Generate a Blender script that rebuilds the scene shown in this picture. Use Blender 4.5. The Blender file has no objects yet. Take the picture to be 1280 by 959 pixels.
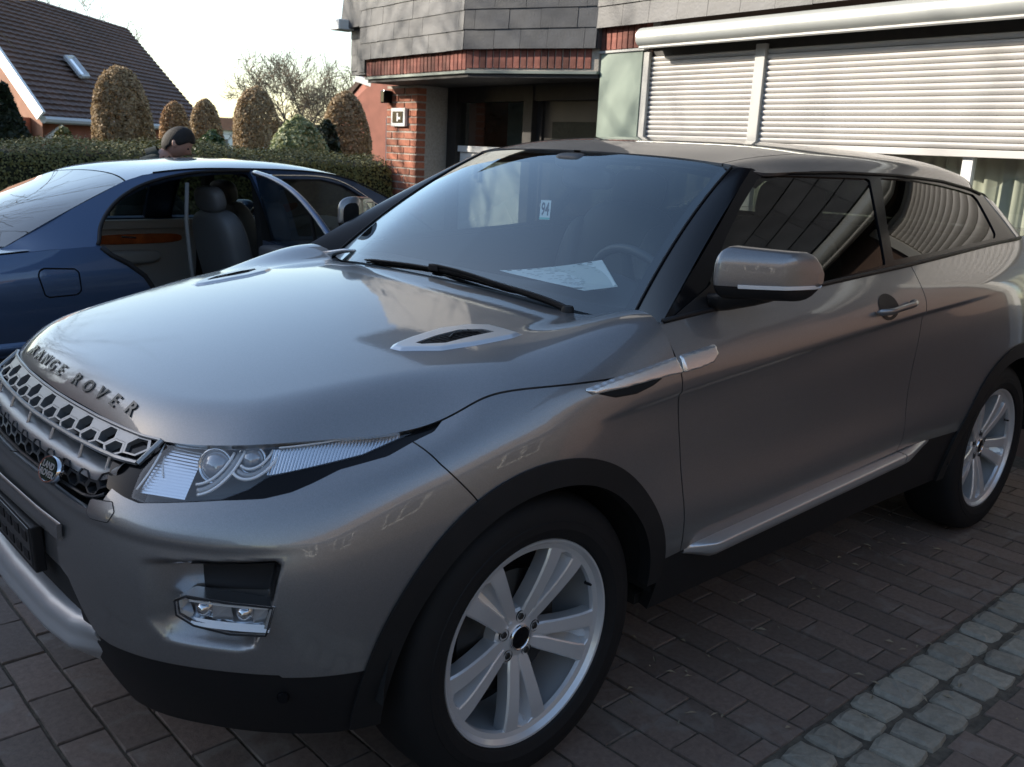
import bpy, bmesh, math, random
import numpy as np
from mathutils import Vector, Matrix
from math import radians, sin, cos, pi, sqrt
rng = random.Random(7)
SC = bpy.context.scene
COL = SC.collection
# ------------------------------------------------------------------ camera
# world frame: x runs back along the grey car from its front axle, y to its right, z up
cam = bpy.data.cameras.new('camera')
cam_ob = bpy.data.objects.new('camera', cam)
COL.objects.link(cam_ob)
CAM_P = Vector((-1.409, -2.309, 1.488))
_yaw, _pit, _rol, _F = radians(47.11562), radians(14.00364), radians(2.92521), 1171.8
_f = Vector((cos(_yaw)*cos(_pit), sin(_yaw)*cos(_pit), -sin(_pit)))
_r = _f.cross(Vector((0, 0, 1))).normalized()
_u = _r.cross(_f)
_r2 = cos(_rol)*_r + sin(_rol)*_u
_u2 = -sin(_rol)*_r + cos(_rol)*_u
_M = Matrix((_r2, _u2, -_f)).transposed().to_4x4()
_M.translation = CAM_P
cam_ob.matrix_world = _M
cam.sensor_fit = 'HORIZONTAL'
cam.angle = 2*math.atan(640/_F)
cam.clip_end = 3000
cam.clip_start = 0.05
cam.dof.use_dof = True
cam.dof.focus_distance = 2.6
cam.dof.aperture_fstop = 9.0
SC.camera = cam_ob
# ------------------------------------------------------------------ sky and sun
SUN_AZ, SUN_EL = radians(128), radians(22)      # azimuth measured from +x towards +y
w = bpy.data.worlds.new('World'); SC.world = w; w.use_nodes = True
nt = w.node_tree
bg = nt.nodes['Background']
sky = nt.nodes.new('ShaderNodeTexSky')
sky.sky_type = 'NISHITA'; sky.sun_disc = False
sky.sun_elevation = SUN_EL
sky.sun_rotation = pi/2 - SUN_AZ
sky.air_density = 1.0; sky.dust_density = 0.7; sky.ozone_density = 0.4
nt.links.new(sky.outputs[0], bg.inputs[0])
bg.inputs[1].default_value = 0.15
sun = bpy.data.lights.new('sun', 'SUN'); sun.energy = 4.2; sun.angle = radians(0.53); sun.color = (1, .90, .76)
sun_ob = bpy.data.objects.new('sun', sun); COL.objects.link(sun_ob)
_sd = Vector((cos(SUN_AZ)*cos(SUN_EL), sin(SUN_AZ)*cos(SUN_EL), sin(SUN_EL)))
sun_ob.rotation_euler = _sd.to_track_quat('Z', 'Y').to_euler()
SC.view_settings.view_transform = 'Standard'; SC.view_settings.look = 'None'
SC.view_settings.exposure = 1.03; SC.view_settings.gamma = 1
SC.view_settings.use_curve_mapping = False
# ------------------------------------------------------------------ geometry helpers
def nspline(k, x):
    """matrix of a natural cubic spline: values at knots k -> values at x"""
    k = np.asarray(k, float); x = np.asarray(x, float); n = len(k); h = np.diff(k)
    A = np.eye(n); B = np.zeros((n, n))
    for i in range(1, n-1):
        A[i, i-1] = h[i-1]; A[i, i] = 2*(h[i-1]+h[i]); A[i, i+1] = h[i]
        B[i, i-1] = 6/h[i-1]; B[i, i] = -6/h[i-1]-6/h[i]; B[i, i+1] = 6/h[i]
    M = np.linalg.solve(A, B)
    j = np.clip(np.searchsorted(k, x, 'right')-1, 0, n-2)
    t = x-k[j]; d = k[j+1]-x; hh = h[j]
    E = np.eye(n)
    return (E[j]*(d/hh)[:, None] + E[j+1]*(t/hh)[:, None]
            + ((d**3/hh-hh*d)/6)[:, None]*M[j] + ((t**3/hh-hh*t)/6)[:, None]*M[j+1])
def curve(pts, n=40):
    p = np.asarray(pts, float)
    k = np.r_[0, np.cumsum(np.linalg.norm(np.diff(p, axis=0), axis=1))]
    return nspline(k, np.linspace(0, k[-1], n)) @ p
def tps(P, val, Q, reg=0.0):
    P = np.asarray(P, float); Q = np.asarray(Q, float)
    def U(a, b):
        r2 = ((a[:, None]-b[None])**2).sum(2)
        return r2*np.log(r2+1e-12)
    n = len(P)
    K = U(P, P)+reg*np.eye(n)
    Pm = np.c_[np.ones(n), P]
    A = np.block([[K, Pm], [Pm.T, np.zeros((3, 3))]])
    wv = np.linalg.solve(A, np.r_[np.asarray(val, float), 0, 0, 0])
    return U(Q, P) @ wv[:n] + np.c_[np.ones(len(Q)), Q] @ wv[n:]
def tps_coef(P, v, reg=0.0):
    P = np.asarray(P, float); r2 = ((P[:, None]-P[None])**2).sum(2); n = len(P); K = r2*np.log(r2+1e-12)+reg*np.eye(n); Pm = np.c_[np.ones(n), P]
    return np.linalg.solve(np.block([[K, Pm], [Pm.T, np.zeros((3, 3))]]), np.r_[np.asarray(v, float), 0, 0, 0])
def tps_at(P, c, Q):
    r2 = ((Q[:, None]-P[None])**2).sum(2); return (r2*np.log(r2+1e-12)) @ c[:len(P)]+np.c_[np.ones(len(Q)), Q] @ c[len(P):]
class M3:
    """polygon mesh with vertex normals; (x, s, z) with s the distance to the car's near side"""
    def __init__(s, V, F, N=None, A=None):
        s.V = np.asarray(V, float).reshape(-1, 3); s.F = [tuple(f) for f in F]
        s.N = np.asarray(N, float) if N is not None else s.calcN()
        s.A = np.asarray(A, float) if A is not None else np.zeros((len(s.V), 2))
    def calcN(s):
        N = np.zeros_like(s.V)
        for f in s.F:
            p = s.V[list(f)]
            c = np.zeros(3)
            for i in range(1, len(f)-1): c += np.cross(p[i]-p[0], p[i+1]-p[0])
            for i in f: N[i] += c
        return N/np.maximum(np.linalg.norm(N, axis=1), 1e-12)[:, None]
    def clip(s, d):
        """keep the part where d > 0 (d: value per vertex)"""
        d = np.asarray(d, float)
        d = np.where(np.abs(d) < 1e-7, 1e-7, d)
        V, N, A = list(s.V), list(s.N), list(s.A); cache = {}; F = []
        ins = d > 0
        for f in s.F:
            k = [ins[i] for i in f]
            if all(k): F.append(f); continue
            if not any(k): continue
            o = []
            for a, b in zip(f, f[1:]+f[:1]):
                if ins[a]: o.append(a)
                if ins[a] != ins[b]:
                    key = (min(a, b), max(a, b))
                    if key not in cache:
                        t = d[a]/(d[a]-d[b])
                        cache[key] = len(V)
                        V.append(s.V[a]+t*(s.V[b]-s.V[a]))
                        n = s.N[a]+t*(s.N[b]-s.N[a]); N.append(n/max(np.linalg.norm(n), 1e-9))
                        A.append(s.A[a]+t*(s.A[b]-s.A[a]))
                    o.append(cache[key])
            if len(o) >= 3: F.append(tuple(o))
        return M3(V, F, N, A).compact()
    def compact(s):
        used = sorted({i for f in s.F for i in f}); m = {o: i for i, o in enumerate(used)}
        return M3(s.V[used] if used else np.zeros((0, 3)), [tuple(m[i] for i in f) for f in s.F],
                  s.N[used] if used else np.zeros((0, 3)), s.A[used] if used else np.zeros((0, 2)))
    def offset(s, t): return M3(s.V+s.N*t, s.F, s.N, s.A)
    def rim(s, t, keep=None, back=False):
        """turn the open boundary inwards by t so the sheet has an edge"""
        cnt = {}
        for f in s.F:
            for a, b in zip(f, f[1:]+f[:1]): cnt[(a, b)] = 1
        V = list(s.V); N = list(s.N); A = list(s.A); F = list(s.F)
        ed = [(a, b) for (a, b) in cnt if (b, a) not in cnt]
        if keep is not None: ed = [(a, b) for a, b in ed if keep(s.V[a]) and keep(s.V[b])]
        for a, b in ed:
            i = len(V)
            e = s.V[b]-s.V[a]; n = np.cross(e, s.N[a]); n = n/max(np.linalg.norm(n), 1e-9)
            V += [s.V[a], s.V[b], s.V[b]-s.N[b]*t, s.V[a]-s.N[a]*t]; N += [n]*4; A += [s.A[a], s.A[b], s.A[b], s.A[a]]
            F.append((i+1, i, i+3, i+2))
        return M3(V, F, N, A)
    def mirror(s):
        V = s.V*[1, -1, 1]; N = s.N*[1, -1, 1]
        return M3(V, [f[::-1] for f in s.F], N, s.A)
    def __add__(s, o):
        n = len(s.V)
        return M3(np.r_[s.V, o.V], s.F+[tuple(i+n for i in f) for f in o.F], np.r_[s.N, o.N], np.r_[s.A, o.A])
def grid(P, ref=None, closed=False, A=None):
    """P[nu][nv][3] -> M3; ref(centre) gives a rough outward direction"""
    P = np.asarray(P, float); nu, nv, _ = P.shape
    idx = np.arange(nu*nv).reshape(nu, nv)
    F = [(idx[i, j], idx[i+1, j], idx[i+1, j+1], idx[i, j+1]) for i in range(nu-1) for j in range(nv-1)]
    if closed: F += [(idx[-1, j], idx[0, j], idx[0, j+1], idx[-1, j+1]) for j in range(nv-1)]
    du = np.gradient(P, axis=0); dv = np.gradient(P, axis=1)
    if closed:
        du = (np.roll(P, -1, 0)-np.roll(P, 1, 0))
    N = np.cross(du, dv).reshape(-1, 3)
    N /= np.maximum(np.linalg.norm(N, axis=1), 1e-12)[:, None]
    V = P.reshape(-1, 3)
    if ref is not None:
        if (N*ref(V)).sum() < 0: N = -N; F = [f[::-1] for f in F]
    return M3(V, F, N, A)
def polyd(P, poly):
    """signed distance (positive inside) of points P (n,2) to a closed polygon"""
    P = np.asarray(P, float); q = np.asarray(poly, float); n = len(q)
    best = np.full(len(P), 1e9); ins = np.zeros(len(P), bool)
    for i in range(n):
        a, b = q[i], q[(i+1) % n]; e = b-a
        w_ = P-a; t = np.clip((w_@e)/max(e@e, 1e-12), 0, 1)
        best = np.minimum(best, np.linalg.norm(w_-t[:, None]*e, axis=1))
        c = ((a[1] > P[:, 1]) != (b[1] > P[:, 1])) & (P[:, 0] < (b[0]-a[0])*(P[:, 1]-a[1])/(b[1]-a[1]+1e-15)+a[0])
        ins ^= c
    return np.where(ins, best, -best)
def linef(x, pts):
    p = np.asarray(pts, float); return np.interp(x, p[:, 0], p[:, 1])
# ------------------------------------------------------------------ materials
def newmat(name):
    m = bpy.data.materials.new(name); m.use_nodes = True
    return m, m.node_tree, m.node_tree.nodes['Principled BSDF']
def N(t, typ, **kw):
    n = t.nodes.new(typ)
    for k, v in kw.items():
        if k.startswith('i_'): n.inputs[int(k[2:])].default_value = v
        else: setattr(n, k, v)
    return n
def pm(name, col, rough=.5, metal=0, coat=0, noise=None, bump=None, spec=.5, coat_rough=.03, vary=None):
    """principled material; noise=(scale, strength) mottles the colour, bump=(scale, distance) roughens,
    vary=strength gives each object its own shade"""
    m, t, b = newmat(name); L = t.links.new
    b.inputs['Base Color'].default_value = (*col, 1); b.inputs['Roughness'].default_value = rough
    b.inputs['Metallic'].default_value = metal; b.inputs['Coat Weight'].default_value = coat
    b.inputs['Coat Roughness'].default_value = coat_rough; b.inputs['Specular IOR Level'].default_value = spec
    tc = N(t, 'ShaderNodeTexCoord')
    src = None
    if noise:
        n = N(t, 'ShaderNodeTexNoise'); n.inputs['Scale'].default_value = noise[0]; n.inputs['Detail'].default_value = 6
        L(tc.outputs['Object'], n.inputs['Vector'])
        mr = N(t, 'ShaderNodeMapRange'); mr.inputs[1].default_value = .25; mr.inputs[2].default_value = .75
        mr.inputs[3].default_value = 1-noise[1]; mr.inputs[4].default_value = 1+noise[1]
        L(n.outputs[0], mr.inputs[0]); src = mr.outputs[0]
    if vary:
        oi = N(t, 'ShaderNodeObjectInfo'); mr = N(t, 'ShaderNodeMapRange')
        mr.inputs[3].default_value = 1-vary; mr.inputs[4].default_value = 1+vary
        L(oi.outputs['Random'], mr.inputs[0])
        if src:
            mu = N(t, 'ShaderNodeMath', operation='MULTIPLY'); L(src, mu.inputs[0]); L(mr.outputs[0], mu.inputs[1]); src = mu.outputs[0]
        else: src = mr.outputs[0]
    if src:
        vm = N(t, 'ShaderNodeVectorMath', operation='SCALE'); vm.inputs[0].default_value = col
        L(src, vm.inputs['Scale']); L(vm.outputs[0], b.inputs['Base Color'])
    if bump:
        n = N(t, 'ShaderNodeTexNoise'); n.inputs['Scale'].default_value = bump[0]; n.inputs['Detail'].default_value = 5
        L(tc.outputs['Object'], n.inputs['Vector'])
        bp = N(t, 'ShaderNodeBump'); bp.inputs['Strength'].default_value = 1; bp.inputs['Distance'].default_value = bump[1]
        L(n.outputs[0], bp.inputs['Height']); L(bp.outputs[0], b.inputs['Normal'])
    return m
def carpaint(name, col, edge, rough=.36):
    m, t, b = newmat(name); L = t.links.new
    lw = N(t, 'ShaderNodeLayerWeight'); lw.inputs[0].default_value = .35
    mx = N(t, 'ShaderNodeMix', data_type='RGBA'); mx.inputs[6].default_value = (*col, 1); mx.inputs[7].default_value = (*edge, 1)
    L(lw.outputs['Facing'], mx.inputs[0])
    tc = N(t, 'ShaderNodeTexCoord'); n = N(t, 'ShaderNodeTexVoronoi'); n.inputs['Scale'].default_value = 900
    L(tc.outputs['Object'], n.inputs['Vector'])
    hs = N(t, 'ShaderNodeMapRange'); hs.inputs[3].default_value = .88; hs.inputs[4].default_value = 1.14
    L(n.outputs['Color'], hs.inputs[0])
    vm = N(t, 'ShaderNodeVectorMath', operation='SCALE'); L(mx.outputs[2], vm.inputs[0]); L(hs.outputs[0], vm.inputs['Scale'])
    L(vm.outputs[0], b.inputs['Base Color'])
    b.inputs['Metallic'].default_value = .74; b.inputs['Roughness'].default_value = rough
    b.inputs['Coat Weight'].default_value = 1; b.inputs['Coat Roughness'].default_value = .015
    # orange peel in the lacquer
    pn = N(t, 'ShaderNodeTexNoise'); pn.inputs['Scale'].default_value = 110; L(tc.outputs['Object'], pn.inputs['Vector'])
    bp = N(t, 'ShaderNodeBump'); bp.inputs['Strength'].default_value = .6; bp.inputs['Distance'].default_value = .00012
    L(pn.outputs[0], bp.inputs['Height']); L(bp.outputs[0], b.inputs['Coat Normal'])
    return m
def glassmat(name, tint, ior=1.5, boost=1.0, rough=0.0, gcol=(1, 1, 1)):
    m, t, b = newmat(name); L = t.links.new; t.nodes.remove(b)
    out = [n for n in t.nodes if n.type == 'OUTPUT_MATERIAL'][0]
    tr = N(t, 'ShaderNodeBsdfTransparent'); tr.inputs[0].default_value = (*tint, 1)
    gl = N(t, 'ShaderNodeBsdfGlossy'); gl.inputs['Roughness'].default_value = rough; gl.inputs['Color'].default_value = (*gcol, 1)
    ge = N(t, 'ShaderNodeNewGeometry'); dt = N(t, 'ShaderNodeVectorMath', operation='DOT_PRODUCT'); L(ge.outputs['Normal'], dt.inputs[0]); L(ge.outputs['Incoming'], dt.inputs[1])
    ab_ = N(t, 'ShaderNodeMath', operation='ABSOLUTE'); L(dt.outputs['Value'], ab_.inputs[0])
    om = N(t, 'ShaderNodeMath', operation='SUBTRACT', use_clamp=True); om.inputs[0].default_value = 1; L(ab_.outputs[0], om.inputs[1])
    pw_ = N(t, 'ShaderNodeMath', operation='POWER'); L(om.outputs[0], pw_.inputs[0]); pw_.inputs[1].default_value = 5
    f0 = ((ior-1)/(ior+1))**2*2
    fr = N(t, 'ShaderNodeMath', operation='MULTIPLY_ADD'); L(pw_.outputs[0], fr.inputs[0]); fr.inputs[1].default_value = 1-f0; fr.inputs[2].default_value = f0
    mu = N(t, 'ShaderNodeMath', operation='MULTIPLY', use_clamp=True); mu.inputs[1].default_value = boost; L(fr.outputs[0], mu.inputs[0])
    mx = N(t, 'ShaderNodeMixShader'); L(mu.outputs[0], mx.inputs[0]); L(tr.outputs[0], mx.inputs[1]); L(gl.outputs[0], mx.inputs[2])
    L(mx.outputs[0], out.inputs[0])
    return m
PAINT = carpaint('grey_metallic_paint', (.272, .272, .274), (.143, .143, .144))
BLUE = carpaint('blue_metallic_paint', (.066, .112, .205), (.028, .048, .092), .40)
GLOSSBLACK = pm('gloss_black', (.006, .006, .007), .16, 0, 0, spec=.16)
BLACK = pm('black_plastic', (.010, .010, .011), .5, bump=(900, .0003), spec=.3)
TRIMBLACK = pm('wheel_arch_plastic', (.011, .011, .0115), .6, bump=(1200, .0002), noise=(14, .15), spec=.3)
DARK = pm('dark_void', (.006, .006, .006), .9)
CHROME = pm('chrome', (.75, .76, .78), .07, 1)
SATIN = pm('satin_silver', (.62, .63, .64), .34, .8)
SILVER = pm('wheel_silver', (.66, .67, .68), .36, .55, .6)
GRILLE = pm('grille_grey', (.33, .33, .33), .34, .7)
DARKGRILLE = pm('dark_grille_grey', (.06, .06, .062), .3, .6)
RUBBER = pm('tyre_rubber', (.008, .008, .0085), .7, bump=(300, .0004), noise=(9, .2), spec=.3)
STEEL = pm('brake_steel', (.07, .068, .065), .45, .9)
SEAT = pm('dark_leather', (.075, .076, .08), .5, bump=(260, .0006))
CABIN = pm('cabin_plastic', (.06, .06, .062), .45)
DASHM = pm('dashboard_plastic', (.04, .042, .045), .65)
HEADLINER = pm('headliner', (.12, .12, .12), .9)
PAPER = pm('paper', (.62, .66, .64), .7)
INK = pm('ink', (.03, .03, .035), .7)
SCREEN = glassmat('windscreen_glass', (.74, .83, .84), 1.5, 1.75, gcol=(.92, .99, 1.0))
SIDEGLASS = glassmat('side_glass', (.20, .23, .215), 1.5, .75)
PRIVACY = glassmat('tinted_glass', (.045, .05, .05), 1.5, .6)
LAMPGLASS = glassmat('lamp_cover', (.9, .91, .92), 1.45, 1.0)
INDICATOR = pm('lamp_lens_white', (.86, .86, .85), .2, .2)
AMBER = pm('amber_lens', (.65, .30, .08), .15)
REFLECTOR = pm('reflector_silver', (.80, .82, .85), .24, 1)
LAMPGREY = pm('lamp_interior_grey', (.34, .345, .35), .35, .3)
LENS = pm('projector_lens', (.35, .37, .40), .03, .4, 1)
# ------------------------------------------------------------------ object helpers
def children_of(root): return [o for o in bpy.data.objects if o.parent == root]
def thing(name, label, cat, loc=(0, 0, 0), group=None, rot=None):
    o = bpy.data.objects.new(name, None); COL.objects.link(o); o.location = loc
    o.empty_display_size = .1
    if rot is not None: o.rotation_euler = rot
    o['label'] = label; o['category'] = cat
    if group: o['group'] = group
    return o
def tag(o, label, cat, group=None):
    o['label'] = label; o['category'] = cat
    if group: o['group'] = group
    return o
def link(name, me, parent=None, kind=None):
    o = bpy.data.objects.new(name, me); COL.objects.link(o)
    if parent is not None: o.parent = parent
    if kind: o['kind'] = kind
    return o
def meshob(name, m3, mats, parent=None, flip=True, smooth=True, label=None, keepN=True):
    """M3 in (x, s, z) -> object; flip puts s on the near side (y = -s)"""
    if flip:
        V = m3.V*[1, -1, 1]; Nn = m3.N*[1, -1, 1]; F = [f[::-1] for f in m3.F]
    else: V, Nn, F = m3.V, m3.N, m3.F
    me = bpy.data.meshes.new(name); me.from_pydata(V.tolist(), [], [list(f) for f in F])
    if not isinstance(mats, (list, tuple)): mats = [mats]
    for mt in mats: me.materials.append(mt)
    if smooth:
        me.polygons.foreach_set('use_smooth', np.ones(len(me.polygons), bool))
        if keepN: me.normals_split_custom_set_from_vertices(Nn.tolist())
    me.update()
    o = link(name, me, parent)
    if label: o['label'] = label
    return o
class MB:
    """plain mesh builder"""
    def __init__(s): s.v = []; s.f = []; s.mi = []
    def add(s, v, f, mi=0):
        n = len(s.v); s.v += [tuple(p) for p in v]; s.f += [tuple(i+n for i in q) for q in f]; s.mi += [mi]*len(f)
    def box(s, lo, hi, mi=0, M=None):
        x0, y0, z0 = lo; x1, y1, z1 = hi
        v = [(x0,y0,z0),(x1,y0,z0),(x1,y1,z0),(x0,y1,z0),(x0,y0,z1),(x1,y0,z1),(x1,y1,z1),(x0,y1,z1)]
        if M is not None: v = [M @ Vector(p) for p in v]
        s.add(v, [(0,3,2,1),(4,5,6,7),(0,1,5,4),(1,2,6,5),(2,3,7,6),(3,0,4,7)], mi)
    def tube(s, pts, r, n=8, mi=0, cap=True, flat=1.0):
        pts = [Vector(p) for p in pts]; rs = r if isinstance(r, (list, tuple)) else [r]*len(pts)
        up = None; rings = []
        for i, p in enumerate(pts):
            d = (pts[min(i+1, len(pts)-1)]-pts[max(i-1, 0)]).normalized()
            if up is None:
                up = d.orthogonal().normalized()
            up = (up-d*up.dot(d)).normalized(); sd = d.cross(up)
            rings.append([p+(up*cos(2*pi*k/n)*flat+sd*sin(2*pi*k/n))*rs[i] for k in range(n)])
        v = [q for R in rings for q in R]; f = []
        for i in range(len(pts)-1):
            for k in range(n):
                a, b = i*n+k, i*n+(k+1) % n
                f.append((a, b, b+n, a+n))
        if cap: f += [tuple(range(n))[::-1], tuple(range((len(pts)-1)*n, len(pts)*n))]
        s.add(v, f, mi)
    def lathe(s, prof, n=48, axis='y', c=(0, 0, 0), mi=0, closed=False):
        """prof: (r, h) with h along the axis"""
        v = []; f = []; m = len(prof)
        for k in range(n):
            t = 2*pi*k/n
            for r, h in prof:
                if axis == 'y': v.append((c[0]+r*cos(t), c[1]+h, c[2]+r*sin(t)))
                elif axis == 'z': v.append((c[0]+r*cos(t), c[1]+r*sin(t), c[2]+h))
                else: v.append((c[0]+h, c[1]+r*cos(t), c[2]+r*sin(t)))
        for k in range(n):
            for j in range(m-1 if not closed else m):
                a, b = k*m+j, ((k+1) % n)*m+j; j2 = (j+1) % m
                f.append((a, b, ((k+1) % n)*m+j2, k*m+j2))
        s.add(v, f, mi)
    def prism(s, poly, h0, h1, M=None, mi=0):
        """poly (u, v) extruded from h0 to h1; M maps (u, v, h)"""
        n = len(poly); v = [Vector((p[0], p[1], h0)) for p in poly]+[Vector((p[0], p[1], h1)) for p in poly]
        if M is not None: v = [M @ q for q in v]
        f = [tuple(range(n))[::-1], tuple(range(n, 2*n))]+[(i, (i+1) % n, n+(i+1) % n, n+i) for i in range(n)]
        s.add(v, f, mi)
    def build(s, name, mats, parent=None, smooth=False, fix=True, bevel=0, angle=None, kind=None):
        me = bpy.data.meshes.new(name); me.from_pydata(s.v, [], s.f)
        if not isinstance(mats, (list, tuple)): mats = [mats]
        for mt in mats: me.materials.append(mt)
        me.polygons.foreach_set('material_index', s.mi)
        if fix or bevel:
            bm = bmesh.new(); bm.from_mesh(me)
            if bevel:
                bmesh.ops.bevel(bm, geom=[e for e in bm.edges if len(e.link_faces) == 2 and e.calc_face_angle(0) > .5], offset=bevel, segments=2, affect='EDGES', profile=.6)
            if fix: bmesh.ops.recalc_face_normals(bm, faces=bm.faces)
            bm.to_mesh(me); bm.free()
        if smooth:
            me.polygons.foreach_set('use_smooth', np.ones(len(me.polygons), bool))
            if angle is not None: me.set_sharp_from_angle(angle=radians(angle))
        me.update()
        return link(name, me, parent, kind)
# ------------------------------------------------------------------ surfaces of the grey car (x, s, z)
_ST = [
 [(-.76,0,.25),(-.845,0,.43),(-.862,0,.53),(-.868,0,.65),(-.855,0,.735),(-.815,0,.805),(-.735,0,.877),(-.69,0,.906)],
 [(-.755,.25,.25),(-.84,.25,.43),(-.857,.25,.53),(-.863,.25,.65),(-.85,.25,.736),(-.81,.25,.805),(-.725,.25,.877),(-.68,.25,.906)],
 [(-.73,.45,.25),(-.822,.45,.43),(-.842,.45,.53),(-.85,.45,.65),(-.838,.45,.738),(-.797,.455,.803),(-.702,.44,.874),(-.655,.43,.904)],
 [(-.67,.59,.26),(-.77,.60,.43),(-.79,.605,.53),(-.80,.61,.65),(-.787,.61,.742),(-.745,.592,.803),(-.645,.575,.882),(-.60,.55,.912)],
 [(-.60,.70,.27),(-.685,.72,.43),(-.707,.725,.53),(-.717,.73,.65),(-.70,.73,.745),(-.650,.71,.815),(-.555,.68,.896),(-.50,.63,.945)],
 [(-.52,.79,.28),(-.59,.815,.43),(-.61,.82,.53),(-.62,.825,.65),(-.60,.82,.745),(-.54,.79,.83),(-.425,.74,.901),(-.38,.68,.96)],
 [(-.44,.845,.29),(-.485,.875,.44),(-.50,.885,.54),(-.505,.89,.66),(-.485,.88,.76),(-.415,.85,.85),(-.295,.79,.909),(-.25,.72,.98)],
 [(-.30,.875,.30),(-.33,.91,.44),(-.335,.92,.55),(-.335,.925,.67),(-.315,.915,.78),(-.265,.888,.875),(-.185,.828,.945),(-.165,.76,1.005)],
 [(-.13,.89,.30),(-.13,.925,.44),(-.13,.94,.56),(-.13,.945,.69),(-.13,.935,.81),(-.115,.91,.905),(-.09,.853,.979),(-.08,.79,1.025)],
 [(.05,.895,.30),(.05,.93,.44),(.05,.945,.56),(.05,.95,.69),(.05,.945,.82),(.05,.928,.915),(.055,.893,.985),(.06,.82,1.045)],
 [(.25,.89,.30),(.25,.925,.44),(.25,.94,.56),(.25,.938,.69),(.25,.935,.82),(.25,.936,.915),(.25,.92,.988),(.25,.86,1.065)],
 [(.45,.885,.30),(.45,.918,.44),(.45,.935,.56),(.45,.926,.70),(.45,.924,.83),(.45,.937,.925),(.45,.928,.997),(.45,.868,1.093)],
 [(.8,.88,.30),(.8,.915,.45),(.8,.932,.56),(.8,.918,.70),(.8,.920,.85),(.8,.936,.95),(.8,.922,1.02),(.8,.86,1.118)],
 [(1.25,.88,.30),(1.25,.915,.46),(1.25,.932,.575),(1.25,.918,.71),(1.25,.922,.87),(1.25,.936,.98),(1.25,.92,1.05),(1.25,.852,1.143)],
 [(1.75,.88,.31),(1.75,.917,.47),(1.75,.935,.59),(1.75,.925,.73),(1.75,.93,.89),(1.75,.94,1.005),(1.75,.918,1.08),(1.75,.842,1.17)],
 [(2.15,.885,.31),(2.15,.92,.47),(2.15,.94,.60),(2.15,.938,.74),(2.15,.943,.90),(2.15,.946,1.02),(2.15,.912,1.105),(2.15,.83,1.195)],
 [(2.66,.885,.32),(2.66,.925,.47),(2.66,.95,.60),(2.66,.957,.74),(2.66,.955,.90),(2.66,.94,1.03),(2.66,.895,1.13),(2.66,.81,1.225)],
 [(3.0,.87,.33),(3.0,.905,.47),(3.0,.93,.60),(3.0,.94,.74),(3.0,.935,.90),(3.0,.915,1.04),(3.0,.87,1.145),(3.0,.785,1.24)],
 [(3.24,.81,.34),(3.25,.85,.47),(3.26,.875,.60),(3.26,.885,.74),(3.25,.88,.90),(3.24,.86,1.05),(3.22,.81,1.155),(3.2,.72,1.245)],
 [(3.38,.60,.36),(3.43,.62,.48),(3.45,.63,.60),(3.45,.64,.75),(3.43,.64,.91),(3.40,.62,1.06),(3.36,.58,1.165),(3.32,.52,1.25)],
 [(3.42,0,.36),(3.47,0,.48),(3.49,0,.60),(3.49,0,.75),(3.47,0,.91),(3.44,0,1.06),(3.41,0,1.17),(3.38,0,1.255)],
]
_ST = np.array(_ST, float)
_uk = np.r_[0, np.cumsum(np.linalg.norm(np.diff(_ST[:, 3], axis=0), axis=1))]
_vk = np.array([0, .19, .30, .43, .53, .63, .735, .84])
U_END = _uk[-1]
def belt_eval(u, v):
    """tensor spline; u, v 1-d sample arrays -> [nu][nv][3]"""
    return np.einsum('ai,bj,ijk->abk', nspline(_uk, u), nspline(_vk, v), _ST)
# fog lamp scoop: pressed into the bumper, measured on the corner's own tangent (a) and height (b)
CT = np.array([.62, .785]); CT = CT/np.linalg.norm(CT)       # tangent of the corner in plan
def ab(V): return np.c_[V[:, 0]*CT[0]+V[:, 1]*CT[1], V[:, 2]]
def belt_mesh():
    u = np.r_[np.linspace(0, 1.55, 260), np.linspace(1.55, 4.6, 170)[1:], np.linspace(4.6, U_END, 60)[1:]]
    v = np.linspace(0, .84, 130)
    P = belt_eval(u, v)
    UV = np.stack(np.meshgrid(u, v, indexing='ij'), -1).reshape(-1, 2)
    return grid(P, lambda V: V-np.array([1.3, 0, .6]), A=UV), UV
def _side_tab():
    u = np.linspace(_uk[8], _uk[17], 260); v = np.linspace(0, .84, 120); P = belt_eval(u, v)
    return P[:, 60, 0], P[:, :, 1], P[:, :, 2]
_TX, _TS, _TZ = _side_tab()
def belt_s(x, z):
    """half-width of the body side at (x, z), x between the axles"""
    x = np.asarray(x, float); z = np.asarray(z, float); sh = x.shape; out = []
    for a, b in zip(x.ravel(), z.ravel()):
        i = int(np.clip(np.searchsorted(_TX, a)-1, 0, len(_TX)-2)); t = (a-_TX[i])/(_TX[i+1]-_TX[i])
        out.append((1-t)*np.interp(b, _TZ[i], _TS[i])+t*np.interp(b, _TZ[i+1], _TS[i+1]))
    return np.array(out).reshape(sh)-crease(x, z)
def crease(x, z):
    """undercut below the shoulder line of fender and door"""
    zc = np.interp(x, [.1, .436, .983, 1.715, 2.4], [.895, .925, .967, 1.022, 1.06])
    t = zc-z
    return .0085*sstep((x-.12)/.2)*sstep((2.5-x)/.5)*sstep(t/.016)*np.exp(-(np.maximum(t-.016, 0)/.07)**2)
def sstep(x): x = np.clip(x, 0, 1); return x*x*(3-2*x)
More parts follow.
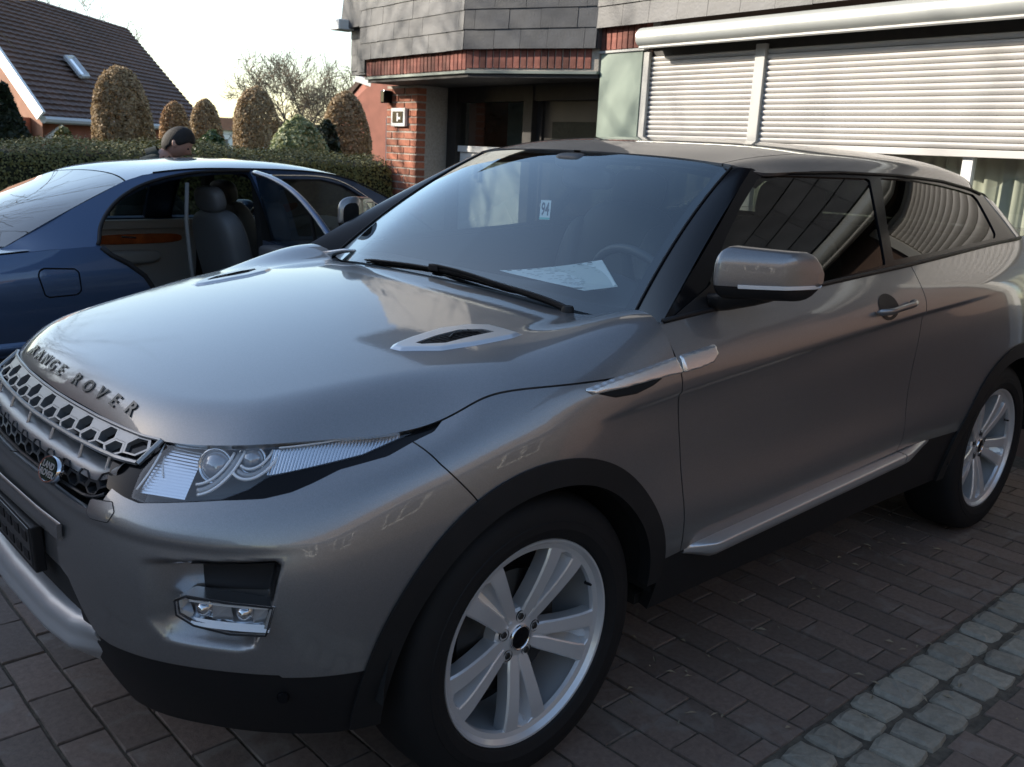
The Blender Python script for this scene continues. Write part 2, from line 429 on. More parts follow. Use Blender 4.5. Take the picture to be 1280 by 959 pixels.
# bonnet: height field over plan, tied to the body's own upper edge
_EP = belt_eval(np.linspace(0, _uk[11]+.02, 200), np.array([.735]))[:, 0]
HOOD_EDGE = _EP[_EP[:, 0] < .4285][:, :2]
_lam = np.interp(_EP[:, 0], [-.742, -.70, -.55, -.3, 0, .2, .45], [.085, .10, .14, .15, .135, .115, .085])
def hood_base(x, s):
    zc = nspline(np.array([-.80, -.6, -.4, -.1, .15, .40, .6]), np.clip(x, -.8, .6)) @ np.array([.895, .955, .998, 1.047, 1.077, 1.094, 1.103])
    b = sstep((x-.0)/.42)*.045*sstep((s-.60)/.22)
    return zc-.062*s*s+b*1.18
def hood_z(x, s):
    x = np.asarray(x, float); s = np.abs(np.asarray(s, float)); sh = x.shape; x = x.ravel(); s = s.ravel()
    best = np.full(len(x), 9.); D = np.zeros(len(x)); lam = np.ones(len(x)); base_e = hood_base(_EP[:, 0], _EP[:, 1]); De = base_e-_EP[:, 2]
    for i in range(0, len(_EP)-1, 2):
        j = min(i+2, len(_EP)-1)
        p, q = _EP[i, :2], _EP[j, :2]; e = q-p; t = np.clip(((x-p[0])*e[0]+(s-p[1])*e[1])/(e@e), 0, 1)
        d = np.hypot(x-p[0]-t*e[0], s-p[1]-t*e[1]); m = d < np.abs(best); d = np.where(e[0]*(s-p[1])-e[1]*(x-p[0]) > 0, -d, d)
        best = np.where(m, d, best); D = np.where(m, De[i]+(De[j]-De[i])*t, D); lam = np.where(m, _lam[i]+(_lam[j]-_lam[i])*t, lam)
    g = (1-np.clip(best/lam, -.5, 1))**2.3
    return (hood_base(x, s)-D*g).reshape(sh)
# side of the greenhouse: s as a field over (x, z)
_sbk = np.array([.3, .8, 1.25, 1.75, 2.15, 2.66, 3.0, 3.3]); _sbv = np.array([.868, .86, .852, .842, .83, .81, .785, .70]); _zbv = np.array([1.085, 1.118, 1.143, 1.17, 1.195, 1.225, 1.24, 1.25])
def side_s(x, z):
    x = np.asarray(x, float); z = np.asarray(z, float); sh = x.shape; xr, zr = x.ravel(), z.ravel()
    W_ = nspline(_sbk, np.clip(xr, .3, 3.3)); sb = W_@_sbv; zb = W_@_zbv; t = zr-zb
    sl = .575+.36*np.maximum((xr-1.9)/.9, 0)**2
    return (sb-sl*t-.22*t*np.abs(t)).reshape(sh)
# roof: sections across at stations along
_RX = [1.03, 1.12, 1.3, 1.6, 2.0, 2.4, 2.8, 3.1, 3.3]
_RT = np.array([
 [(.985,0,1.497),(.99,.25,1.494),(1.02,.45,1.487),(1.045,.555,1.479),(1.06,.60,1.473),(1.075,.632,1.462)],
 [(1.10,0,1.524),(1.10,.25,1.521),(1.115,.45,1.508),(1.12,.56,1.492),(1.12,.61,1.480),(1.125,.655,1.457)],
 [(1.3,0,1.551),(1.3,.25,1.547),(1.3,.45,1.533),(1.3,.57,1.513),(1.3,.625,1.493),(1.3,.655,1.463)],
 [(1.6,0,1.566),(1.6,.25,1.561),(1.6,.45,1.547),(1.6,.57,1.526),(1.6,.625,1.503),(1.6,.650,1.470)],
 [(2.0,0,1.563),(2.0,.25,1.558),(2.0,.45,1.545),(2.0,.57,1.525),(2.0,.622,1.502),(2.0,.648,1.468)],
 [(2.4,0,1.555),(2.4,.25,1.550),(2.4,.45,1.535),(2.4,.56,1.512),(2.4,.61,1.488),(2.4,.636,1.453)],
 [(2.7,0,1.540),(2.7,.25,1.535),(2.7,.44,1.518),(2.7,.545,1.490),(2.7,.60,1.462),(2.7,.624,1.425)],
 [(2.9,0,1.523),(2.9,.24,1.518),(2.89,.42,1.500),(2.87,.52,1.468),(2.86,.57,1.438),(2.85,.60,1.395)],
 [(3.07,0,1.495),(3.07,.22,1.490),(3.04,.40,1.472),(3.00,.49,1.438),(2.96,.54,1.405),(2.93,.575,1.360)]])
def roof_pts(nu=110, nv=44):
    uk = np.r_[0, np.cumsum(np.linalg.norm(np.diff(_RT[:, 0], axis=0), axis=1))]
    vk = np.r_[0, np.cumsum(np.linalg.norm(np.diff(_RT[3], axis=0), axis=1))]
    return np.einsum('ai,bj,ijk->abk', nspline(uk, np.linspace(0, uk[-1], nu)), nspline(vk, np.linspace(0, vk[-1], nv)), _RT)
# windscreen
WB = curve([(.405,0,1.088),(.407,.3,1.085),(.42,.52,1.077),(.45,.66,1.068),(.475,.73,1.072)], 40)
WT = curve([(.98,0,1.492),(.985,.25,1.489),(1.015,.44,1.482),(1.045,.545,1.474),(1.06,.585,1.468)], 40)
def screen_pts(n=30):
    t = np.linspace(0, 1, n)
    P = WB[None]*(1-t)[:, None, None]+WT[None]*t[:, None, None]
    b = (4*t*(1-t))[:, None]*.022
    P[:, :, 2] += b; P[:, :, 0] -= b*.7
    return P
# ------------------------------------------------------------------ the place
nr = np.random.RandomState(3)
def ground_z(x, y): return -.09*sstep0((np.asarray(y, float)-1.2)/1.6)
def sstep0(t): t = np.clip(t, 0, 1); return t*t*(3-2*t)
# materials of the place
def pavermat(name, c1, c2, rough, grain):
    m, t, b = newmat(name); L = t.links.new
    tc = N(t, 'ShaderNodeTexCoord'); oi = N(t, 'ShaderNodeObjectInfo')
    geo = N(t, 'ShaderNodeNewGeometry')
    n1 = N(t, 'ShaderNodeTexNoise'); n1.inputs['Scale'].default_value = grain; n1.inputs['Detail'].default_value = 8; n1.inputs['Roughness'].default_value = .7
    n2 = N(t, 'ShaderNodeTexNoise'); n2.inputs['Scale'].default_value = 2.3; n2.inputs['Detail'].default_value = 5
    L(geo.outputs['Position'], n1.inputs['Vector']); L(geo.outputs['Position'], n2.inputs['Vector'])
    mx = N(t, 'ShaderNodeMix', data_type='RGBA'); mx.inputs[6].default_value = (*c1, 1); mx.inputs[7].default_value = (*c2, 1)
    ad = N(t, 'ShaderNodeMath', operation='MULTIPLY_ADD'); L(n2.outputs[0], ad.inputs[0]); ad.inputs[1].default_value = .5
    m3 = N(t, 'ShaderNodeMath', operation='MULTIPLY'); L(oi.outputs['Random'], m3.inputs[0]); m3.inputs[1].default_value = .85
    L(m3.outputs[0], ad.inputs[2]); L(ad.outputs[0], mx.inputs[0])
    mr = N(t, 'ShaderNodeMapRange'); mr.inputs[1].default_value = .3; mr.inputs[2].default_value = .7; mr.inputs[3].default_value = .75; mr.inputs[4].default_value = 1.25
    L(n1.outputs[0], mr.inputs[0])
    vm = N(t, 'ShaderNodeVectorMath', operation='SCALE'); L(mx.outputs[2], vm.inputs[0]); L(mr.outputs[0], vm.inputs['Scale'])
    # pale dusty smears
    n3 = N(t, 'ShaderNodeTexNoise'); n3.inputs['Scale'].default_value = 7; n3.inputs['Detail'].default_value = 9; n3.inputs['Distortion'].default_value = 1.2
    L(geo.outputs['Position'], n3.inputs['Vector'])
    m4 = N(t, 'ShaderNodeMapRange'); m4.inputs[1].default_value = .56; m4.inputs[2].default_value = .70; m4.inputs[3].default_value = 0; m4.inputs[4].default_value = .5
    L(n3.outputs[0], m4.inputs[0])
    mx2 = N(t, 'ShaderNodeMix', data_type='RGBA'); L(m4.outputs[0], mx2.inputs[0]); L(vm.outputs[0], mx2.inputs[6]); mx2.inputs[7].default_value = (.24, .215, .185, 1)
    L(mx2.outputs[2], b.inputs['Base Color']); b.inputs['Roughness'].default_value = rough
    bp = N(t, 'ShaderNodeBump'); bp.inputs['Strength'].default_value = 1; bp.inputs['Distance'].default_value = .0022
    L(n1.outputs[0], bp.inputs['Height']); L(bp.outputs[0], b.inputs['Normal'])
    return m
PAVER = pavermat('clinker_paver', (.108, .084, .068), (.180, .130, .103), .75, 60)
SETT = pavermat('granite_sett', (.185, .165, .130), (.285, .26, .205), .68, 45)
SAND = pm('joint_sand', (.095, .08, .06), .95, noise=(40, .45), bump=(160, .004))
BRICK = pm('red_brick', (.33, .115, .065), .85, noise=(30, .28), bump=(90, .003), vary=.32)
SOLDIER = pm('soldier_brick', (.21, .075, .055), .85, noise=(30, .3), bump=(90, .002), vary=.45)
MORTAR = pm('mortar', (.36, .33, .29), .95, noise=(50, .2), bump=(120, .003))
SLATE = pm('grey_slate', (.054, .057, .064), .55, noise=(9, .28), bump=(50, .0015), vary=.16)
SLATEROOF = SLATE
DARKWOOD = pm('dark_stained_wood', (.020, .017, .015), .6, noise=(20, .3))
SOFFIT = pm('soffit_boards', (.035, .032, .030), .7)
GREENP = pm('pale_green_panel', (.20, .26, .215), .55, noise=(3, .10))
ALU = pm('shutter_aluminium', (.50, .485, .465), .45, 0, bump=(700, .0001), noise=(6, .04))
ALUF = pm('shutter_frame_aluminium', (.42, .42, .40), .5, noise=(6, .05))
AWN = pm('awning_case', (.50, .52, .50), .34, .35, noise=(5, .04))
WHITEP = pm('white_paint', (.74, .75, .74), .5, noise=(7, .05))
CURT = pm('net_curtain', (.62, .62, .52), .9)
WINGLASS = glassmat('window_glass', (.75, .78, .76), 1.5, 1.4)
ROOM = pm('room_dark', (.16, .15, .13), .9)
ZINC = pm('gutter_zinc', (.45, .46, .47), .5, .3)
TILE = pm('dark_brown_tile', (.095, .050, .036), .7, noise=(1.1, .35), bump=(12, .01))
TILE2 = pm('yellow_brown_tile', (.26, .17, .075), .7, noise=(2, .35), bump=(12, .01))
FARBRICK = pm('far_red_brick', (.27, .105, .075), .9, noise=(3, .2))
ORANGE = pm('sunny_brick', (.30, .15, .10), .9, noise=(3, .2))
LAWN = pm('lawn', (.05, .075, .02), .95, noise=(4, .5), bump=(60, .03))
# ground sheet (reaches the horizon)
gx = np.r_[-900, -300, -100, -40, -20, np.linspace(-10, 8, 19), 20, 60, 200, 900]; gy = np.r_[-900, -300, -100, -40, -20, -10, np.linspace(-6, 6, 25), 8, 12, 20, 60, 200, 900]
X, Y = np.meshgrid(gx, gy, indexing='ij')
gm = grid(np.stack([X, Y, ground_z(X, Y)-.075], -1), lambda V: V*0+[0, 0, 1])
g_ = meshob('ground', gm, LAWN, None, flip=False); g_['kind'] = 'structure'
# bed of sand under the paving
bx = np.linspace(-6, 4.6, 40); by = np.linspace(-9, 6.4, 50); X, Y = np.meshgrid(bx, by, indexing='ij')
bed = meshob('paving', grid(np.stack([X, Y, ground_z(X, Y)-.007], -1), lambda V: V*0+[0, 0, 1]), SAND, None, flip=False); bed['kind'] = 'structure'
road = meshob('street', grid(np.stack(np.meshgrid(np.linspace(-16, -6.02, 12), np.linspace(-60, 60, 40), indexing='ij')+[np.zeros((12, 40))], -1)+[0, 0, -.04], lambda V: V*0+[0, 0, 1]), pm('street_paving', (.23, .21, .19), .9, noise=(3, .15), bump=(80, .004)), None, flip=False); road['kind'] = 'structure'
# pavers: long side along y, courses 12 cm apart, strip of setts at y = -1.37
def paver_mesh(lx, ly, name, wob=.002, bev=.0032, h=.05):
    v = []; rr = np.random.RandomState(len(name)+int(ly*1000))
    for z, ins in ((-h, 0), (-bev*.8, 0), (0, bev)):
        for sx, sy in ((-1, -1), (0, -1), (1, -1), (1, 0), (1, 1), (0, 1), (-1, 1), (-1, 0)):
            v.append((sx*(lx/2-ins)+rr.uniform(-wob, wob), sy*(ly/2-ins)+rr.uniform(-wob, wob), z+(rr.uniform(-.0008, .0008) if ins else 0)))
    f = []
    for k in range(2):
        for i in range(8): j = (i+1) % 8; f.append((k*8+i, k*8+j, k*8+8+j, k*8+8+i))
    v.append((0, 0, .0006)); f += [(16+i, 16+(i+1) % 8, 24) for i in range(8)]
    return v, f
CAMM = np.linalg.inv(np.array(_M)); 
def topx(P):
    """pixel (1280 wide) of world points: only used to find which pavers are in view"""
    q = np.c_[np.asarray(P, float), np.ones(len(P))] @ CAMM.T
    w_ = np.maximum(-q[:, 2], 1e-3)
    return 640+1171.8*q[:, 0]/w_, 479.5-1171.8*q[:, 1]/w_, -q[:, 2]
def lay(name, items, variants, mat, group_struct):
    """items: (x, y, z, rot, tilt x, tilt y, scale y): the 300 that show largest become parts, the rest one mesh"""
    P = np.array([(a[0], a[1], a[2]) for a in items]); px, py, d = topx(P)
    vis = (d > .2) & (px > -40) & (px < 1320) & (py < 1010) & (py > -20)
    score = np.where(vis, 1/np.maximum(d, .3), -1/(np.abs(d)+1)); order = np.argsort(-score)
    # leave out those in view but wholly under the two cars' bodies
    hidden = ((P[:, 0] > -.15) & (P[:, 0] < 3.2) & (np.abs(P[:, 1]) < .55)) | ((P[:, 0] > -.6) & (P[:, 0] < 3.3) & (P[:, 1] > 1.1))
    order = sorted(range(len(items)), key=lambda i: (hidden[i], -score[i]))
    meshes = []
    for k, (v, f) in enumerate(variants):
        me = bpy.data.meshes.new(name); me.from_pydata(v, [], f); me.materials.append(mat); me.update(); meshes.append(me)
    rv, rf = [], []
    for n_, i in enumerate(order):
        x, y, z, rz, tx, ty, sy, k = items[i]
        if n_ < 295:
            o = link(name, meshes[k], bed); o.location = (x, y, z); o.rotation_euler = (tx, ty, rz); o.scale = (1, sy, 1)
        else:
            c, s = cos(rz), sin(rz); b = len(rv)
            for p in variants[k][0]:
                rv.append((x+p[0]*c-p[1]*sy*s, y+p[0]*s+p[1]*sy*c, z+p[2]+p[1]*tx-p[0]*ty))
            rf += [tuple(b+q for q in f) for f in variants[k][1]]
    if rv:
        me = bpy.data.meshes.new(name+'_rest'); me.from_pydata(rv, [], rf); me.materials.append(mat); me.update()
        link(name.replace('paver', 'pavers_beyond').replace('sett', 'setts_beyond'), me, bed, 'stuff')
pv = [paver_mesh(.113, .233, 'paver%d' % i) for i in range(5)]
items = []
for i in range(-40, 38):
    x = -.765+.1205*i
    off = (.0 if i % 2 else .118)+rng.uniform(-.012, .012)
    for j in range(-36, 27):
        y = .14+off+.2385*j
        y0, y1 = y-.1165, y+.1165
        if y1 > -1.232 > y0: y0 = -1.232
        elif y0 < -1.512 < y1: y1 = -1.512
        elif y0 >= -1.512 and y1 <= -1.232: continue
        if y0 > -1.512 and y1 < -1.232 or y1-y0 < .03: continue
        y = (y0+y1)/2; sy_ = (y1-y0)/.233
        if x > 4.4 or y > 6.2: continue
        items.append((x+rng.uniform(-.0015, .0015), y, float(ground_z(x, y))+rng.uniform(-.002, .002), rng.uniform(-.006, .006), rng.gauss(0, .006), rng.gauss(0, .008), sy_, rng.randrange(5)))
lay('paver', items, pv, PAVER, bed)
# cut pavers along the setts
# granite setts, two rows
def sett_mesh(k):
    rr = np.random.RandomState(50+k); v = []; n_ = 10
    lx, ly = .117, .128
    ring = []
    for i in range(n_):
        a = 2*pi*(i+.5)/n_; c, s = cos(a), sin(a)
        ring.append((math.copysign(abs(c)**.33, c)*lx/2*(1+rr.uniform(-.12, .05)), math.copysign(abs(s)**.33, s)*ly/2*(1+rr.uniform(-.07, .05))))
    for z, sc in ((-.06, 1.0), (-.012, 1.0), (.0, .93), (.006, .70)):
        for p in ring: v.append((p[0]*sc, p[1]*sc, z+rr.uniform(-.003, .003)))
    f = []
    for q in range(3):
        for i in range(n_): j = (i+1) % n_; f.append((q*n_+i, q*n_+j, q*n_+n_+j, q*n_+n_+i))
    v.append((rr.uniform(-.01, .01), rr.uniform(-.01, .01), .007)); f += [(3*n_+i, 3*n_+(i+1) % n_, 4*n_) for i in range(n_)]
    return v, f
sv = [sett_mesh(k) for k in range(7)]
its = []
for row, yc in enumerate((-1.305, -1.438)):
    x = -4+.06*row
    while x < 4.3:
        L_ = rng.uniform(.92, 1.12)
        its.append((x, yc+rng.uniform(-.008, .008), rng.uniform(-.004, .004), rng.choice([0, pi])+rng.uniform(-.05, .05), rng.gauss(0, .02), rng.gauss(0, .02), rng.uniform(.94, 1.04), rng.randrange(7)))
        x += .119*L_
lay('sett', its, sv, SETT, bed)
for i in range(-40, 38):       # pavers cut to fit either side of the strip
    pass
# fallen twigs and dry leaves
m = MB()
for k in range(190):
    x, y = rng.uniform(-1.2, 2.9), rng.uniform(-2.0, -.6); a = rng.uniform(0, pi); l = rng.uniform(.004, .02); w_ = rng.uniform(.0015, .006)
    c, s = cos(a), sin(a); z = .006
    m.add([(x-c*l, y-s*l, z), (x+s*w_, y-c*w_, z+.006), (x+c*l, y+s*l, z+.002), (x-s*w_, y+c*w_, z+.004)], [(0, 1, 2, 3)])
li = m.build('leaf_litter', pm('dry_leaf', (.26, .21, .14), .9), None, kind='stuff')
# ------------------------------------------------------------------ the house behind
BO = np.array([4.55, .8]); BE = np.array([.124, .992]); BE = BE/np.linalg.norm(BE); BN = np.array([-BE[1], BE[0]])
BM = Matrix(((BE[0], BN[0], 0, BO[0]), (BE[1], BN[1], 0, BO[1]), (0, 0, 1, 0), (0, 0, 0, 1)))    # (u, n, z) -> world
HOUSE = thing('clinker_house', 'slate-clad house with red brick band, roller shutters and recessed porch behind the grey car', 'house')
HOUSE.matrix_world = BM
def hb(name, lo, hi, mat, parent=HOUSE, bevel=0, label=None):
    m = MB(); m.box(lo, hi); o = m.build(name, mat, parent, bevel=bevel)
    if label: o['label'] = label
    return o
# wall round the windows (plane n = .40)
wallm = MB()
wallm.box((1.70, -.2, -.1), (2.27, .405, 2.28)); wallm.box((-6.0, -.2, -.1), (-2.35, .40, 2.6)); wallm.box((-2.35, -.2, -.1), (1.70, .38, .55)); wallm.box((-6, -.2, 2.28), (2.27, .40, 2.75))
wallm.build('wall', pm('brown_brick', (.13, .085, .068), .9, noise=(5, .25)), HOUSE)
hb('side_panel', (1.765, .405, -.05), (2.25, .44, 2.262), GREENP, bevel=.004)
hb('panel_cap', (1.74, .40, 2.263), (2.27, .455, 2.280), ALUF)
hb('guide_rail', (1.700, .385, .5), (1.762, .432, 2.25), ALUF, bevel=.004)
hb('guide_rail', (.588, .385, .5), (.672, .428, 2.25), ALUF, bevel=.004)
hb('guide_rail', (-2.34, .385, .5), (-2.28, .43, 2.25), ALUF, bevel=.004)
hb('shutter_box', (-2.3, .30, 2.222), (1.70, .395, 2.285), DARKWOOD)
# shutter curtains slat by slat
def slat_mesh(L_):
    m = MB(); pr = [(0, -.0165), (.002, -.0158), (.009, -.007), (.0150, .003), (.0125, .0115), (.006, .0155), (.0, .0165), (-.004, .0165), (-.004, -.0165)]
    v = [(x, p[0], p[1]) for x in (0, L_) for p in pr]; n_ = len(pr)
    m.add(v, [(i, (i+1) % n_, n_+(i+1) % n_, n_+i) for i in range(n_)]+[tuple(range(n_))[::-1], tuple(range(n_, 2*n_))])
    o = m.build('slat', ALU, smooth=True, angle=50); me = o.data; bpy.data.objects.remove(o); return me
for u0, u1 in ((.676, 1.698), (-2.275, .584)):
    me = slat_mesh(u1-u0)
    sh = hb('shutter', (u0, .372, 1.572), (u1, .402, 1.612), ALU, bevel=.003)
    for k in range(17):
        o = link('slat', me, sh); o.location = (u0, .392, 1.633+.0356*k)
# window under the half-lowered shutters: frame, panes, curtain, room
fr = hb('window', (-2.28, .33, .55), (1.70, .37, .62), WHITEP)
for u in (-2.28, -.92, .40, 1.64):
    m = MB(); m.box((u, .33, .62), (u+.06, .37, 1.6)); m.build('window_frame', WHITEP, fr)
for u0, u1 in ((-2.22, -.92), (-.86, .40), (.46, 1.64)):
    m = MB(); m.add([(u0, .35, .62), (u1, .35, .62), (u1, .35, 1.75), (u0, .35, 1.75)], [(0, 1, 2, 3)]); m.build('pane', WINGLASS, fr)
m = MB(); nfold = 150
pts = [(-2.2+3.8*i/nfold, .17+.028*sin(i*1.9)+.015*sin(i*.77)) for i in range(nfold+1)]
m.add([(u, n_, z) for u, n_ in pts for z in (.62, 2.1)], [(2*i, 2*i+2, 2*i+3, 2*i+1) for i in range(nfold)])
m.build('curtain', CURT, fr, smooth=True)
hb('room', (-2.6, -2.6, -.1), (1.75, -2.5, 2.6), ROOM); hb('room_ceiling', (-2.6, -2.5, 2.6), (5.5, .2, 2.66), ROOM); hb('room_floor', (-2.6, -2.5, -.1), (5.5, .3, -.06), ROOM)
hb('sill', (-2.35, .36, .52), (1.72, .50, .548), ZINC)
# awning case: rounded body on brackets
m = MB(); pr = []
for i in range(28):
    t = 2*pi*i/28; pr.append((.535+.085*math.copysign(abs(cos(t))**.85, cos(t)), 2.335+.070*math.copysign(abs(sin(t))**.85, sin(t))))
v = [(u, p[0], p[1]) for u in (-2.9, 1.66) for p in pr]; n_ = 28
m.add(v, [(i, (i+1) % n_, n_+(i+1) % n_, n_+i) for i in range(n_)])
aw = m.build('awning_case', AWN, HOUSE, smooth=True, angle=50)
m = MB(); m.add([(1.66, p[0], p[1]) for p in pr]+[(1.672, .535+(p[0]-.535)*.9, 2.335+(p[1]-2.335)*.9) for p in pr], [(i, (i+1) % n_, n_+(i+1) % n_, n_+i) for i in range(n_)]+[tuple(range(n_, 2*n_))]); m.build('end_cap', AWN, aw, smooth=True, angle=40)
m = MB(); m.tube([(-2.9, .575, 2.264), (1.655, .575, 2.264)], .012, 6); m.build('front_rail', ALUF, aw)
for u in (-1.9, 1.35): m = MB(); m.box((u, .40, 2.32), (u+.05, .46, 2.36)); m.build('bracket', ALUF, aw)
# slate cladding, slate by slate: strips of rows on three faces
SM = {}
def slate_face(p0, p1, zb, rows, rh, first=.0, wmean=.295):
    """p0 -> p1 in (u, n), outward on the right-hand side"""
    p0 = Vector((p0[0], p0[1], 0)); p1 = Vector((p1[0], p1[1], 0)); d = (p1-p0); Ln = d.length; d.normalize(); out = Vector((d.y, -d.x, 0))
    for r in range(rows):
        x = -(r % 2)*wmean*.5
        k = 0
        while x < Ln-.01:
            w_ = wmean*rng.choice([.85, 1, 1, 1.12]); a = max(x, 0); b = min(x+w_, Ln); x += w_
            if b-a < .04: continue
            w2 = round(b-a-.003, 3)
            if w2 not in SM:
                m = MB(); hh = rh+.03
                m.add([(0, .012, 0), (w2, .012, 0), (w2, .002, hh), (0, .002, hh), (0, .003, 0), (w2, .003, 0), (w2, -.004, hh), (0, -.004, hh)], [(0, 1, 2, 3), (5, 4, 7, 6), (1, 0, 4, 5), (0, 3, 7, 4), (2, 1, 5, 6)])
                o = m.build('slate', SLATE, fix=False); SM[w2] = o.data; bpy.data.objects.remove(o)
            o = link('slate', SM[w2], CLAD); P_ = p0+d*a+out*(.002+rng.uniform(0, .003))
            M_ = Matrix((d, out, Vector((0, 0, 1)))).transposed().to_4x4(); M_.translation = (P_.x, P_.y, zb+r*rh+rng.uniform(-.002, .002)); o.matrix_local = M_
C0, C1, C2 = (5.335, 1.04), (3.352, 1.04), (2.245, .50)
up = MB()
def wallprism(poly, z0, z1): up.prism(poly, z0, z1)
wallprism([(5.335, 1.03), (3.352, 1.03), (2.245, .49), (-6, .49), (-6, -4), (5.335, -4)], 2.47, 4.9)
wallprism([(5.335, 1.03), (3.352, 1.03), (2.245, .49), (2.245, -.5), (5.335, -.5)], 2.30, 2.47)
CLAD = up.build('cladding', SLATE, HOUSE)
slate_face(C0, C1, 2.292, 5, .158); slate_face(C1, C2, 2.298, 5, .158); slate_face(C2, (-3.2, .50), 2.446, 4, .158)
# soldier course under the slates
SB = {}
def soldiers(p0, p1, z0, z1, pitch):
    p0 = Vector((p0[0], p0[1], 0)); p1 = Vector((p1[0], p1[1], 0)); d = (p1-p0); Ln = d.length; d.normalize(); out = Vector((d.y, -d.x, 0))
    key = (round(z1-z0, 3), pitch)
    if key not in SB:
        m = MB(); m.box((.006, -.05, .004), (pitch-.006, .008, z1-z0-.004)); o = m.build('brick', SOLDIER, bevel=.003); SB[key] = o.data; bpy.data.objects.remove(o)
    for k in range(int(Ln/pitch)):
        o = link('brick', SB[key], BAND); P_ = p0+d*(k*pitch)+out*rng.uniform(-.002, .002)
        M_ = Matrix((d, out, Vector((0, 0, 1)))).transposed().to_4x4(); M_.translation = (P_.x, P_.y, z0); o.matrix_local = M_
bm_ = MB(); bm_.prism([(5.27, .995), (3.37, .995), (2.26, .455), (2.26, .1), (5.27, .1)], 2.128, 2.30); bm_.prism([(2.26, .437), (1.60, .437), (1.60, .3), (2.26, .3)], 2.281, 2.47)
BAND = bm_.build('brick_band', MORTAR, HOUSE)
soldiers((5.272, 1.0), (3.37, 1.0), 2.133, 2.31, .0655); soldiers((3.37, 1.0), (2.262, .46), 2.143, 2.31, .0655); soldiers((2.262, .442), (1.62, .442), 2.282, 2.46, .0655)
m = MB(); m.prism([(5.29, 1.012), (3.374, 1.012), (2.258, .472), (2.258, .1), (5.29, .1)], 2.106, 2.127); m.build('drip_edge', pm('drip_edge_metal', (.20, .23, .21), .5, .3), HOUSE)
m = MB(); m.prism([(5.26, .99), (3.368, .985), (2.27, .45), (2.27, -.6), (5.26, -.6)], 2.075, 2.105); m.build('soffit', SOFFIT, HOUSE)
# brick pillar, brick by brick
PU0, PU1, PN = 4.93, 5.60, .60
m = MB(); m.box((PU0+.006, PN-.40, -.1), (PU1-.006, PN-.008, 2.08)); PIL = m.build('brick_pillar', MORTAR, HOUSE)
pb = {}
def brickm(w_):
    w_ = round(w_, 3)
    if w_ not in pb:
        m = MB(); m.box((0, -.11, 0), (w_, 0, .060)); o = m.build('brick', BRICK, bevel=.005); pb[w_] = o.data; bpy.data.objects.remove(o)
    return pb[w_]
for c in range(28):
    z = -.02+.0745*c; u = PU0
    seq = [.265, .265, .13] if c % 2 else [.13, .265, .265]
    for w_ in seq:
        o = link('brick', brickm(w_-.012), PIL); o.location = (u+.002+rng.uniform(-.002, .002), PN+rng.uniform(-.004, .003), z+rng.uniform(-.002, .002)); u += w_+.004
    for n0 in (PN-.12, PN-.27):     # return face towards the porch and the outer end
        o = link('brick', brickm(.13), PIL); o.rotation_euler = (0, 0, pi/2); o.location = (PU1+.002, n0-.02, z)
        o.rotation_euler = (0, 0, -pi/2)
# house number box on the pillar
nb = hb('number_sign', (5.12, PN, 1.665), (5.42, PN+.035, 1.850), WHITEP, bevel=.004)
m = MB(); m.box((5.16, PN+.030, 1.700), (5.38, PN+.040, 1.815)); m.build('sign_face', GLOSSBLACK, nb)
m = MB(); m.box((5.25, PN+.041, 1.715), (5.28, PN+.044, 1.80)); m.box((5.20, PN+.041, 1.735), (5.25, PN+.044, 1.76)); m.build('sign_digit', WHITEP, nb)
hb('corner_lamp', (5.46, PN+.003, 1.90), (5.55, PN+.10, 2.03), GLOSSBLACK, bevel=.012)
# porch: timber posts, glazing, white door panel
PNB = .18
for u0, u1 in ((4.74, 4.92), (3.42, 3.56), (2.28, 2.36)): hb('porch_post', (u0, PNB-.10, -.05), (u1, PNB+.06, 2.08), DARKWOOD, bevel=.004)
hb('porch_beam', (2.28, PNB-.10, 1.93), (4.92, PNB+.05, 2.075), DARKWOOD)
pw = hb('porch_window', (3.56, PNB-.05, 1.44), (4.74, PNB+.03, 1.50), WHITEP)
m = MB(); m.add([(3.56, PNB, 1.50), (4.74, PNB, 1.50), (4.74, PNB, 1.93), (3.56, PNB, 1.93)], [(0, 1, 2, 3)]); m.build('pane', WINGLASS, pw)
m = MB(); m.box((3.56, PNB-.04, .0), (4.74, PNB, 1.437)); dp_ = m.build('white_panel', WHITEP, HOUSE, bevel=.004)
m = MB(); m.box((4.32, PNB+.003, 1.16), (4.42, PNB+.03, 1.32), 0); m.box((4.335, PNB+.031, 1.18), (4.405, PNB+.034, 1.30), 1); m.build('letter_slot', [ZINC, BLACK], dp_)
pd_ = hb('front_door', (2.44, PNB-.06, .0), (3.34, PNB-.02, 1.93), pm('brown_door', (.028, .024, .02), .45, noise=(5, .3)))
m = MB(); m.box((2.36, PNB-.08, 0), (2.44, PNB, 1.93)); m.box((3.34, PNB-.08, 0), (3.42, PNB, 1.93)); m.build('door_frame', DARKWOOD, HOUSE)
m = MB(); m.tube([(3.26, PNB-.02, 1.0), (3.26, PNB+.03, 1.0), (3.14, PNB+.03, 1.0)], .01, 8); m.build('door_lever', ZINC, pd_)
m = MB(); m.box((2.58, PNB-.022, 1.05), (3.2, PNB-.016, 1.75)); m.build('door_glass', WINGLASS, pd_)
hb('hall_wall', (3.46, PNB-.75, -.05), (4.9, PNB-.70, 2.07), pm('hall_plaster', (.30, .31, .28), .9)); hb('porch_back', (2.2, -2.5, -.1), (5.5, -2.4, 2.6), ROOM); hb('hall_cupboard', (4.0, -1.6, 0), (4.7, -1.2, 1.75), pm('hall_cupboard_oak', (.12, .08, .05), .6))
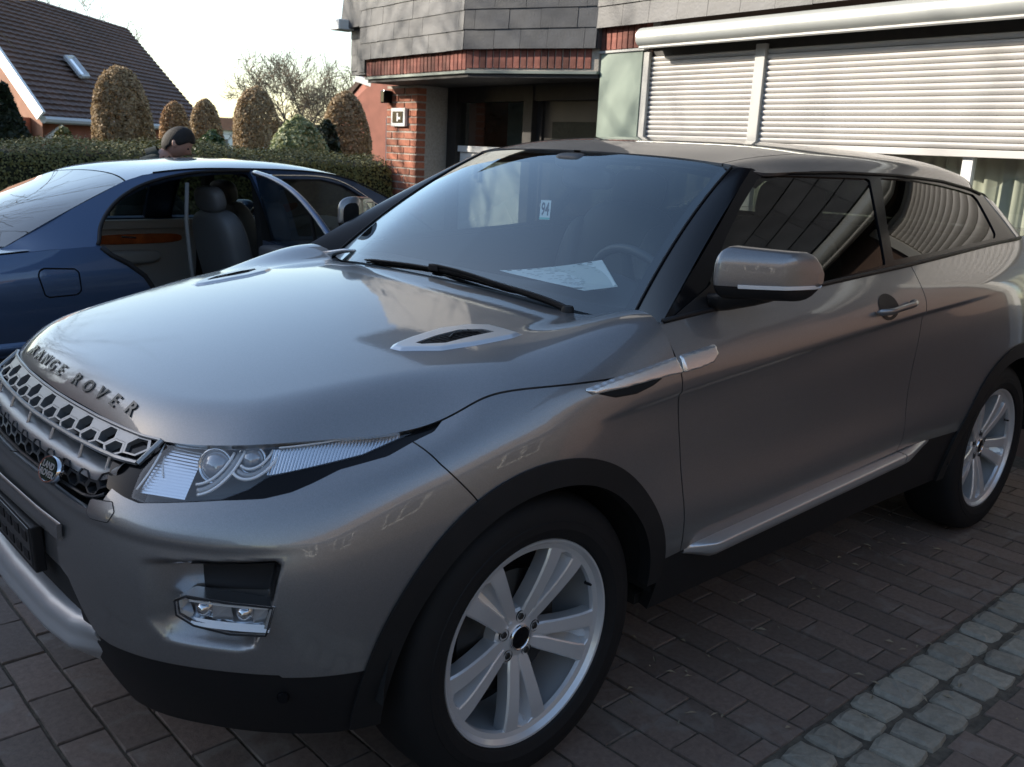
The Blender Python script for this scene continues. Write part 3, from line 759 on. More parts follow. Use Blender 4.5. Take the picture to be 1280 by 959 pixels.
# return wall and slate gable at the far end, with gutter end
hb('end_wall', (5.36, -4, -.1), (5.56, .20, 2.47), FARBRICK)
gp = hb('gable_return', (5.35, .2, 2.16), (5.66, .98, 4.6), SLATE)
m = MB(); m.prism([(5.30, 2.62), (5.80, 2.62), (5.60, 3.4), (5.30, 3.4)], 0, .7, Matrix(((1, 0, 0, 0), (0, 0, 1, .35), (0, 1, 0, 0), (0, 0, 0, 1)))); m.build('eaves_return', SLATE, HOUSE)
hb('gutter_end', (5.60, .95, 2.60), (5.80, 1.16, 2.70), WHITEP, bevel=.01)
for r in range(3):
    for j in range(2):
        m = MB(); m.add([(0, .006, 0), (.155, .006, 0), (.155, 0, .2), (0, 0, .2)], [(0, 1, 2, 3)]); o = m.build('slate', SLATE, HOUSE); o.location = (5.352+.157*j, .984, 2.18+.16*r+.02*j)
# roof over all
m = MB(); m.prism([(1.6, 4.85), (.7, 4.75), (-1.9, 7.0), (-4.6, 4.75), (-4.4, 4.85), (-1.9, 7.15)], -6.2, 5.6, Matrix(((0, 0, 1, 0), (1, 0, 0, 0), (0, 1, 0, 0), (0, 0, 0, 1)))); m.build('roof', TILE, HOUSE)
# ------------------------------------------------------------------ plants
def leafmesh(P, Nn, size, asp=.6, jit=.6):
    """quads of about size at P, facing roughly Nn"""
    n_ = len(P); d = Nn+nr.normal(0, jit, (n_, 3)); d /= np.linalg.norm(d, axis=1)[:, None]
    t = np.cross(d, nr.normal(0, 1, (n_, 3))); t /= np.linalg.norm(t, axis=1)[:, None]; b = np.cross(d, t)
    s = (size*nr.uniform(.6, 1.35, n_))[:, None]
    V = np.stack([P-t*s, P-b*s*asp+d*s*.15, P+t*s, P+b*s*asp+d*s*.15], 1).reshape(-1, 3)
    return V
def quads(name, V, mat, parent=None):
    n_ = len(V)//4; me = bpy.data.meshes.new(name); me.vertices.add(len(V)); me.vertices.foreach_set('co', V.ravel().astype(np.float32))
    me.loops.add(4*n_); me.loops.foreach_set('vertex_index', np.arange(4*n_, dtype=np.int32)); me.polygons.add(n_)
    me.polygons.foreach_set('loop_start', np.arange(0, 4*n_, 4, dtype=np.int32)); me.materials.append(mat); me.update(calc_edges=True); me.validate()
    return link(name, me, parent)
def leafmat(name, c1, c2, rough=.55, trans=.25):
    m, t, b = newmat(name); L = t.links.new
    geo = N(t, 'ShaderNodeNewGeometry'); mx = N(t, 'ShaderNodeMix', data_type='RGBA'); mx.inputs[6].default_value = (*c1, 1); mx.inputs[7].default_value = (*c2, 1)
    L(geo.outputs['Random Per Island'], mx.inputs[0]); L(mx.outputs[2], b.inputs['Base Color']); b.inputs['Roughness'].default_value = rough
    tr = N(t, 'ShaderNodeBsdfTranslucent'); L(mx.outputs[2], tr.inputs[0]); ms = N(t, 'ShaderNodeMixShader'); ms.inputs[0].default_value = trans
    out = [q for q in t.nodes if q.type == 'OUTPUT_MATERIAL'][0]; L(b.outputs[0], ms.inputs[1]); L(tr.outputs[0], ms.inputs[2]); L(ms.outputs[0], out.inputs[0])
    return m
HEDGEL = leafmat('hedge_leaf', (.095, .10, .028), (.175, .165, .048), .6, .08)
BEECH = leafmat('dry_beech_leaf', (.28, .16, .08), (.50, .34, .18), .7)
BEECH2 = leafmat('dry_hornbeam_twig', (.25, .175, .10), (.45, .34, .20), .7)
VARIEG = leafmat('variegated_leaf', (.05, .10, .02), (.58, .60, .34))
RHODO = leafmat('laurel_leaf', (.035, .065, .018), (.10, .15, .05), .35)
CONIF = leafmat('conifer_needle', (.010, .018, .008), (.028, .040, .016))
BARK = pm('bark', (.11, .085, .06), .9, noise=(6, .3), bump=(30, .01))
TWIG = pm('twig', (.20, .155, .105), .9)
DARKTW = pm('shrub_wood', (.06, .045, .03), .9)
def at(px, py, d):
    o = CAM_P; r = _f+_r2*((px-640)/_F)-_u2*((py-479.5)/_F)
    return o+r*d
def groundz(p): return -.09
# clipped hedge between the drive and the gardens
HA, HB_ = np.array([-7.0, 8.9]), np.array([4.55, 6.15]); hd = HB_-HA; HL = np.linalg.norm(hd); hd /= HL; hn = np.array([-hd[1], hd[0]])
if hn[1] < 0: hn = -hn
HEDGE = thing('hedge', 'long clipped green hedge running behind the blue car to the brick pillar', 'hedge', (HA[0], HA[1], -.09))
def hedge_pts(n_):
    u = nr.uniform(0, HL, n_); a = nr.uniform(0, 1, n_)
    prof = np.array([(.0, .0), (-.03, .5), (-.02, 1.0), (.0, 1.26), (.05, 1.36), (.18, 1.405), (.55, 1.455), (.85, 1.455), (.98, 1.36), (1.0, .8), (.98, 0)])
    k = np.r_[0, np.cumsum(np.linalg.norm(np.diff(prof, axis=0), axis=1))]; k /= k[-1]
    a = np.where(nr.uniform(0, 1, n_) < .85, .22+a*.52, a)
    w_ = np.interp(a, k, prof[:, 0]); z = np.interp(a, k, prof[:, 1]); e = 1e-3
    dw = np.interp(np.minimum(a+e, 1), k, prof[:, 0])-np.interp(np.maximum(a-e, 0), k, prof[:, 0]); dz = np.interp(np.minimum(a+e, 1), k, prof[:, 1])-np.interp(np.maximum(a-e, 0), k, prof[:, 1])
    no = np.stack([-dz, dw], 1); no /= np.linalg.norm(no, axis=1)[:, None]+1e-9
    bump = .03*np.sin(u*2.1)+.02*np.sin(u*5.3+z*4)+nr.normal(0, .02, n_)-np.abs(nr.normal(0, .02, n_))
    w2 = w_+no[:, 0]*bump; z2 = z+no[:, 1]*bump
    P = np.stack([hd[0]*u+hn[0]*w2, hd[1]*u+hn[1]*w2, z2], 1); Nn = np.stack([hn[0]*no[:, 0], hn[1]*no[:, 0], no[:, 1]], 1)
    return P, Nn
P, Nn = hedge_pts(110000); quads('foliage', leafmesh(P, Nn, .0145, .6, .32), HEDGEL, HEDGE)
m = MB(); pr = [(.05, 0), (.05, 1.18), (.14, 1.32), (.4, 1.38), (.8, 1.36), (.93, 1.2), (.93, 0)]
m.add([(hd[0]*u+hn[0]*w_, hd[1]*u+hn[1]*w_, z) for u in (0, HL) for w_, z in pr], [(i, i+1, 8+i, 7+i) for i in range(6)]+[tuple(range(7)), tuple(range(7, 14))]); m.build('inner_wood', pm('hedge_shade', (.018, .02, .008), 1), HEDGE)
def shrub(name, label, cat, px, base_py, d, w_px, h_px, mat, n_, size, shape, group=None, trunk=True, jit=.9, fill=.25, twig=None):
    """plant standing on the ground at the place seen at pixel column px and depth d; w and h as seen"""
    sc = d/_F
    c = at(px, base_py, d); R_ = w_px*sc/2; top = at(px, base_py-h_px, d).z; zb = -.09; H = top-zb
    T = thing(name, label, cat, (c.x, c.y, zb), group)
    z = nr.uniform(0, 1, n_); th = nr.uniform(0, 2*pi, n_)
    rad = np.interp(z, *shape)*R_; inner = nr.uniform(0, 1, n_)
    rr = rad*np.where(inner < fill, nr.uniform(.3, 1, n_)**.5, 1-np.abs(nr.normal(0, .035, n_)))
    rr = rr*(1+.05*np.sin(3*th+z*5)+.04*np.sin(7*th+z*11)+.03*np.sin(13*z+th))
    P = np.stack([rr*np.cos(th), rr*np.sin(th), z*H*1.0+nr.normal(0, .015, n_)], 1)
    Nn = np.stack([np.cos(th), np.sin(th), np.interp(z, [0, .6, 1], [.0, .2, 1.2])], 1)
    quads('foliage', leafmesh(P, Nn, size, .55, jit), mat, T)
    b = MB(); b.tube([(0, 0, 0), (0.01, .01, H*.35), (0, 0, H*.8)], [R_*.12+.02, R_*.08+.015, .01], 7)
    for k in range(26):
        a = nr.uniform(0, 2*pi); z0 = nr.uniform(.05, .7); q = min(1, z0+.28); r1 = np.interp(q, *shape)*R_*.93
        b.tube([(0, 0, z0*H*.8), (r1*.5*cos(a), r1*.5*sin(a), (z0*.8+q)/2*H), (r1*cos(a), r1*sin(a), q*H)], [.018, .012, .004], 4)
    b.build('branches', DARKTW, T)
    return T
EGG = ([0, .1, .3, .58, .73, .83, .91, .96, .99, 1], [.88, .96, 1.0, 1.0, .95, .85, .68, .48, .25, .03]); BALL = ([0, .15, .4, .65, .8, .9, .96, .99, 1], [.8, .93, 1, .98, .86, .68, .46, .24, .03])
COLU = ([0, .1, .4, .7, .84, .93, .98, 1], [.93, .98, 1, .97, .84, .6, .33, .04]); CONE = ([0, .05, .5, 1], [1, 1, .62, .04]); LOW = ([0, .2, .45, .7, .85, .95, 1], [.95, 1, .95, .78, .58, .33, .06])
shrub('clipped_beech', 'tall egg-shaped clipped beech with dry brown leaves, in front of the dark tiled roof', 'shrub', 154, 190, 14.5, 72, 103, BEECH2, 22000, .03, EGG, 'clipped brown shrubs behind the hedge')
shrub('clipped_beech', 'small rounded brown clipped shrub right behind the bent person\'s head', 'shrub', 220, 190, 17, 40, 61, BEECH, 12000, .03, EGG, 'clipped brown shrubs behind the hedge')
shrub('clipped_beech', 'pale brown twiggy clipped shrub just right of the person\'s head', 'shrub', 258, 190, 19, 42, 64, BEECH2, 12000, .033, BALL, 'clipped brown shrubs behind the hedge')
shrub('clipped_beech', 'round brown clipped shrub left of the bare tree', 'shrub', 321, 190, 18, 60, 79, BEECH2, 15000, .034, BALL, 'clipped brown shrubs behind the hedge')
shrub('clipped_beech', 'broad brown clipped beech in front of the red brick gable', 'shrub', 432, 192, 15, 60, 75, BEECH2, 17000, .03, COLU, 'clipped brown shrubs behind the hedge')
shrub('variegated_bush', 'dome-shaped green bush speckled with cream leaves behind the hedge', 'bush', 374, 192, 12.5, 104, 44, VARIEG, 11000, .034, LOW, jit=.7)
shrub('laurel_bush', 'low glossy green bush just above the hedge right of the person', 'bush', 266, 192, 13, 66, 26, RHODO, 4200, .045, LOW, jit=.7)
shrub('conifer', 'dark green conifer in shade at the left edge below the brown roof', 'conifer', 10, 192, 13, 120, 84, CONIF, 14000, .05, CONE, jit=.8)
shrub('box_ball', 'small round olive green bush beside the white downpipe', 'bush', 81, 188, 16, 30, 28, HEDGEL, 1800, .04, BALL)
shrub('dark_bush', 'dark evergreen bush between the speckled bush and the brown beech', 'bush', 408, 192, 13.6, 50, 40, CONIF, 3000, .05, LOW)
def bare_tree(label, px, d, h_px, spread, seed, group='bare trees behind the gardens', pos=None, H=None):
    rr = random.Random(seed); sc = d/_F; c = pos or at(px, 190, d); H = H or at(px, 190-h_px, d).z+.3
    T = thing('bare_tree', label, 'tree', (c.x, c.y, -.3), group)
    tk = MB(); tw = MB()
    def grow(p, dr, L_, r, lev):
        pts = [p]; q = p; n_ = 4
        for k in range(n_):
            dr = (dr+Vector((rr.gauss(0, .10), rr.gauss(0, .10), rr.gauss(.05, .06)))).normalized(); q = q+dr*L_/n_; pts.append(q)
            if lev < 4 and k >= (1 if lev else 1):
                for _ in range(2 if lev else 2):
                    a = rr.uniform(0, 2*pi); side = dr.orthogonal(); side.rotate(Matrix.Rotation(a, 3, dr)); nd = (dr*.75+side*rr.uniform(.45, .85)*spread).normalized()
                    grow(q, nd, L_*rr.uniform(.52, .72), r*(.62-.08*k), lev+1)
        (tk if lev < 2 else tw).tube(pts, [max(r*(1-.6*i/n_), .28*sc) for i in range(n_+1)], 5 if lev < 2 else 3, cap=False)
    grow(Vector((0, 0, 0)), Vector((rr.gauss(0, .05), rr.gauss(0, .05), 1)), H*.46, H*.016, 0)
    tk.build('trunk', BARK, T, fix=False); tw.build('crown', TWIG, T, fix=False)
bare_tree('tall slender bare tree rising over the speckled bush', 376, 38, 150, 1.0, 4)
bare_tree('bare tree with pale twigs leaning left of the tall one', 352, 42, 125, .9, 11)
bare_tree('bare tree half hidden by the slate gable', 418, 40, 120, 1.0, 23)
bare_tree('bare tree peeping over the ridge of the brown roof', 75, 70, 205, 1.0, 8)
# distant woodland band
P = np.stack([nr.uniform(30, 150, 26000), nr.uniform(60, 160, 26000), np.zeros(26000)], 1)
P = P[(P[:, 1] > 50+.35*P[:, 0])][:20000]; P[:, 2] = nr.uniform(0, 1, len(P))*(2.4+1.2*np.sin(P[:, 0]*.21+P[:, 1]*.13)+.8*np.sin(P[:, 0]*.53))-.3
fw = quads('distant_trees', leafmesh(P, np.array([[-.6, -.8, .2]])*np.ones((len(P), 1)), .32, .6, .9), leafmat('distant_twigs', (.15, .12, .085), (.22, .19, .14)), None); fw['kind'] = 'stuff'
# ------------------------------------------------------------------ neighbouring houses in view
def wpt(px, py, d): p = at(px, py, d); return Vector(p)
def roof_plane(parent, a, b, c_, d_, rows, mat, amp=.05, name='tiles'):
    """courses of tiles between eaves a-b and ridge d_-c_"""
    m = MB(); nrm = (b-a).cross(d_-a).normalized(); n_ = 60
    for r in range(rows):
        t0, t1 = r/rows, (r+1)/rows+.004
        l0, r0, l1, r1 = a.lerp(d_, t0), b.lerp(c_, t0), a.lerp(d_, min(t1, 1)), b.lerp(c_, min(t1, 1))
        v = []
        for i in range(n_+1):
            w_ = amp*.5*abs(sin(i*pi/2)); p = l0.lerp(r0, i/n_); q = l1.lerp(r1, i/n_); v += [p, p+nrm*(amp+w_), q+nrm*w_*.3]
        f = []
        for i in range(n_): k = 3*i; f += [(k, k+3, k+4, k+1), (k+1, k+4, k+5, k+2)]
        m.add(v, f)
    return m.build(name, mat, parent, fix=False, kind='stuff')
# brown roofed house at the left
LH = thing('brown_roof_house', 'house with big dark brown tiled roof, skylight and sunlit gable verge at far left', 'house')
e0, e1 = wpt(52, 145, 23), wpt(262, 152, 34); r0, r1 = wpt(-75, -38, 25.7), wpt(158, 35, 38)
e1 = Vector((e1.x, e1.y, e0.z)); r0.z = r1.z
e0l = e0
roof_plane(LH, e0, e1, r1, r0, 26, TILE, .05)
m = MB(); base = [(e0.x, e0.y), (e1.x, e1.y)]
back = Vector((e1.y-e0.y, -(e1.x-e0.x), 0)).normalized(); 
if back.dot(Vector((CAM_P.x-e0.x, CAM_P.y-e0.y, 0))) > 0: back = -back
eb0 = r0+(r0-e0)*Vector((1, 1, -1)) if False else Vector((2*r0.x-e0.x, 2*r0.y-e0.y, e0.z)); eb1 = Vector((2*r1.x-e1.x, 2*r1.y-e1.y, e1.z))
m.add([e0, r0, eb0], [(0, 1, 2)]); m.build('gable', ORANGE, LH)
m = MB(); m.add([e1, r1, eb1], [(0, 1, 2)]); m.build('gable', ORANGE, LH)
m = MB(); m.add([eb0, eb1, r1, r0], [(0, 1, 2, 3)]); m.build('rear_roof', TILE, LH)
ins = back*.5; m = MB()
m.add([e0+ins+Vector((0, 0, -.05)), e1+ins+Vector((0, 0, -.05)), Vector((e1.x, e1.y, -1))+ins, Vector((e0.x, e0.y, -1))+ins], [(0, 1, 2, 3)]); m.build('wall', FARBRICK, LH)
m = MB(); m.add([e0, eb0, Vector((eb0.x, eb0.y, -1)), Vector((e0.x, e0.y, -1))], [(0, 1, 2, 3)]); m.build('gable_wall', ORANGE, LH)
m = MB(); dv = (r0-e0).normalized(); nn_ = (e1-e0).cross(r0-e0).normalized(); sd = (e1-e0).normalized()
for k, (o0, o1) in enumerate(((-.09, .05),)):
    m.add([e0+sd*o0-nn_*.12, e0+sd*o1-nn_*.12, r0+sd*o1-nn_*.12, r0+sd*o0-nn_*.12, e0+sd*o0+nn_*.13, e0+sd*o1+nn_*.13, r0+sd*o1+nn_*.13, r0+sd*o0+nn_*.13], [(0, 3, 2, 1), (4, 5, 6, 7), (0, 1, 5, 4), (1, 2, 6, 5), (2, 3, 7, 6), (3, 0, 4, 7)])
m.build('verge_board', WHITEP, LH)
m = MB(); m.tube([e0+nn_*.05-Vector((0, 0, .12)), e1+nn_*.05-Vector((0, 0, .12))], .09, 8); m.build('gutter', ZINC, LH)
m = MB(); m.tube([e0+sd*1.0-Vector((0, 0, .2)), e0+sd*.7+ins-Vector((0, 0, .7)), Vector((e0.x, e0.y, -.5))+sd*.7+ins*.9], .07, 8); m.build('downpipe', WHITEP, LH)
def onroof(px, py):
    r = (_f+_r2*((px-640)/_F)-_u2*((py-479.5)/_F)); t = (e0-CAM_P).dot(nn_)/r.dot(nn_); return CAM_P+r*t
q = [onroof(78, 76)+nn_*.14, onroof(88, 76)+nn_*.14, onroof(107, 100)+nn_*.14, onroof(97, 100)+nn_*.14]
m = MB(); m.add(q, [(0, 1, 2, 3)]); SKYL = m.build('skylight', glassmat('skylight_glass', (.05, .06, .07), 1.5, 6), LH)
m = MB()
for i in range(4): m.tube([q[i], q[(i+1) % 4]], .06, 5)
m.build('skylight_frame', ZINC, SKYL)
# red brick house behind, half hidden by the slate gable
RH = thing('brick_gable_house', 'purple-red brick gable with white verge behind the brown clipped beech', 'house')
a0 = wpt(395, 178, 24); a1 = wpt(500, 178, 22); a0.z = a1.z = -.2; wt = wpt(500, 70, 22); ee = wpt(395, 176, 24); ee.z = 1.3
apex = wpt(455, 98, 23)
m = MB(); m.add([a0, a1, Vector((a1.x, a1.y, wt.z)), Vector((apex.x, apex.y, apex.z)), Vector((a0.x, a0.y, 1.55))], [(0, 1, 2, 3, 4)])
m.build('wall', FARBRICK, RH); m = MB()
bk = (a0-CAM_P); bk.z = 0; bk.normalize(); m.add([p+bk*6 for p in (a0, a1, Vector((a1.x, a1.y, wt.z)), Vector((apex.x, apex.y, apex.z)), Vector((a0.x, a0.y, 1.55)))], [(0, 1, 2, 3, 4)])
m.build('wall', FARBRICK, RH)
m = MB(); A_, B_ = Vector((a0.x, a0.y, 1.55))-bk*.25, Vector((apex.x, apex.y, apex.z))-bk*.25; Cc = Vector((a1.x, a1.y, wt.z))-bk*.25
for p, q_ in ((A_, B_), (B_, Cc)): m.add([p, q_, q_+bk*6.4, p+bk*6.4, p+Vector((0, 0, .16)), q_+Vector((0, 0, .16)), q_+bk*6.4+Vector((0, 0, .16)), p+bk*6.4+Vector((0, 0, .16))], [(0, 1, 2, 3), (4, 5, 6, 7), (0, 1, 5, 4), (1, 2, 6, 5), (3, 0, 4, 7), (2, 3, 7, 6)])
m.build('roof', TILE, RH)
m = MB(); m.tube([wpt(446, 98, 22.6), wpt(466, 105, 22.4)], .10, 4); m.build('verge_board', WHITEP, RH)
# far white bungalow between the shrubs
FH = thing('white_bungalow', 'low white bungalow with red roof far behind the brown shrubs', 'house', tuple(wpt(284, 170, 60)))
m = MB(); m.box((-4, -1, -2.5), (4, 1, .35)); m.build('wall', WHITEP, FH); m = MB(); m.prism([(-4.3, .35), (4.3, .35), (3.3, 1.1), (-3.3, 1.1)], -1.3, 1.3, Matrix(((1, 0, 0, 0), (0, 0, 1, 0), (0, 1, 0, 0), (0, 0, 0, 1)))); m.build('roof', ORANGE, FH)
m = MB()
for k in range(3): m.box((-2.8+2*k, -1.05, -1.2), (-1.8+2*k, -1.0, -.2))
m.build('windows', ROOM, FH)
FH.rotation_euler = (0, 0, radians(-35))
# blue and white banner pole
bp0 = wpt(487, 192, 12.5); BN_ = thing('banner', 'narrow blue and white upright banner beside the brick pillar', 'banner', (bp0.x, bp0.y, -.09))
m = MB(); m.tube([(0, 0, 0), (0, 0, 1.98)], .02, 8); m.build('pole', WHITEP, BN_)
dx = Vector((_r2.x, _r2.y, 0)).normalized()
for k, (c0, c1, mt) in enumerate(((-.055, -.01, WHITEP), (-.008, .055, pm('banner_blue', (.16, .18, .42), .6)))):
    m = MB(); m.add([tuple(dx*c0+Vector((0, 0, .6))), tuple(dx*c1+Vector((0, 0, .6))), tuple(dx*c1+Vector((0, 0, 1.9))), tuple(dx*c0+Vector((0, 0, 1.9)))]+[tuple(dx*c_+Vector((0, 0, z))+Vector((dx.y, -dx.x, 0))*-.02) for c_, z in ((c0, .6), (c1, .6), (c1, 1.9), (c0, 1.9))], [(0, 1, 2, 3), (4, 5, 6, 7), (0, 1, 5, 4), (1, 2, 6, 5), (2, 3, 7, 6), (3, 0, 4, 7)]); m.build('banner_cloth', mt, BN_)
# ------------------------------------------------------------------ out of frame: what shades the drive and what the paint reflects
SDIR = Vector((cos(SUN_AZ), sin(SUN_AZ), 0)); PERP = Vector((SDIR.y, -SDIR.x, 0))
SH = thing('tall_neighbour_house', 'tall brick house left of the drive that shades both cars', 'house')
def sp(q, t, z): v = PERP*q+SDIR*t; return (v.x, v.y, z)
SQ0, SQ1, ST = -4.8, 4.2, 15.0
HSH = 1.95+ST*math.tan(SUN_EL)-.53*math.tan(SUN_EL)*-1
m = MB()
v = [sp(SQ0, ST-3.5, -.1), sp(SQ1, ST-3.5, -.1), sp(SQ1, ST+5, -.1), sp(SQ0, ST+5, -.1), sp(SQ0, ST-3.5, HSH-2.6), sp(SQ1, ST-3.5, HSH-2.6), sp(SQ1, ST+5, HSH-2.6), sp(SQ0, ST+5, HSH-2.6)]
m.add(v, [(0, 1, 5, 4), (1, 2, 6, 5), (2, 3, 7, 6), (3, 0, 4, 7)]); m.build('wall', FARBRICK, SH)
m = MB(); m.add([sp(SQ0, ST-4, HSH-2.9), sp(SQ1, ST-4, HSH-2.9), sp(SQ1, ST+5.5, HSH-2.9), sp(SQ0, ST+5.5, HSH-2.9), sp(SQ0, ST, HSH), sp(SQ1, ST, HSH)], [(0, 1, 5, 4), (2, 3, 4, 5), (1, 2, 5), (3, 0, 4), (0, 3, 2, 1)]); m.build('roof', TILE, SH)
NB = thing('opposite_house', 'brick house with yellow-brown tiled roof facing the grey car across the drive', 'house')
yb = -9.0
m = MB(); m.box((-9, yb-7, -.1), (7.5, yb, 2.7)); m.build('wall', pm('brown_clinker', (.078, .068, .060), .9, noise=(3, .2)), NB)
roof_plane(NB, Vector((-9.4, yb+.6, 2.6)), Vector((7.9, yb+.6, 2.6)), Vector((7.9, yb-3.6, 5.3)), Vector((-9.4, yb-3.6, 5.3)), 22, TILE2, .05)
m = MB(); m.add([(-9.4, yb-3.6, 5.3), (7.9, yb-3.6, 5.3), (7.9, yb-7.8, 2.6), (-9.4, yb-7.8, 2.6)], [(0, 1, 2, 3)]); m.build('rear_roof', TILE2, NB)
m = MB(); m.add([(7.5, yb, 2.7), (7.5, yb-3.6, 5.1), (7.5, yb-7, 2.7)], [(0, 1, 2)]); m.add([(-9, yb, 2.7), (-9, yb-3.6, 5.1), (-9, yb-7, 2.7)], [(0, 1, 2)]); m.build('gable', SLATE, NB)
for k, x in enumerate((-6.5, -3.2, .4, 3.6)):
    w_ = hb('window', (x, yb-.01, .9), (x+1.5, yb+.04, 2.2), WHITEP, NB); m = MB(); m.box((x+.08, yb+.041, .98), (x+.71, yb+.05, 2.12)); m.box((x+.79, yb+.041, .98), (x+1.42, yb+.05, 2.12)); m.build('pane', GLOSSBLACK, w_)
m = MB(); m.tube([(-9.4, yb+.68, 2.55), (7.9, yb+.68, 2.55)], .07, 8); m.build('gutter', ZINC, NB)
BH = thing('street_house', 'pale brick house across the street behind the camera', 'house', (-17, -1, 0), rot=(0, 0, radians(8)))
m = MB(); m.box((-5, -9, -.1), (0, 10, 3.0)); m.build('wall', pm('warm_clinker', (.24, .17, .125), .9, noise=(3, .2)), BH)
roof_plane(BH, Vector((.5, 10.4, 2.9)), Vector((.5, -9.4, 2.9)), Vector((-3, -9.4, 6.3)), Vector((-3, 10.4, 6.3)), 20, TILE, .05)
for y in (-6, -2.5, 1.5, 5.5):
    w_ = hb('window', (-.01, y, .9), (.04, y+1.6, 2.3), WHITEP, BH); m = MB(); m.box((.041, y+.08, .98), (.05, y+.76, 2.2)); m.box((.041, y+.84, .98), (.05, y+1.52, 2.2)); m.build('pane', GLOSSBLACK, w_)
for k, (x, y, hh) in enumerate(((-12, 6, 3.2), (-11, -7, 2.4), (-10, 11, 4.0))):
    sc = 1; T = thing('garden_shrub', ['rounded evergreen shrub by the street behind the camera, tallest but one', 'low evergreen shrub by the street near the opposite house', 'tall evergreen shrub by the street left of the camera'][k], 'bush', (x, y, -.07))
    n_ = 5000; z = nr.uniform(0, 1, n_); th = nr.uniform(0, 2*pi, n_); rr = np.interp(z, *BALL)*hh*.45*(1-np.abs(nr.normal(0, .05, n_)))
    quads('foliage', leafmesh(np.stack([rr*np.cos(th), rr*np.sin(th), z*hh], 1), np.stack([np.cos(th), np.sin(th), z], 1), .09), HEDGEL, T)

TH = thing('added_hedge', 'added dark evergreen hedge out of view left of the drive, screening bright sky from the porch glass', 'hedge', sp(4.2, 18, -.09))  # unseen hedge, added so the porch panes reflect dark leaves, not bright sky
n_ = 26000; a = nr.uniform(0, 1, n_); zz = nr.uniform(0, 1, n_)**.9*4.6; fr_b = nr.choice([-1, 1], n_)
Pq = np.outer(a*7.5, np.array(PERP))+np.outer(fr_b*.7*(1-.3*zz/4.6)+nr.normal(0, .10, n_)+.25*np.sin(a*19), np.array(SDIR)); Pq[:, 2] = zz*(1+.09*np.sin(a*31)+.06*np.sin(a*57))
quads('foliage', leafmesh(Pq, np.outer(fr_b, np.array(SDIR))+np.array([0, 0, .3]), .07), CONIF, TH)
m = MB(); m.add([tuple(PERP*q+SDIR*t+Vector((0, 0, z))) for q in (0, 7.5) for t, z in ((-.4, 0), (-.4, 4), (.4, 4), (.4, 0))], [(0, 1, 5, 4), (1, 2, 6, 5), (2, 3, 7, 6), (0, 1, 2, 3), (4, 5, 6, 7)]); m.build('inner_wood', DARKTW, TH)

_tp = PERP*5.7+SDIR*13
bare_tree('bare street tree between the tall neighbour house and the added hedge', 0, 26, 0, .9, 31, None, Vector((_tp.x, _tp.y, -.3)), 10.6)
# ------------------------------------------------------------------ the grey car
CAR = thing('parked_car', 'grey metallic two-door off-road coupe parked nose first with silver five-spoke wheels', 'car')
_b, _ = belt_mesh()
AX = .365
FOG = ab(np.array([(-.802,.606,.690),(-.70,.735,.701),(-.614,.821,.712),(-.605,.83,.704),(-.622,.823,.623),(-.642,.792,.524),(-.663,.769,.512),(-.763,.646,.514),(-.79,.612,.557)]))
HEAD = ab(np.array([(-.742,.43,1.05),(-.742,.43,.876),(-.79,.44,.83),(-.805,.475,.800),(-.779,.53,.79),(-.765,.57,.786),(-.663,.706,.808),(-.60,.757,.815),(-.555,.782,.826),(-.517,.796,.840),(-.464,.803,.858),(-.369,.832,.876),(-.30,.832,.897),(-.255,.835,.910),(-.15,.86,1.05)]))
LENSP = ab(np.array([(-.70,.53,1.05),(-.715,.527,.875),(-.757,.528,.83),(-.772,.545,.7955),(-.760,.572,.7925),(-.664,.702,.814),(-.625,.730,.832),(-.586,.735,.852),(-.499,.761,.866),(-.404,.792,.882),(-.29,.80,.910),(-.24,.83,1.05)]))
def fog_depth(V):
    q = ab(V); d = polyd(q, FOG)
    ramp = sstep((q[:, 0]+.02)/.13); low = .25+.75*sstep((q[:, 1]-.512)/.06)
    return np.where(V[:, 0] < -.4, .055*sstep(d/.014)*ramp*low, 0)
def bumper_crease(V):
    t = np.interp(V[:, 1], [0, .45, .6, .75, .85], [.742, .742, .738, .735, .742])-V[:, 2]
    return np.where(V[:, 0] < -.35, .006*sstep(t/.02)*np.exp(-(np.maximum(t-.02, 0)/.30)**2)*sstep((.88-V[:, 1])/.12), 0)
_b.V = _b.V-_b.N*(fog_depth(_b.V)+bumper_crease(_b.V))[:, None]
_cr = crease(_b.V[:, 0], _b.V[:, 2])*(_b.V[:, 1] > .5)
_b.V[:, 1] -= _cr
_b.N = _b.calcN()
BELT = _b
def z_bottom(M):
    x, s, z = M.V.T
    zb = np.interp(x, [-.9, -.25, .3, .52, 1.8, 2.3, 3.1, 3.5], [.460, .452, .455, .468, .535, .52, .50, .50])
    fr = np.interp(s, [0, .335, .375, .455, .5], [.586, .584, .572, .470, .462])
    return np.where(x < -.6, np.maximum(zb, fr), zb)
f_hood = lambda M, g=0: .735-g-M.A[:, 1]
f_head = lambda M, g=0: np.where(M.V[:, 0] < -.1, -polyd(ab(M.V), HEAD), .1)-g
f_grille = lambda M: np.maximum(M.V[:, 1]-.497, np.where(M.V[:, 0] < -.5, .548-M.A[:, 1], .1))
f_seam = lambda M: np.interp(M.V[:, 2], [.45, .76, .79, .862, .894, .95], [-.195, -.195, -.218, -.281, -.301, -.33])-M.V[:, 0]
f_doorf = lambda M: M.V[:, 0]-np.interp(M.V[:, 2], [.45, .60, .766, .87, .995, 1.094], [.527, .506, .479, .456, .430, .414])
f_doorr = lambda M: np.interp(M.V[:, 2], [.5, .576, .8, .998, 1.08, 1.17], [1.715, 1.743, 1.752, 1.755, 1.772, 1.798])-M.V[:, 0]
f_arch = lambda M, r=.462: np.minimum(np.hypot(M.V[:, 0], M.V[:, 2]-AX), np.hypot(M.V[:, 0]-2.66, M.V[:, 2]-AX))-r
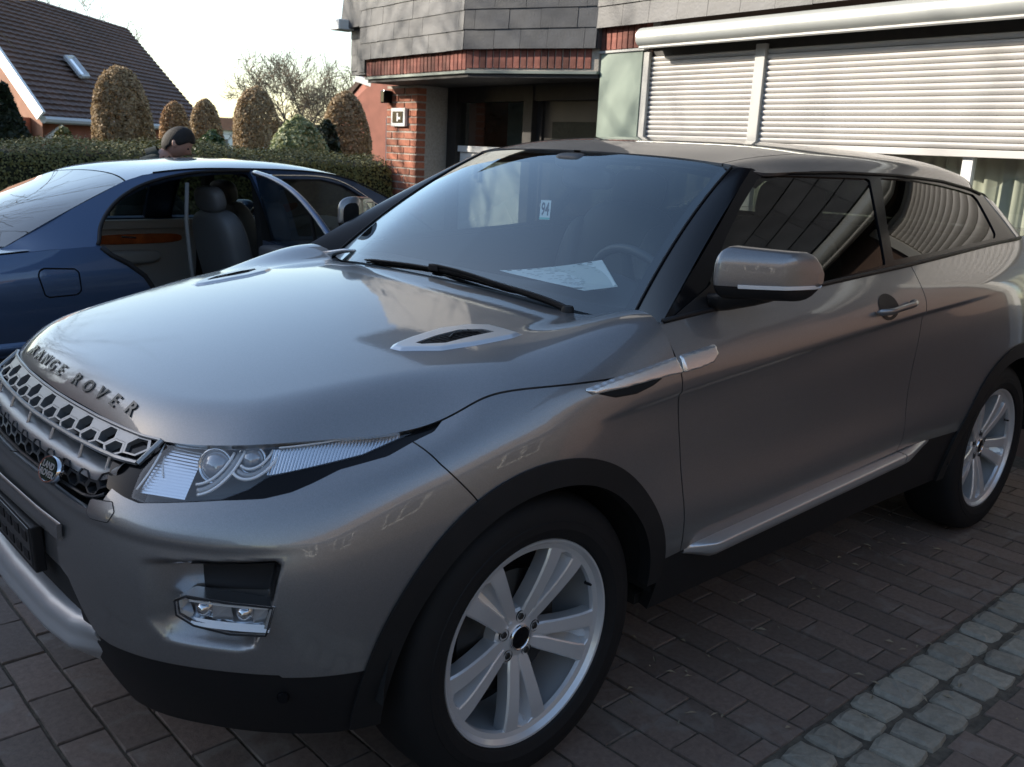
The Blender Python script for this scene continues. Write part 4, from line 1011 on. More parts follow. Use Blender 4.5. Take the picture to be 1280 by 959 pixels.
f_rear = lambda M: 3.12-M.V[:, 0]
def C(M, *fs):
    for f in fs: M = M.clip(f(M))
    return M
def pair(name, M, mat, parent=CAR, label=None, rim=.012):
    if rim: M = M.rim(rim)
    a = meshob(name, M, mat, parent, label=label); b = meshob(name, M.mirror(), mat, parent, label=label)
    return a, b
def whole(name, M, mat, parent=CAR, rim=.012):
    if rim: M = M.rim(rim, keep=lambda v: v[1] > 1e-3)
    return meshob(name, M+M.mirror(), mat, parent)
G = .0022
zb_ = lambda M: M.V[:, 2]-z_bottom(M)
BUMPER = C(BELT, f_hood, f_head, f_grille, lambda M: f_seam(M)-G, zb_, f_arch)
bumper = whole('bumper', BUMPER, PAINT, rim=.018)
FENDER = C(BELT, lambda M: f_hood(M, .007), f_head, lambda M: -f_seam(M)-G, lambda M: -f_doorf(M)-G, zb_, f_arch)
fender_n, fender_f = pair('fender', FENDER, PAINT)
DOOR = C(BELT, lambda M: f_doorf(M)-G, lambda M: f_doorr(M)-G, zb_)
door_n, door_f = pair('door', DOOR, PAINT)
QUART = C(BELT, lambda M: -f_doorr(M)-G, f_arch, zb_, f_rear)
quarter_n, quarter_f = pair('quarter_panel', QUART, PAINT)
whole('tailgate', C(BELT, lambda M: -f_rear(M)-G, lambda M: M.V[:, 2]-.83), PAINT)
whole('rear_bumper', C(BELT, lambda M: -f_rear(M)-G, lambda M: .826-M.V[:, 2], zb_), PAINT)
# dark inner skin behind the gaps, sills and lower bumper in black plastic
whole('inner_skin', C(BELT, f_grille, lambda M: np.where(M.V[:, 0] < -.15, f_head(M), 1), f_arch, lambda M: .725-np.where(M.V[:, 0] < .44, M.A[:, 1], .5), lambda M: M.V[:, 2]-.42).offset(-.016), DARK, rim=0)
pair('sill', C(BELT, lambda M: z_bottom(M)-.003-M.V[:, 2], f_arch, lambda M: M.V[:, 0]-.36, lambda M: 2.3-M.V[:, 0]).offset(-.006), BLACK, rim=.03)
LOWB = C(BELT, lambda M: z_bottom(M)-.003-M.V[:, 2], f_arch, lambda M: -.1-M.V[:, 0], lambda M: M.V[:, 1]-.40).offset(-.004)
pair('lower_bumper', LOWB, BLACK, rim=.012)
# parking sensors in the lower bumper
sen = MB(); sen.lathe([(0, -.004), (.010, -.004), (.0125, .0), (.0125, .01)], 20, 'x'); 
so = sen.build('parking_sensor', GLOSSBLACK, CAR, smooth=True, angle=40)
so.location = (-.592, -.806, .405); so.rotation_euler = (0, 0, radians(52))
# wheel arch mouldings
def arch_strip(cx, name):
    M = C(BELT, lambda M: .463-np.hypot(M.V[:, 0]-cx, M.V[:, 2]-AX), lambda M: np.hypot(M.V[:, 0]-cx, M.V[:, 2]-AX)-.402,
          lambda M: M.V[:, 2]-np.where(M.V[:, 0] > cx, .40, .30), lambda M: .735-M.A[:, 1], lambda M: .7-np.abs(M.V[:, 0]-cx)).offset(.006)
    return M.rim(.035)
for cx in (0, 2.66):
    pair('wheel_arch_moulding', arch_strip(cx, ''), TRIMBLACK, rim=0)
    for sd in (-1, 1):
        m = MB()
        t = np.linspace(.02, pi-.02, 30)
        pr = [[(cx+.425*cos(a), sd*.60, AX+.425*sin(a)), (cx+.425*cos(a), sd*.912, AX+.425*sin(a))] for a in t]
        for i in range(29): m.add([pr[i][0], pr[i][1], pr[i+1][1], pr[i+1][0]], [(0, 1, 2, 3)])
        m.add([(cx, sd*.60, AX)]+[p[0] for p in pr], [(0, i, i+1) for i in range(1, 30)])
        m.build('wheel_well', DARK, CAR)
# bonnet
_x = np.linspace(-.77, .47, 150); _s = np.linspace(-.95, .95, 210)
_X, _S = np.meshgrid(_x, _s, indexing='ij')
HOODM = grid(np.stack([_X, _S, hood_z(_X, _S)], -1), lambda V: V*0+[0, 0, 1])
_e = HOOD_EDGE
_re = [(.4225, .9285), (.4075, .865), (.43, .79), (.444, .72), (.435, .68), (.405, .64), (.372, .52), (.36, .3), (.358, 0)]
_half = [tuple(p) for p in _e]+_re
HPOLY = np.array(_half+[(x, -s) for x, s in _half[::-1][1:-1]])
HOOD = HOODM.clip(polyd(HOODM.V[:, :2], HPOLY)+.0005)
HOOD = HOOD.rim(.02)
hood = meshob('bonnet', HOOD, PAINT, CAR)
def hoodp(x, s, up=0.0): return Vector((x, -s, float(hood_z(np.array([x]), np.array([s]))[0])+up))
def hoodn(x, s):
    e = 1e-3; z = hood_z(np.array([x+e, x-e, x, x]), np.array([s, s, s+e, s-e]))
    return Vector((-(z[0]-z[1])/(2*e), (z[2]-z[3])/(2*e), 1)).normalized()
def text_mesh(txt, size, ext, name):
    cu = bpy.data.curves.new(name, 'FONT'); cu.body = txt; cu.size = size; cu.extrude = ext; cu.align_x = 'CENTER'; cu.align_y = 'CENTER'
    cu.resolution_u = 4; cu.offset = size*.022
    o = bpy.data.objects.new(name, cu); COL.objects.link(o)
    dg = bpy.context.evaluated_depsgraph_get()
    me = bpy.data.meshes.new_from_object(o.evaluated_get(dg))
    bpy.data.objects.remove(o); bpy.data.curves.remove(cu); me.name = name
    return me
def place(o, p, xdir, zdir):
    zd = Vector(zdir).normalized(); xd = Vector(xdir); xd = (xd-zd*xd.dot(zd)).normalized(); yd = zd.cross(xd)
    M = Matrix((xd, yd, zd)).transposed().to_4x4(); M.translation = p; o.matrix_local = M; return M
LETTERM = pm('letter_dark_chrome', (.085, .088, .09), .22, .85)
_meshes = {}
for ch, s in zip('RANGEROVER', [-.335, -.268, -.203, -.137, -.072, .042, .116, .190, .262, .338]):
    if ch not in _meshes:
        _meshes[ch] = text_mesh(ch, .043, .0009, 'letter'); _meshes[ch].materials.append(LETTERM)
        for v in _meshes[ch].vertices: v.co.x *= 1.40
    o = link('letter', _meshes[ch], hood)
    x = -.7075+.016*(abs(s)/.34)**2
    n = hoodn(x, s)
    place(o, hoodp(x, s, .003), (float(np.interp(s, [-.4, 0, .4], [.10, 0, -.10])), -1, 0), n)
# bonnet vent
BZ = np.array([(-.158,.535),(-.135,.517),(-.08,.506),(.015,.50),(.09,.525),(.128,.560),(.138,.61),(.140,.672),(.105,.676),(.002,.655),(-.079,.628),(-.150,.565)])
HOLE = np.array([(-.100,.557),(-.033,.549),(.035,.552),(.082,.585),(.094,.62),(.028,.612),(-.048,.607),(-.095,.575)])
_x = np.linspace(-.18, .16, 110); _s = np.linspace(.48, .70, 80); _X, _S = np.meshgrid(_x, _s, indexing='ij')
VM = grid(np.stack([_X, _S, hood_z(_X, _S)], -1), lambda V: V*0+[0, 0, 1])
BEZ = VM.clip(polyd(VM.V[:, :2], BZ)); BEZ = BEZ.clip(-polyd(BEZ.V[:, :2], HOLE))
BEZ.V[:, 2] += .006*sstep(polyd(BEZ.V[:, :2], BZ)/.012)
BEZ.N = BEZ.calcN()
VENTP = pm('vent_satin_grey', (.62, .63, .64), .3, .75)
for M in (BEZ, BEZ.mirror()):
    vb = meshob('bonnet_vent', M.rim(.012), VENTP, hood)
HO = VM.clip(polyd(VM.V[:, :2], HOLE)+.002); HO.V[:, 2] += .0025
for sgn in (1, -1):
    H2 = HO if sgn == 1 else HO.mirror()
    meshob('vent_mesh', H2, DARK, hood)
    m = MB()
    for i in range(13):
        x = -.09+.014*i
        p0, p1 = hoodp(x, .55*sgn, .005), hoodp(x+.014, .615*sgn, .005)
        q = polyd(np.array([[x+.003, .565], [x+.011, .60]]), HOLE)
        if q.min() > 0: m.tube([p0.lerp(p1, .18), p0.lerp(p1, .85)], .0016, 4)
    m.tube([hoodp(-.02, .585*sgn, .006), hoodp(.0, .575*sgn, .009), hoodp(.03, .58*sgn, .009), hoodp(.06, .595*sgn, .006)], .003, 5)
    m.build('vent_grid', BLACK, hood)
# ------------------------------------------------------------------ upper grille
_fx = lambda s: float(np.interp(abs(s), [0, .12, .25, .36, .44, .50], [0, .003, .010, .021, .033, .055]))
def gr(a, h, d=0):
    """a along the car's width, h height on the band, d depth"""
    s = a; k = h/.07
    return (-.789+_fx(s)+.048*k+d*.63, -s, .833+.004*(abs(s)/.49)**2+(.040-.004*abs(s))*k-d*.70)
m = MB(); P = .112; HH = .07
def hexa(cx, cy, wx, wy): return [(cx-wx, cy), (cx-wx*.5, cy+wy), (cx+wx*.5, cy+wy), (cx+wx, cy), (cx+wx*.5, cy-wy), (cx-wx*.5, cy-wy)]
cl = lambda h, lo, hi: min(max(h, lo), hi)
for k in range(-8, 9):
    a = k*P/2; up = k % 2 == 0
    cy = .041 if up else .014
    O = [(x, cl(y, 0, HH)) for x, y in hexa(a, cy, P/3, .026)]
    I = [(x, cl(y, .005, HH-.003)) for x, y in hexa(a, cy, P/3*.78, .0215)]
    v = [gr(*q) for q in O]+[gr(*q) for q in I]+[gr(*q, .022) for q in I]
    f = []
    for i in range(6):
        j = (i+1) % 6
        f += [(i, j, 6+j, 6+i), (6+i, 6+j, 12+j, 12+i)]
    m.add(v, f)
    if not up:
        t = [(a-P/3, .041-.027+.027), (a-P/6, .041), (a+P/6, .041), (a+P/3, .041)]
        top = [(a-P/6, .041), (a+P/6, .041), (a+P/3, HH), (a-P/3, HH)]
        m.add([gr(a-P/6, .041), gr(a+P/6, .041), gr(a+P/3, .068), gr(a+P/3, HH), gr(a-P/3, HH), gr(a-P/3, .068)], [(0, 1, 2, 3, 4, 5)])
for h0, r in ((-.002, .0055), (HH+.001, .0035)):
    m.tube([gr(a, h0, -.002) for a in np.linspace(-.49, .49, 50)], r, 6)
for sg in (-1, 1): m.tube([gr(sg*.492, h, -.001) for h in (-.003, .03, .071)], .006, 6)
m.build('upper_grille', GRILLE, CAR)
m = MB()
for i in range(40):
    a0, a1 = -.50+i*.025, -.475+i*.025
    for (h0, h1) in ((-.9, 1.2),):
        m.add([gr(a0, h0*.07, .04), gr(a1, h0*.07, .04), gr(a1, h1*.07, .04), gr(a0, h1*.07, .04)], [(0, 1, 2, 3)])
m.build('grille_backing', DARK, CAR)
# lower grille bar with its row of dark cells
def lg(s, x, z): return (x+_fx(s)*1.05, -s, z+.030*max(0, (abs(s)-.36)/.10)**2)
LGP = [(-.745, .800), (-.770, .805), (-.790, .803), (-.806, .796), (-.815, .786), (-.817, .778)]
P2 = curve([(x, 0, z) for x, z in LGP], 14)
LGR = np.array([[list(lg(s, p[0], p[2])) for p in P2] for s in np.linspace(-.465, .465, 70)])
lgm = grid(LGR, lambda V: np.array([[-1, 0, 1]])*np.ones((len(V), 1)))
lower_grille = meshob('lower_grille', lgm, GRILLE, CAR, flip=False)
m = MB()
def lh(a, h, d=0): return lg(a, -.826+.22*h+d, .748+h)
for k in range(-10, 11):
    a = k*.043; cy = .030 if k % 2 == 0 else .012
    O = [(x, cl(y, 0, .044)) for x, y in hexa(a, cy, .0287, .018)]; I = [(x, cl(y, .003, .043)) for x, y in hexa(a, cy, .0215, .0135)]
    v = [lh(*q) for q in O]+[lh(*q) for q in I]+[lh(*q, .03) for q in I]; f = []
    for i in range(6):
        j = (i+1) % 6; f += [(i, j, 6+j, 6+i), (6+i, 6+j, 12+j, 12+i)]
    m.add(v, f)
m.tube([lh(a, -.003, -.004) for a in np.linspace(-.45, .45, 50)], .004, 6)
m.build('grille_cells', DARKGRILLE, lower_grille)
m = MB()
for i in range(38):
    a0, a1 = -.475+i*.025, -.45+i*.025
    m.add([lg(a0, -.775, .70), lg(a1, -.775, .70), lg(a1, -.775, .79), lg(a0, -.775, .79)], [(0, 1, 2, 3)])
    m.add([lg(a0, -.775, .705), lg(a1, -.775, .705), lg(a1, -.85, .70), lg(a0, -.85, .70)], [(0, 1, 2, 3)])
m.build('slot_backing', DARK, CAR)
m = MB()
for a in (-.36, -.2, -.04, .12, .28, .40):
    m.tube([lg(a, -.800, .797), gr(a, -.002, .004)], .0035, 6)
m.build('grille_pegs', SATIN, CAR)
# oval badge
m = MB(); m.lathe([(0, .004), (.034, .004), (.036, .0065), (.040, .007), (.0425, .003), (.0425, -.006)], 40, 'z')
badge = m.build('badge', [CHROME], lower_grille, smooth=True, angle=35)
BADGEM = pm('badge_dark_green', (.008, .022, .016), .25)
BMx = place(badge, Vector(lg(.25, -.846, .772)), (0.12, -1, 0), (-.95, -.12, .45)); badge.matrix_local = BMx @ Matrix.Diagonal((1, .72, 1, 1))
m = MB(); m.lathe([(0, .0062), (.034, .0058)], 40, 'z')
bf = m.build('badge_face', BADGEM, lower_grille); bf.matrix_local = BMx @ Matrix.Diagonal((1, .72, 1, 1)) @ Matrix.Translation((0, 0, .0012))
for txt, yy in (('LAND', .0075), ('-ROVER', -.0095)):
    me = text_mesh(txt, .019, .0004, 'badge_lettering'); me.materials.append(SATIN)
    o = link('badge_lettering', me, lower_grille); o.matrix_local = BMx @ Matrix.Translation((0, yy, .0080))
# ------------------------------------------------------------------ plate, skid plate, lower opening
m = MB(); m.box((-.012, -.268, -.054), (.012, .268, .054)); pl = m.build('number_plate_holder', BLACK, CAR, bevel=.004)
pl.location = (-.872, .014, .597); pl.rotation_euler = (0, radians(-3), 0)
m = MB(); m.box((-.0025, -.255, -.044), (.002, .255, .044)); q = m.build('plate_recess', DARKGRILLE, pl, bevel=.002); q.location = (-.012, 0, .004)
m = MB()
for i in range(9):
    y = -.225+.056*i
    m.box((-.002, y-.017, -.034), (.001, y+.017, -.012)); m.box((-.002, y-.017, .010), (.001, y+.017, .034))
q = m.build('plate_ribs', BLACK, pl, kind='stuff'); q.location = (-.0145, 0, .004)
m = MB(); m.box((-.001, -.02, -.006), (.001, .02, .006)); q = m.build('blue_mark', pm('blue_print', (.03, .25, .45), .5), pl); q.location = (-.0135, .10, -.049)
m = MB(); rows = []
for s in np.linspace(-.455, .455, 61):
    k = abs(s)/.455; e = max(0, (k-.80)/.20); nx = float(np.interp(abs(s), [0, .25, .455], [-.858, -.852, -.825]))
    rows.append([(nx+.03, -s, .487), (nx-.006, -s, .478-.004*e), (nx-.018+.02*e, -s, .462-.008*e), (nx-.016+.03*e, -s, .44), (nx-.022+.04*e, -s, .413+.012*e), (nx-.012+.04*e, -s, .402+.008*e), (nx+.09, -s, .32), (nx+.18, -s, .27)])
R = np.array(rows); R2 = np.array([curve(r, 30) for r in R])
sk = grid(R2, lambda V: np.array([[-1, 0, -.2]])*np.ones((len(V), 1)))
meshob('skid_plate', sk.rim(.02), SATIN if False else pm('skid_satin_grey', (.52, .53, .54), .36, .6), CAR, flip=False)
m = MB()
for i in range(40):
    s0, s1 = -.5+i*.025, -.475+i*.025
    nx = lambda s: float(np.interp(abs(s), [0, .25, .5], [-.80, -.795, -.765]))
    m.add([(nx(s0), -s0, .44), (nx(s1), -s1, .44), (nx(s1), -s1, .70), (nx(s0), -s0, .70)], [(0, 1, 2, 3)])
m.build('opening_backing', DARK, CAR)
m = MB(); nx = lambda s: float(np.interp(abs(s), [0, .25, .5], [-.825, -.82, -.79]))
for j in range(5): m.tube([(nx(s), -s, .492+.02*j) for s in np.linspace(-.44, .44, 30)], .0025, 4)
for i in range(36): m.tube([(nx(-.44+.025*i), .44-.025*i, .485), (nx(-.43+.025*i), .43-.025*i, .575)], .002, 4)
m.build('opening_mesh', BLACK, CAR)
# washer cover, bumper step
WASH = ab(np.array([(-.823,.462,.770),(-.800,.520,.777),(-.808,.540,.763),(-.822,.536,.742),(-.838,.480,.736),(-.838,.465,.745)]))
_wm = C(BELT, lambda M: 1.0-M.A[:, 0], lambda M: polyd(ab(M.V), WASH)).offset(.0012)
pair('washer_cover', _wm, PAINT, bumper, rim=0)
wg = C(BELT, lambda M: 1.0-M.A[:, 0], lambda M: polyd(ab(M.V), WASH)+.0016).offset(.0006)
pair('washer_gap', wg, DARK, bumper, rim=0)
# bright step over the plate
STEP = grid(np.array([[(float(np.interp(abs(s), [0, .25, .45], [-.872, -.866, -.853]))-.008*(j in (1, 2)), s, z) for j, z in enumerate((.694, .690, .660, .656))] for s in np.linspace(-.37, .37, 60)]), lambda V: np.array([[-1, 0, 0]])*np.ones((len(V), 1)))
meshob('plate_trim', STEP.rim(.01), PAINT, bumper)
# ------------------------------------------------------------------ headlights
HB = C(BELT, lambda M: 2.0-M.A[:, 0], lambda M: polyd(ab(M.V), HEAD)+.004, lambda M: .745-M.A[:, 1])
BEZEL = HB.clip(-polyd(ab(HB.V), LENSP)).offset(-.009)
hl = []
for sg in (1, -1):
    mm = (lambda M: M) if sg == 1 else (lambda M: M.mirror())
    h = meshob('headlight', mm(BEZEL.rim(.05)), GLOSSBLACK, CAR); hl.append(h)
    COV = C(HB, lambda M: polyd(ab(M.V), LENSP)+.003).offset(-.006)
    meshob('lamp_cover', mm(COV), LAMPGLASS, h)
    BOWL = C(HB, lambda M: polyd(ab(M.V), LENSP)+.012)
    dep = .045+.045*sstep(polyd(ab(BOWL.V), LENSP)/.04)
    BOWL.V = BOWL.V-BOWL.N*dep[:, None]; BOWL.N = BOWL.calcN()
    meshob('lamp_bowl', mm(BOWL), LAMPGREY, h)
    # point on the lamp by image-independent corner coordinates: a along the corner, b height, d depth behind the cover
    if sg == 1:
        _pick = np.random.RandomState(1).choice(len(HB.V), min(170, len(HB.V)), replace=False)
        _hab, _hv, _hn = ab(HB.V[_pick]), HB.V[_pick], HB.N[_pick]
        _cP, _cN = [tps_coef(_hab, _hv[:, k], 1e-5) for k in range(3)], [tps_coef(_hab, _hn[:, k], 1e-3) for k in range(3)]
    def lp(a, b, d):
        q = np.array([[a, b]]); p = [tps_at(_hab, c, q)[0] for c in _cP]; n3 = np.array([tps_at(_hab, c, q)[0] for c in _cN]); n3 /= np.linalg.norm(n3)
        p = np.array(p)-n3*d
        return (p[0], -sg*p[1], p[2])
    def arc(ca, cb, r, t0, t1, d, rad, flat=1, n=20, ry=1.0, name='light_ring', mat=INDICATOR, taper=False):
        m = MB(); ts = np.radians(np.linspace(t0, t1, n))
        m.tube([lp(ca+r*cos(t), cb+r*ry*sin(t), d) for t in ts], [rad*(1 if not taper else .45+.55*(1-i/(n-1))) for i in range(n)], 6)
        return m.build(name, mat, h, smooth=True)
    # striped reflector on the inner side
    m = MB(); n = 16
    for i in range(n):
        b0 = .806+i*.0046; bm = b0+.0026; b1 = b0+.0046
        a0 = -.050+.012*((b0-.806)/.072); a1 = .046
        m.add([lp(a0, b0, .020), lp(a1, b0+.006, .034), lp(a1, bm+.006, .0332), lp(a0, bm, .0192), lp(a1, b1+.006, .034), lp(a0, b1, .020)], [(0, 1, 2, 3), (3, 2, 4, 5)])
    m.build('reflector', REFLECTOR, h)
    m = MB(); m.tube([lp(-.052+.012*t+.006*sin(t*3), .806+.070*t, .010) for t in np.linspace(0, 1, 10)], .0022, 5); m.build('reflector_edge', INDICATOR, h, smooth=True)
    # projector lenses
    for (a, b, r) in ((.082, .868, .030), (.158, .884, .024)):
        c0 = Vector(lp(a, b, .034)); m = MB(); nrm = Vector((-.75, -sg*.6, .28)).normalized()
        m.lathe([(0, .016), (r*.3, .0153), (r*.55, .0125), (r*.8, .007), (r, -.002)], 28, 'z')
        o = m.build('projector_lens', LENS, h, smooth=True); place(o, c0, nrm.orthogonal(), nrm)
        m = MB(); m.lathe([(r, -.004), (r+.003, .003), (r+.007, .002), (r+.007, -.02)], 28, 'z')
        o = m.build('projector_ring', CHROME, h, smooth=True); place(o, c0, nrm.orthogonal(), nrm)
    # daytime running light blades
    arc(.060, .895, .063, -8, -84, .020, .0030, n=22)
    arc(.064, .896, .080, -4, -80, .020, .0032, n=22)
    arc(.062, .8955, .0715, -6, -82, .026, .0068, name='light_ring_dark', mat=LAMPGREY)
    arc(.040, .900, .085, -178, -132, .022, .0018, name='light_ring_thin')
    arc(.165, .902, .038, -10, -118, .020, .0030)
    arc(.165, .902, .054, -14, -122, .020, .0036)
    arc(.165, .902, .046, -12, -120, .026, .0060, name='light_ring_dark', mat=LAMPGREY)
    # outer indicator chamber
    m = MB(); n = 74
    for i in range(n):
        a0 = .205+i*.003; a1 = a0+.003
        lo = lambda a: float(np.interp(a, [.21, .30, .385, .43], [.858, .874, .889, .904])); hi = lambda a: float(np.interp(a, [.21, .33, .43], [.893, .903, .915]))
        e = .0011*(i % 2)
        m.add([lp(a0, lo(a0), .024+e), lp(a1, lo(a1), .024), lp(a1, hi(a1), .014), lp(a0, hi(a0), .014+e)], [(0, 1, 2, 3)])
    m.build('indicator_reflector', REFLECTOR, h)
    m = MB(); m.tube([lp(a, float(np.interp(a, [.21, .30, .36, .43], [.893, .900, .908, .917])), .008) for a in np.linspace(.215, .40, 14)], .0022, 5); m.build('light_strip', INDICATOR, h, smooth=True)
# ------------------------------------------------------------------ fog lamps
FD = C(BELT, lambda M: 2.-M.A[:, 0], lambda M: polyd(ab(M.V), ab(np.array([(-.733,.705,.700),(-.69,.75,.703),(-.612,.826,.708),(-.607,.828,.70),(-.622,.823,.630),(-.733,.71,.622)]))))
pair('fog_recess', FD.offset(.0025), BLACK, rim=0)
FL = np.array([(-.756,.680,.612),(-.742,.70,.626),(-.69,.765,.624),(-.622,.827,.620),(-.630,.815,.561),(-.68,.765,.559),(-.728,.709,.567),(-.752,.68,.582)])
for sg in (1, -1):
    ou = np.array([-.79, .62, 0]); ou = ou/np.linalg.norm(ou)
    tv = np.array([CT[0], CT[1], 0])
    cpt = FL.mean(0)
    q = FL-cpt; uu = q@tv; zz = q[:, 2]; dd = -.012-.35*(uu+.10).clip(0, 1)*.15
    base = cpt+ou*.004
    W = lambda u, z, d: tuple((base+tv*u+np.array([0, 0, z])+ou*d)*[1, -sg, 1])
    cur = lambda u: -.9*u*u
    m = MB(); n = len(FL)
    v = [W(u, z, cur(u)) for u, z in zip(uu, zz)]+[W(u*.9, z*.85+.001, cur(u)+.010) for u, z in zip(uu, zz)]+[W(u, z, -.06) for u, z in zip(uu, zz)]
    f = [tuple(range(n, 2*n))]+[(i, (i+1) % n, n+(i+1) % n, n+i) for i in range(n)]+[((i+1) % n, i, 2*n+i, 2*n+(i+1) % n) for i in range(n)]
    m2 = MB(); m2.add([W(u*1.02, z*1.0, cur(u)-.006) for u, z in zip(uu, zz)]+[W(u*1.02, z, -.05) for u, z in zip(uu, zz)]+[W(u*.93, z*.80+.002, cur(u)-.006) for u, z in zip(uu, zz)]+[W(u*.9, z*.7, cur(u)-.03) for u, z in zip(uu, zz)],
        [((i+1) % n, i, n+i, n+(i+1) % n) for i in range(n)]+[(i, (i+1) % n, 2*n+(i+1) % n, 2*n+i) for i in range(n)]+[(2*n+i, 2*n+(i+1) % n, 3*n+(i+1) % n, 3*n+i) for i in range(n)]+[tuple(range(3*n, 4*n))])
    fl = m2.build('fog_lamp', REFLECTOR, CAR)
    for u0 in (-.030, .052):
        b = MB(); b.lathe([(0, .008), (.008, .006), (.014, .0), (.0165, -.008), (.019, -.008)], 22, 'z'); o = b.build('fog_bulb', CHROME, fl, smooth=True)
        place(o, Vector(W(u0, .004, cur(u0)-.012)), Vector((0, 0, 1)), Vector((ou[0], -sg*ou[1], 0)))
    b = MB()
    us = np.linspace(uu.min()*.62, uu.max()*.92, 15)
    for u0, u1 in zip(us[:-1], us[1:]):
        b.add([W(u0, -.027+.10*max(0, -u0-.03)**1.0, cur(u0)-.002), W(u1, -.027+.10*max(0, -u1-.03)**1.0, cur(u1)-.002), W(u1, -.016, cur(u1)-.012), W(u0, -.016, cur(u0)-.012)], [(0, 1, 2, 3)])
        b.add([W(u0, .022, cur(u0)-.002), W(u1, .022, cur(u1)-.002), W(u1, .027, cur(u1)-.001), W(u0, .027, cur(u0)-.001)], [(0, 1, 2, 3)])
    b.build('fog_light_strip', INDICATOR, fl)
    b = MB()
    for u0, u1, e in ((-.085, -.055, .004), (-.012, .030, .0), (.070, .10, .003)):
        b.add([W(u0, -.015, cur(u0)-.016), W(u1, -.015, cur(u1)-.020-e), W(u1, .020, cur(u1)-.010), W(u0, .020, cur(u0)-.022)], [(0, 1, 2, 3)])
    b.build('fog_facets', SATIN, fl)
    b = MB(); b.add([W(u, z, cur(u)+.001) for u, z in zip(uu, zz)]+[W(0, 0, .006)], [(i, (i+1) % n, n) for i in range(n)]); b.build('fog_glass', LAMPGLASS, fl, smooth=True)
    b = MB(); q_ = [W(u, z, cur(u)) for u, z in zip(uu, zz)]; b.tube(q_+[q_[0]], .0022, 5); b.build('fog_seal', BLACK, fl, smooth=True)
# ------------------------------------------------------------------ greenhouse
RP = roof_pts()
ROOF = grid(RP, lambda V: np.array([[0, .1, 1]])*np.ones((len(V), 1)))
rs = lambda M: np.interp(M.V[:, 0], [1.0, 1.12, 1.3, 2.0, 2.4, 2.7, 2.9, 3.1], [.557, .565, .578, .577, .567, .552, .527, .495])-M.V[:, 1]
whole('roof', ROOF.clip(rs(ROOF)-.002), PAINT, rim=.01)
pair('roof_rail', ROOF.clip(-rs(ROOF)-.002).rim(.012), PAINT, rim=0)
rg = ROOF.clip(.02-np.abs(rs(ROOF))).offset(-.006); pair('roof_joint', rg, DARK, rim=0)
whole('headliner', ROOF.offset(-.03), HEADLINER, rim=0)
SP = screen_pts(36)
SCR = grid(SP, lambda V: np.array([[-1, 0, 1]])*np.ones((len(V), 1)))
ws = whole('windscreen', SCR, SCREEN, rim=0)
# black print round the edge of the screen
uvS = np.stack(np.meshgrid(np.linspace(0, 1, 36), np.linspace(0, 1, 40), indexing='ij'), -1).reshape(-1, 2)
SCR.A = uvS
FR = SCR.clip(np.maximum(np.maximum(SCR.A[:, 1]-.955, .05-SCR.A[:, 0]), SCR.A[:, 0]-.975)).offset(-.003)
whole('screen_border', FR, GLOSSBLACK, ws, rim=0)
# pillars
n = 36; F1 = np.array([(x, z) for x, z in zip(np.linspace(.425, 1.085, n), np.linspace(1.088, 1.467, n))])
F1[:, 1] += .012*np.sin(np.linspace(0, pi, n))
P1 = np.c_[F1[:, 0], side_s(F1[:, 0], F1[:, 1]), F1[:, 1]]
E0 = SP[:, -1]
rows = []
for i in range(n):
    a, b = E0[i], P1[i]; mid = (a+b)/2+np.array([-.010, .012, .004])
    t = np.linspace(0, 1, 9)[:, None]
    rows.append((1-t)**2*a+2*t*(1-t)*mid+t*t*b)
AP = grid(np.array(rows), lambda V: np.array([[-.4, 1, .3]])*np.ones((len(V), 1)))
pair('windscreen_pillar', AP, GLOSSBLACK, rim=0)
m = [E0[i]+np.array([-.002, .001, .002]) for i in range(n)]
for sg in (-1, 1):
    q = MB(); q.tube([(p[0], sg*p[1], p[2]) for p in m], .0035, 6); q.build('screen_moulding', BLACK, CAR, smooth=True)
_x = np.linspace(.36, 3.02, 200); _z = np.linspace(1.04, 1.50, 60); _X, _Z = np.meshgrid(_x, _z, indexing='ij')
SIDE = grid(np.stack([_X, side_s(_X, _Z), _Z], -1), lambda V: np.array([[0, 1, 0]])*np.ones((len(V), 1)))
GL1 = [(.585, 1.100), (.70, 1.195), (.82, 1.282), (.95, 1.362), (1.09, 1.437), (1.135, 1.450), (1.3, 1.452), (1.78, 1.452), (1.70, 1.31), (1.635, 1.178), (1.25, 1.148), (.80, 1.118)]
GL2 = [(1.70, 1.19), (1.76, 1.31), (1.86, 1.455), (2.1, 1.452), (2.35, 1.437), (2.55, 1.420), (2.70, 1.402), (2.715, 1.385), (2.655, 1.255), (2.62, 1.238), (2.2, 1.215)]
RAILZ = ([.36, .44, 1.085, 1.125, 1.3, 1.6, 2.0, 2.4, 2.7, 2.85, 2.93], [1.05, 1.098, 1.472, 1.459, 1.465, 1.472, 1.470, 1.455, 1.427, 1.397, 1.362])
BELTZ = ([.42, .8, 1.25, 1.75, 2.15, 2.66, 3.0], [1.088, 1.113, 1.138, 1.165, 1.19, 1.22, 1.236])
xz = lambda M: M.V[:, [0, 2]]
TR = C(SIDE, lambda M: np.interp(M.V[:, 0], *RAILZ)-M.V[:, 2], lambda M: M.V[:, 2]-np.interp(M.V[:, 0], *BELTZ), lambda M: -polyd(xz(M), GL1), lambda M: -polyd(xz(M), GL2),
       lambda M: polyd(xz(M), [(.3, 1.0), (.425, 1.087), (1.085, 1.478), (1.1, 1.6), (2.82, 1.6), (2.835, 1.40), (2.835, 1.2), (2.83, 1.0)]))
pair('window_surround', TR.offset(-.002), GLOSSBLACK, rim=.02)
pair('side_window', C(SIDE, lambda M: polyd(xz(M), GL1)+.004).offset(-.007), SIDEGLASS, rim=0)
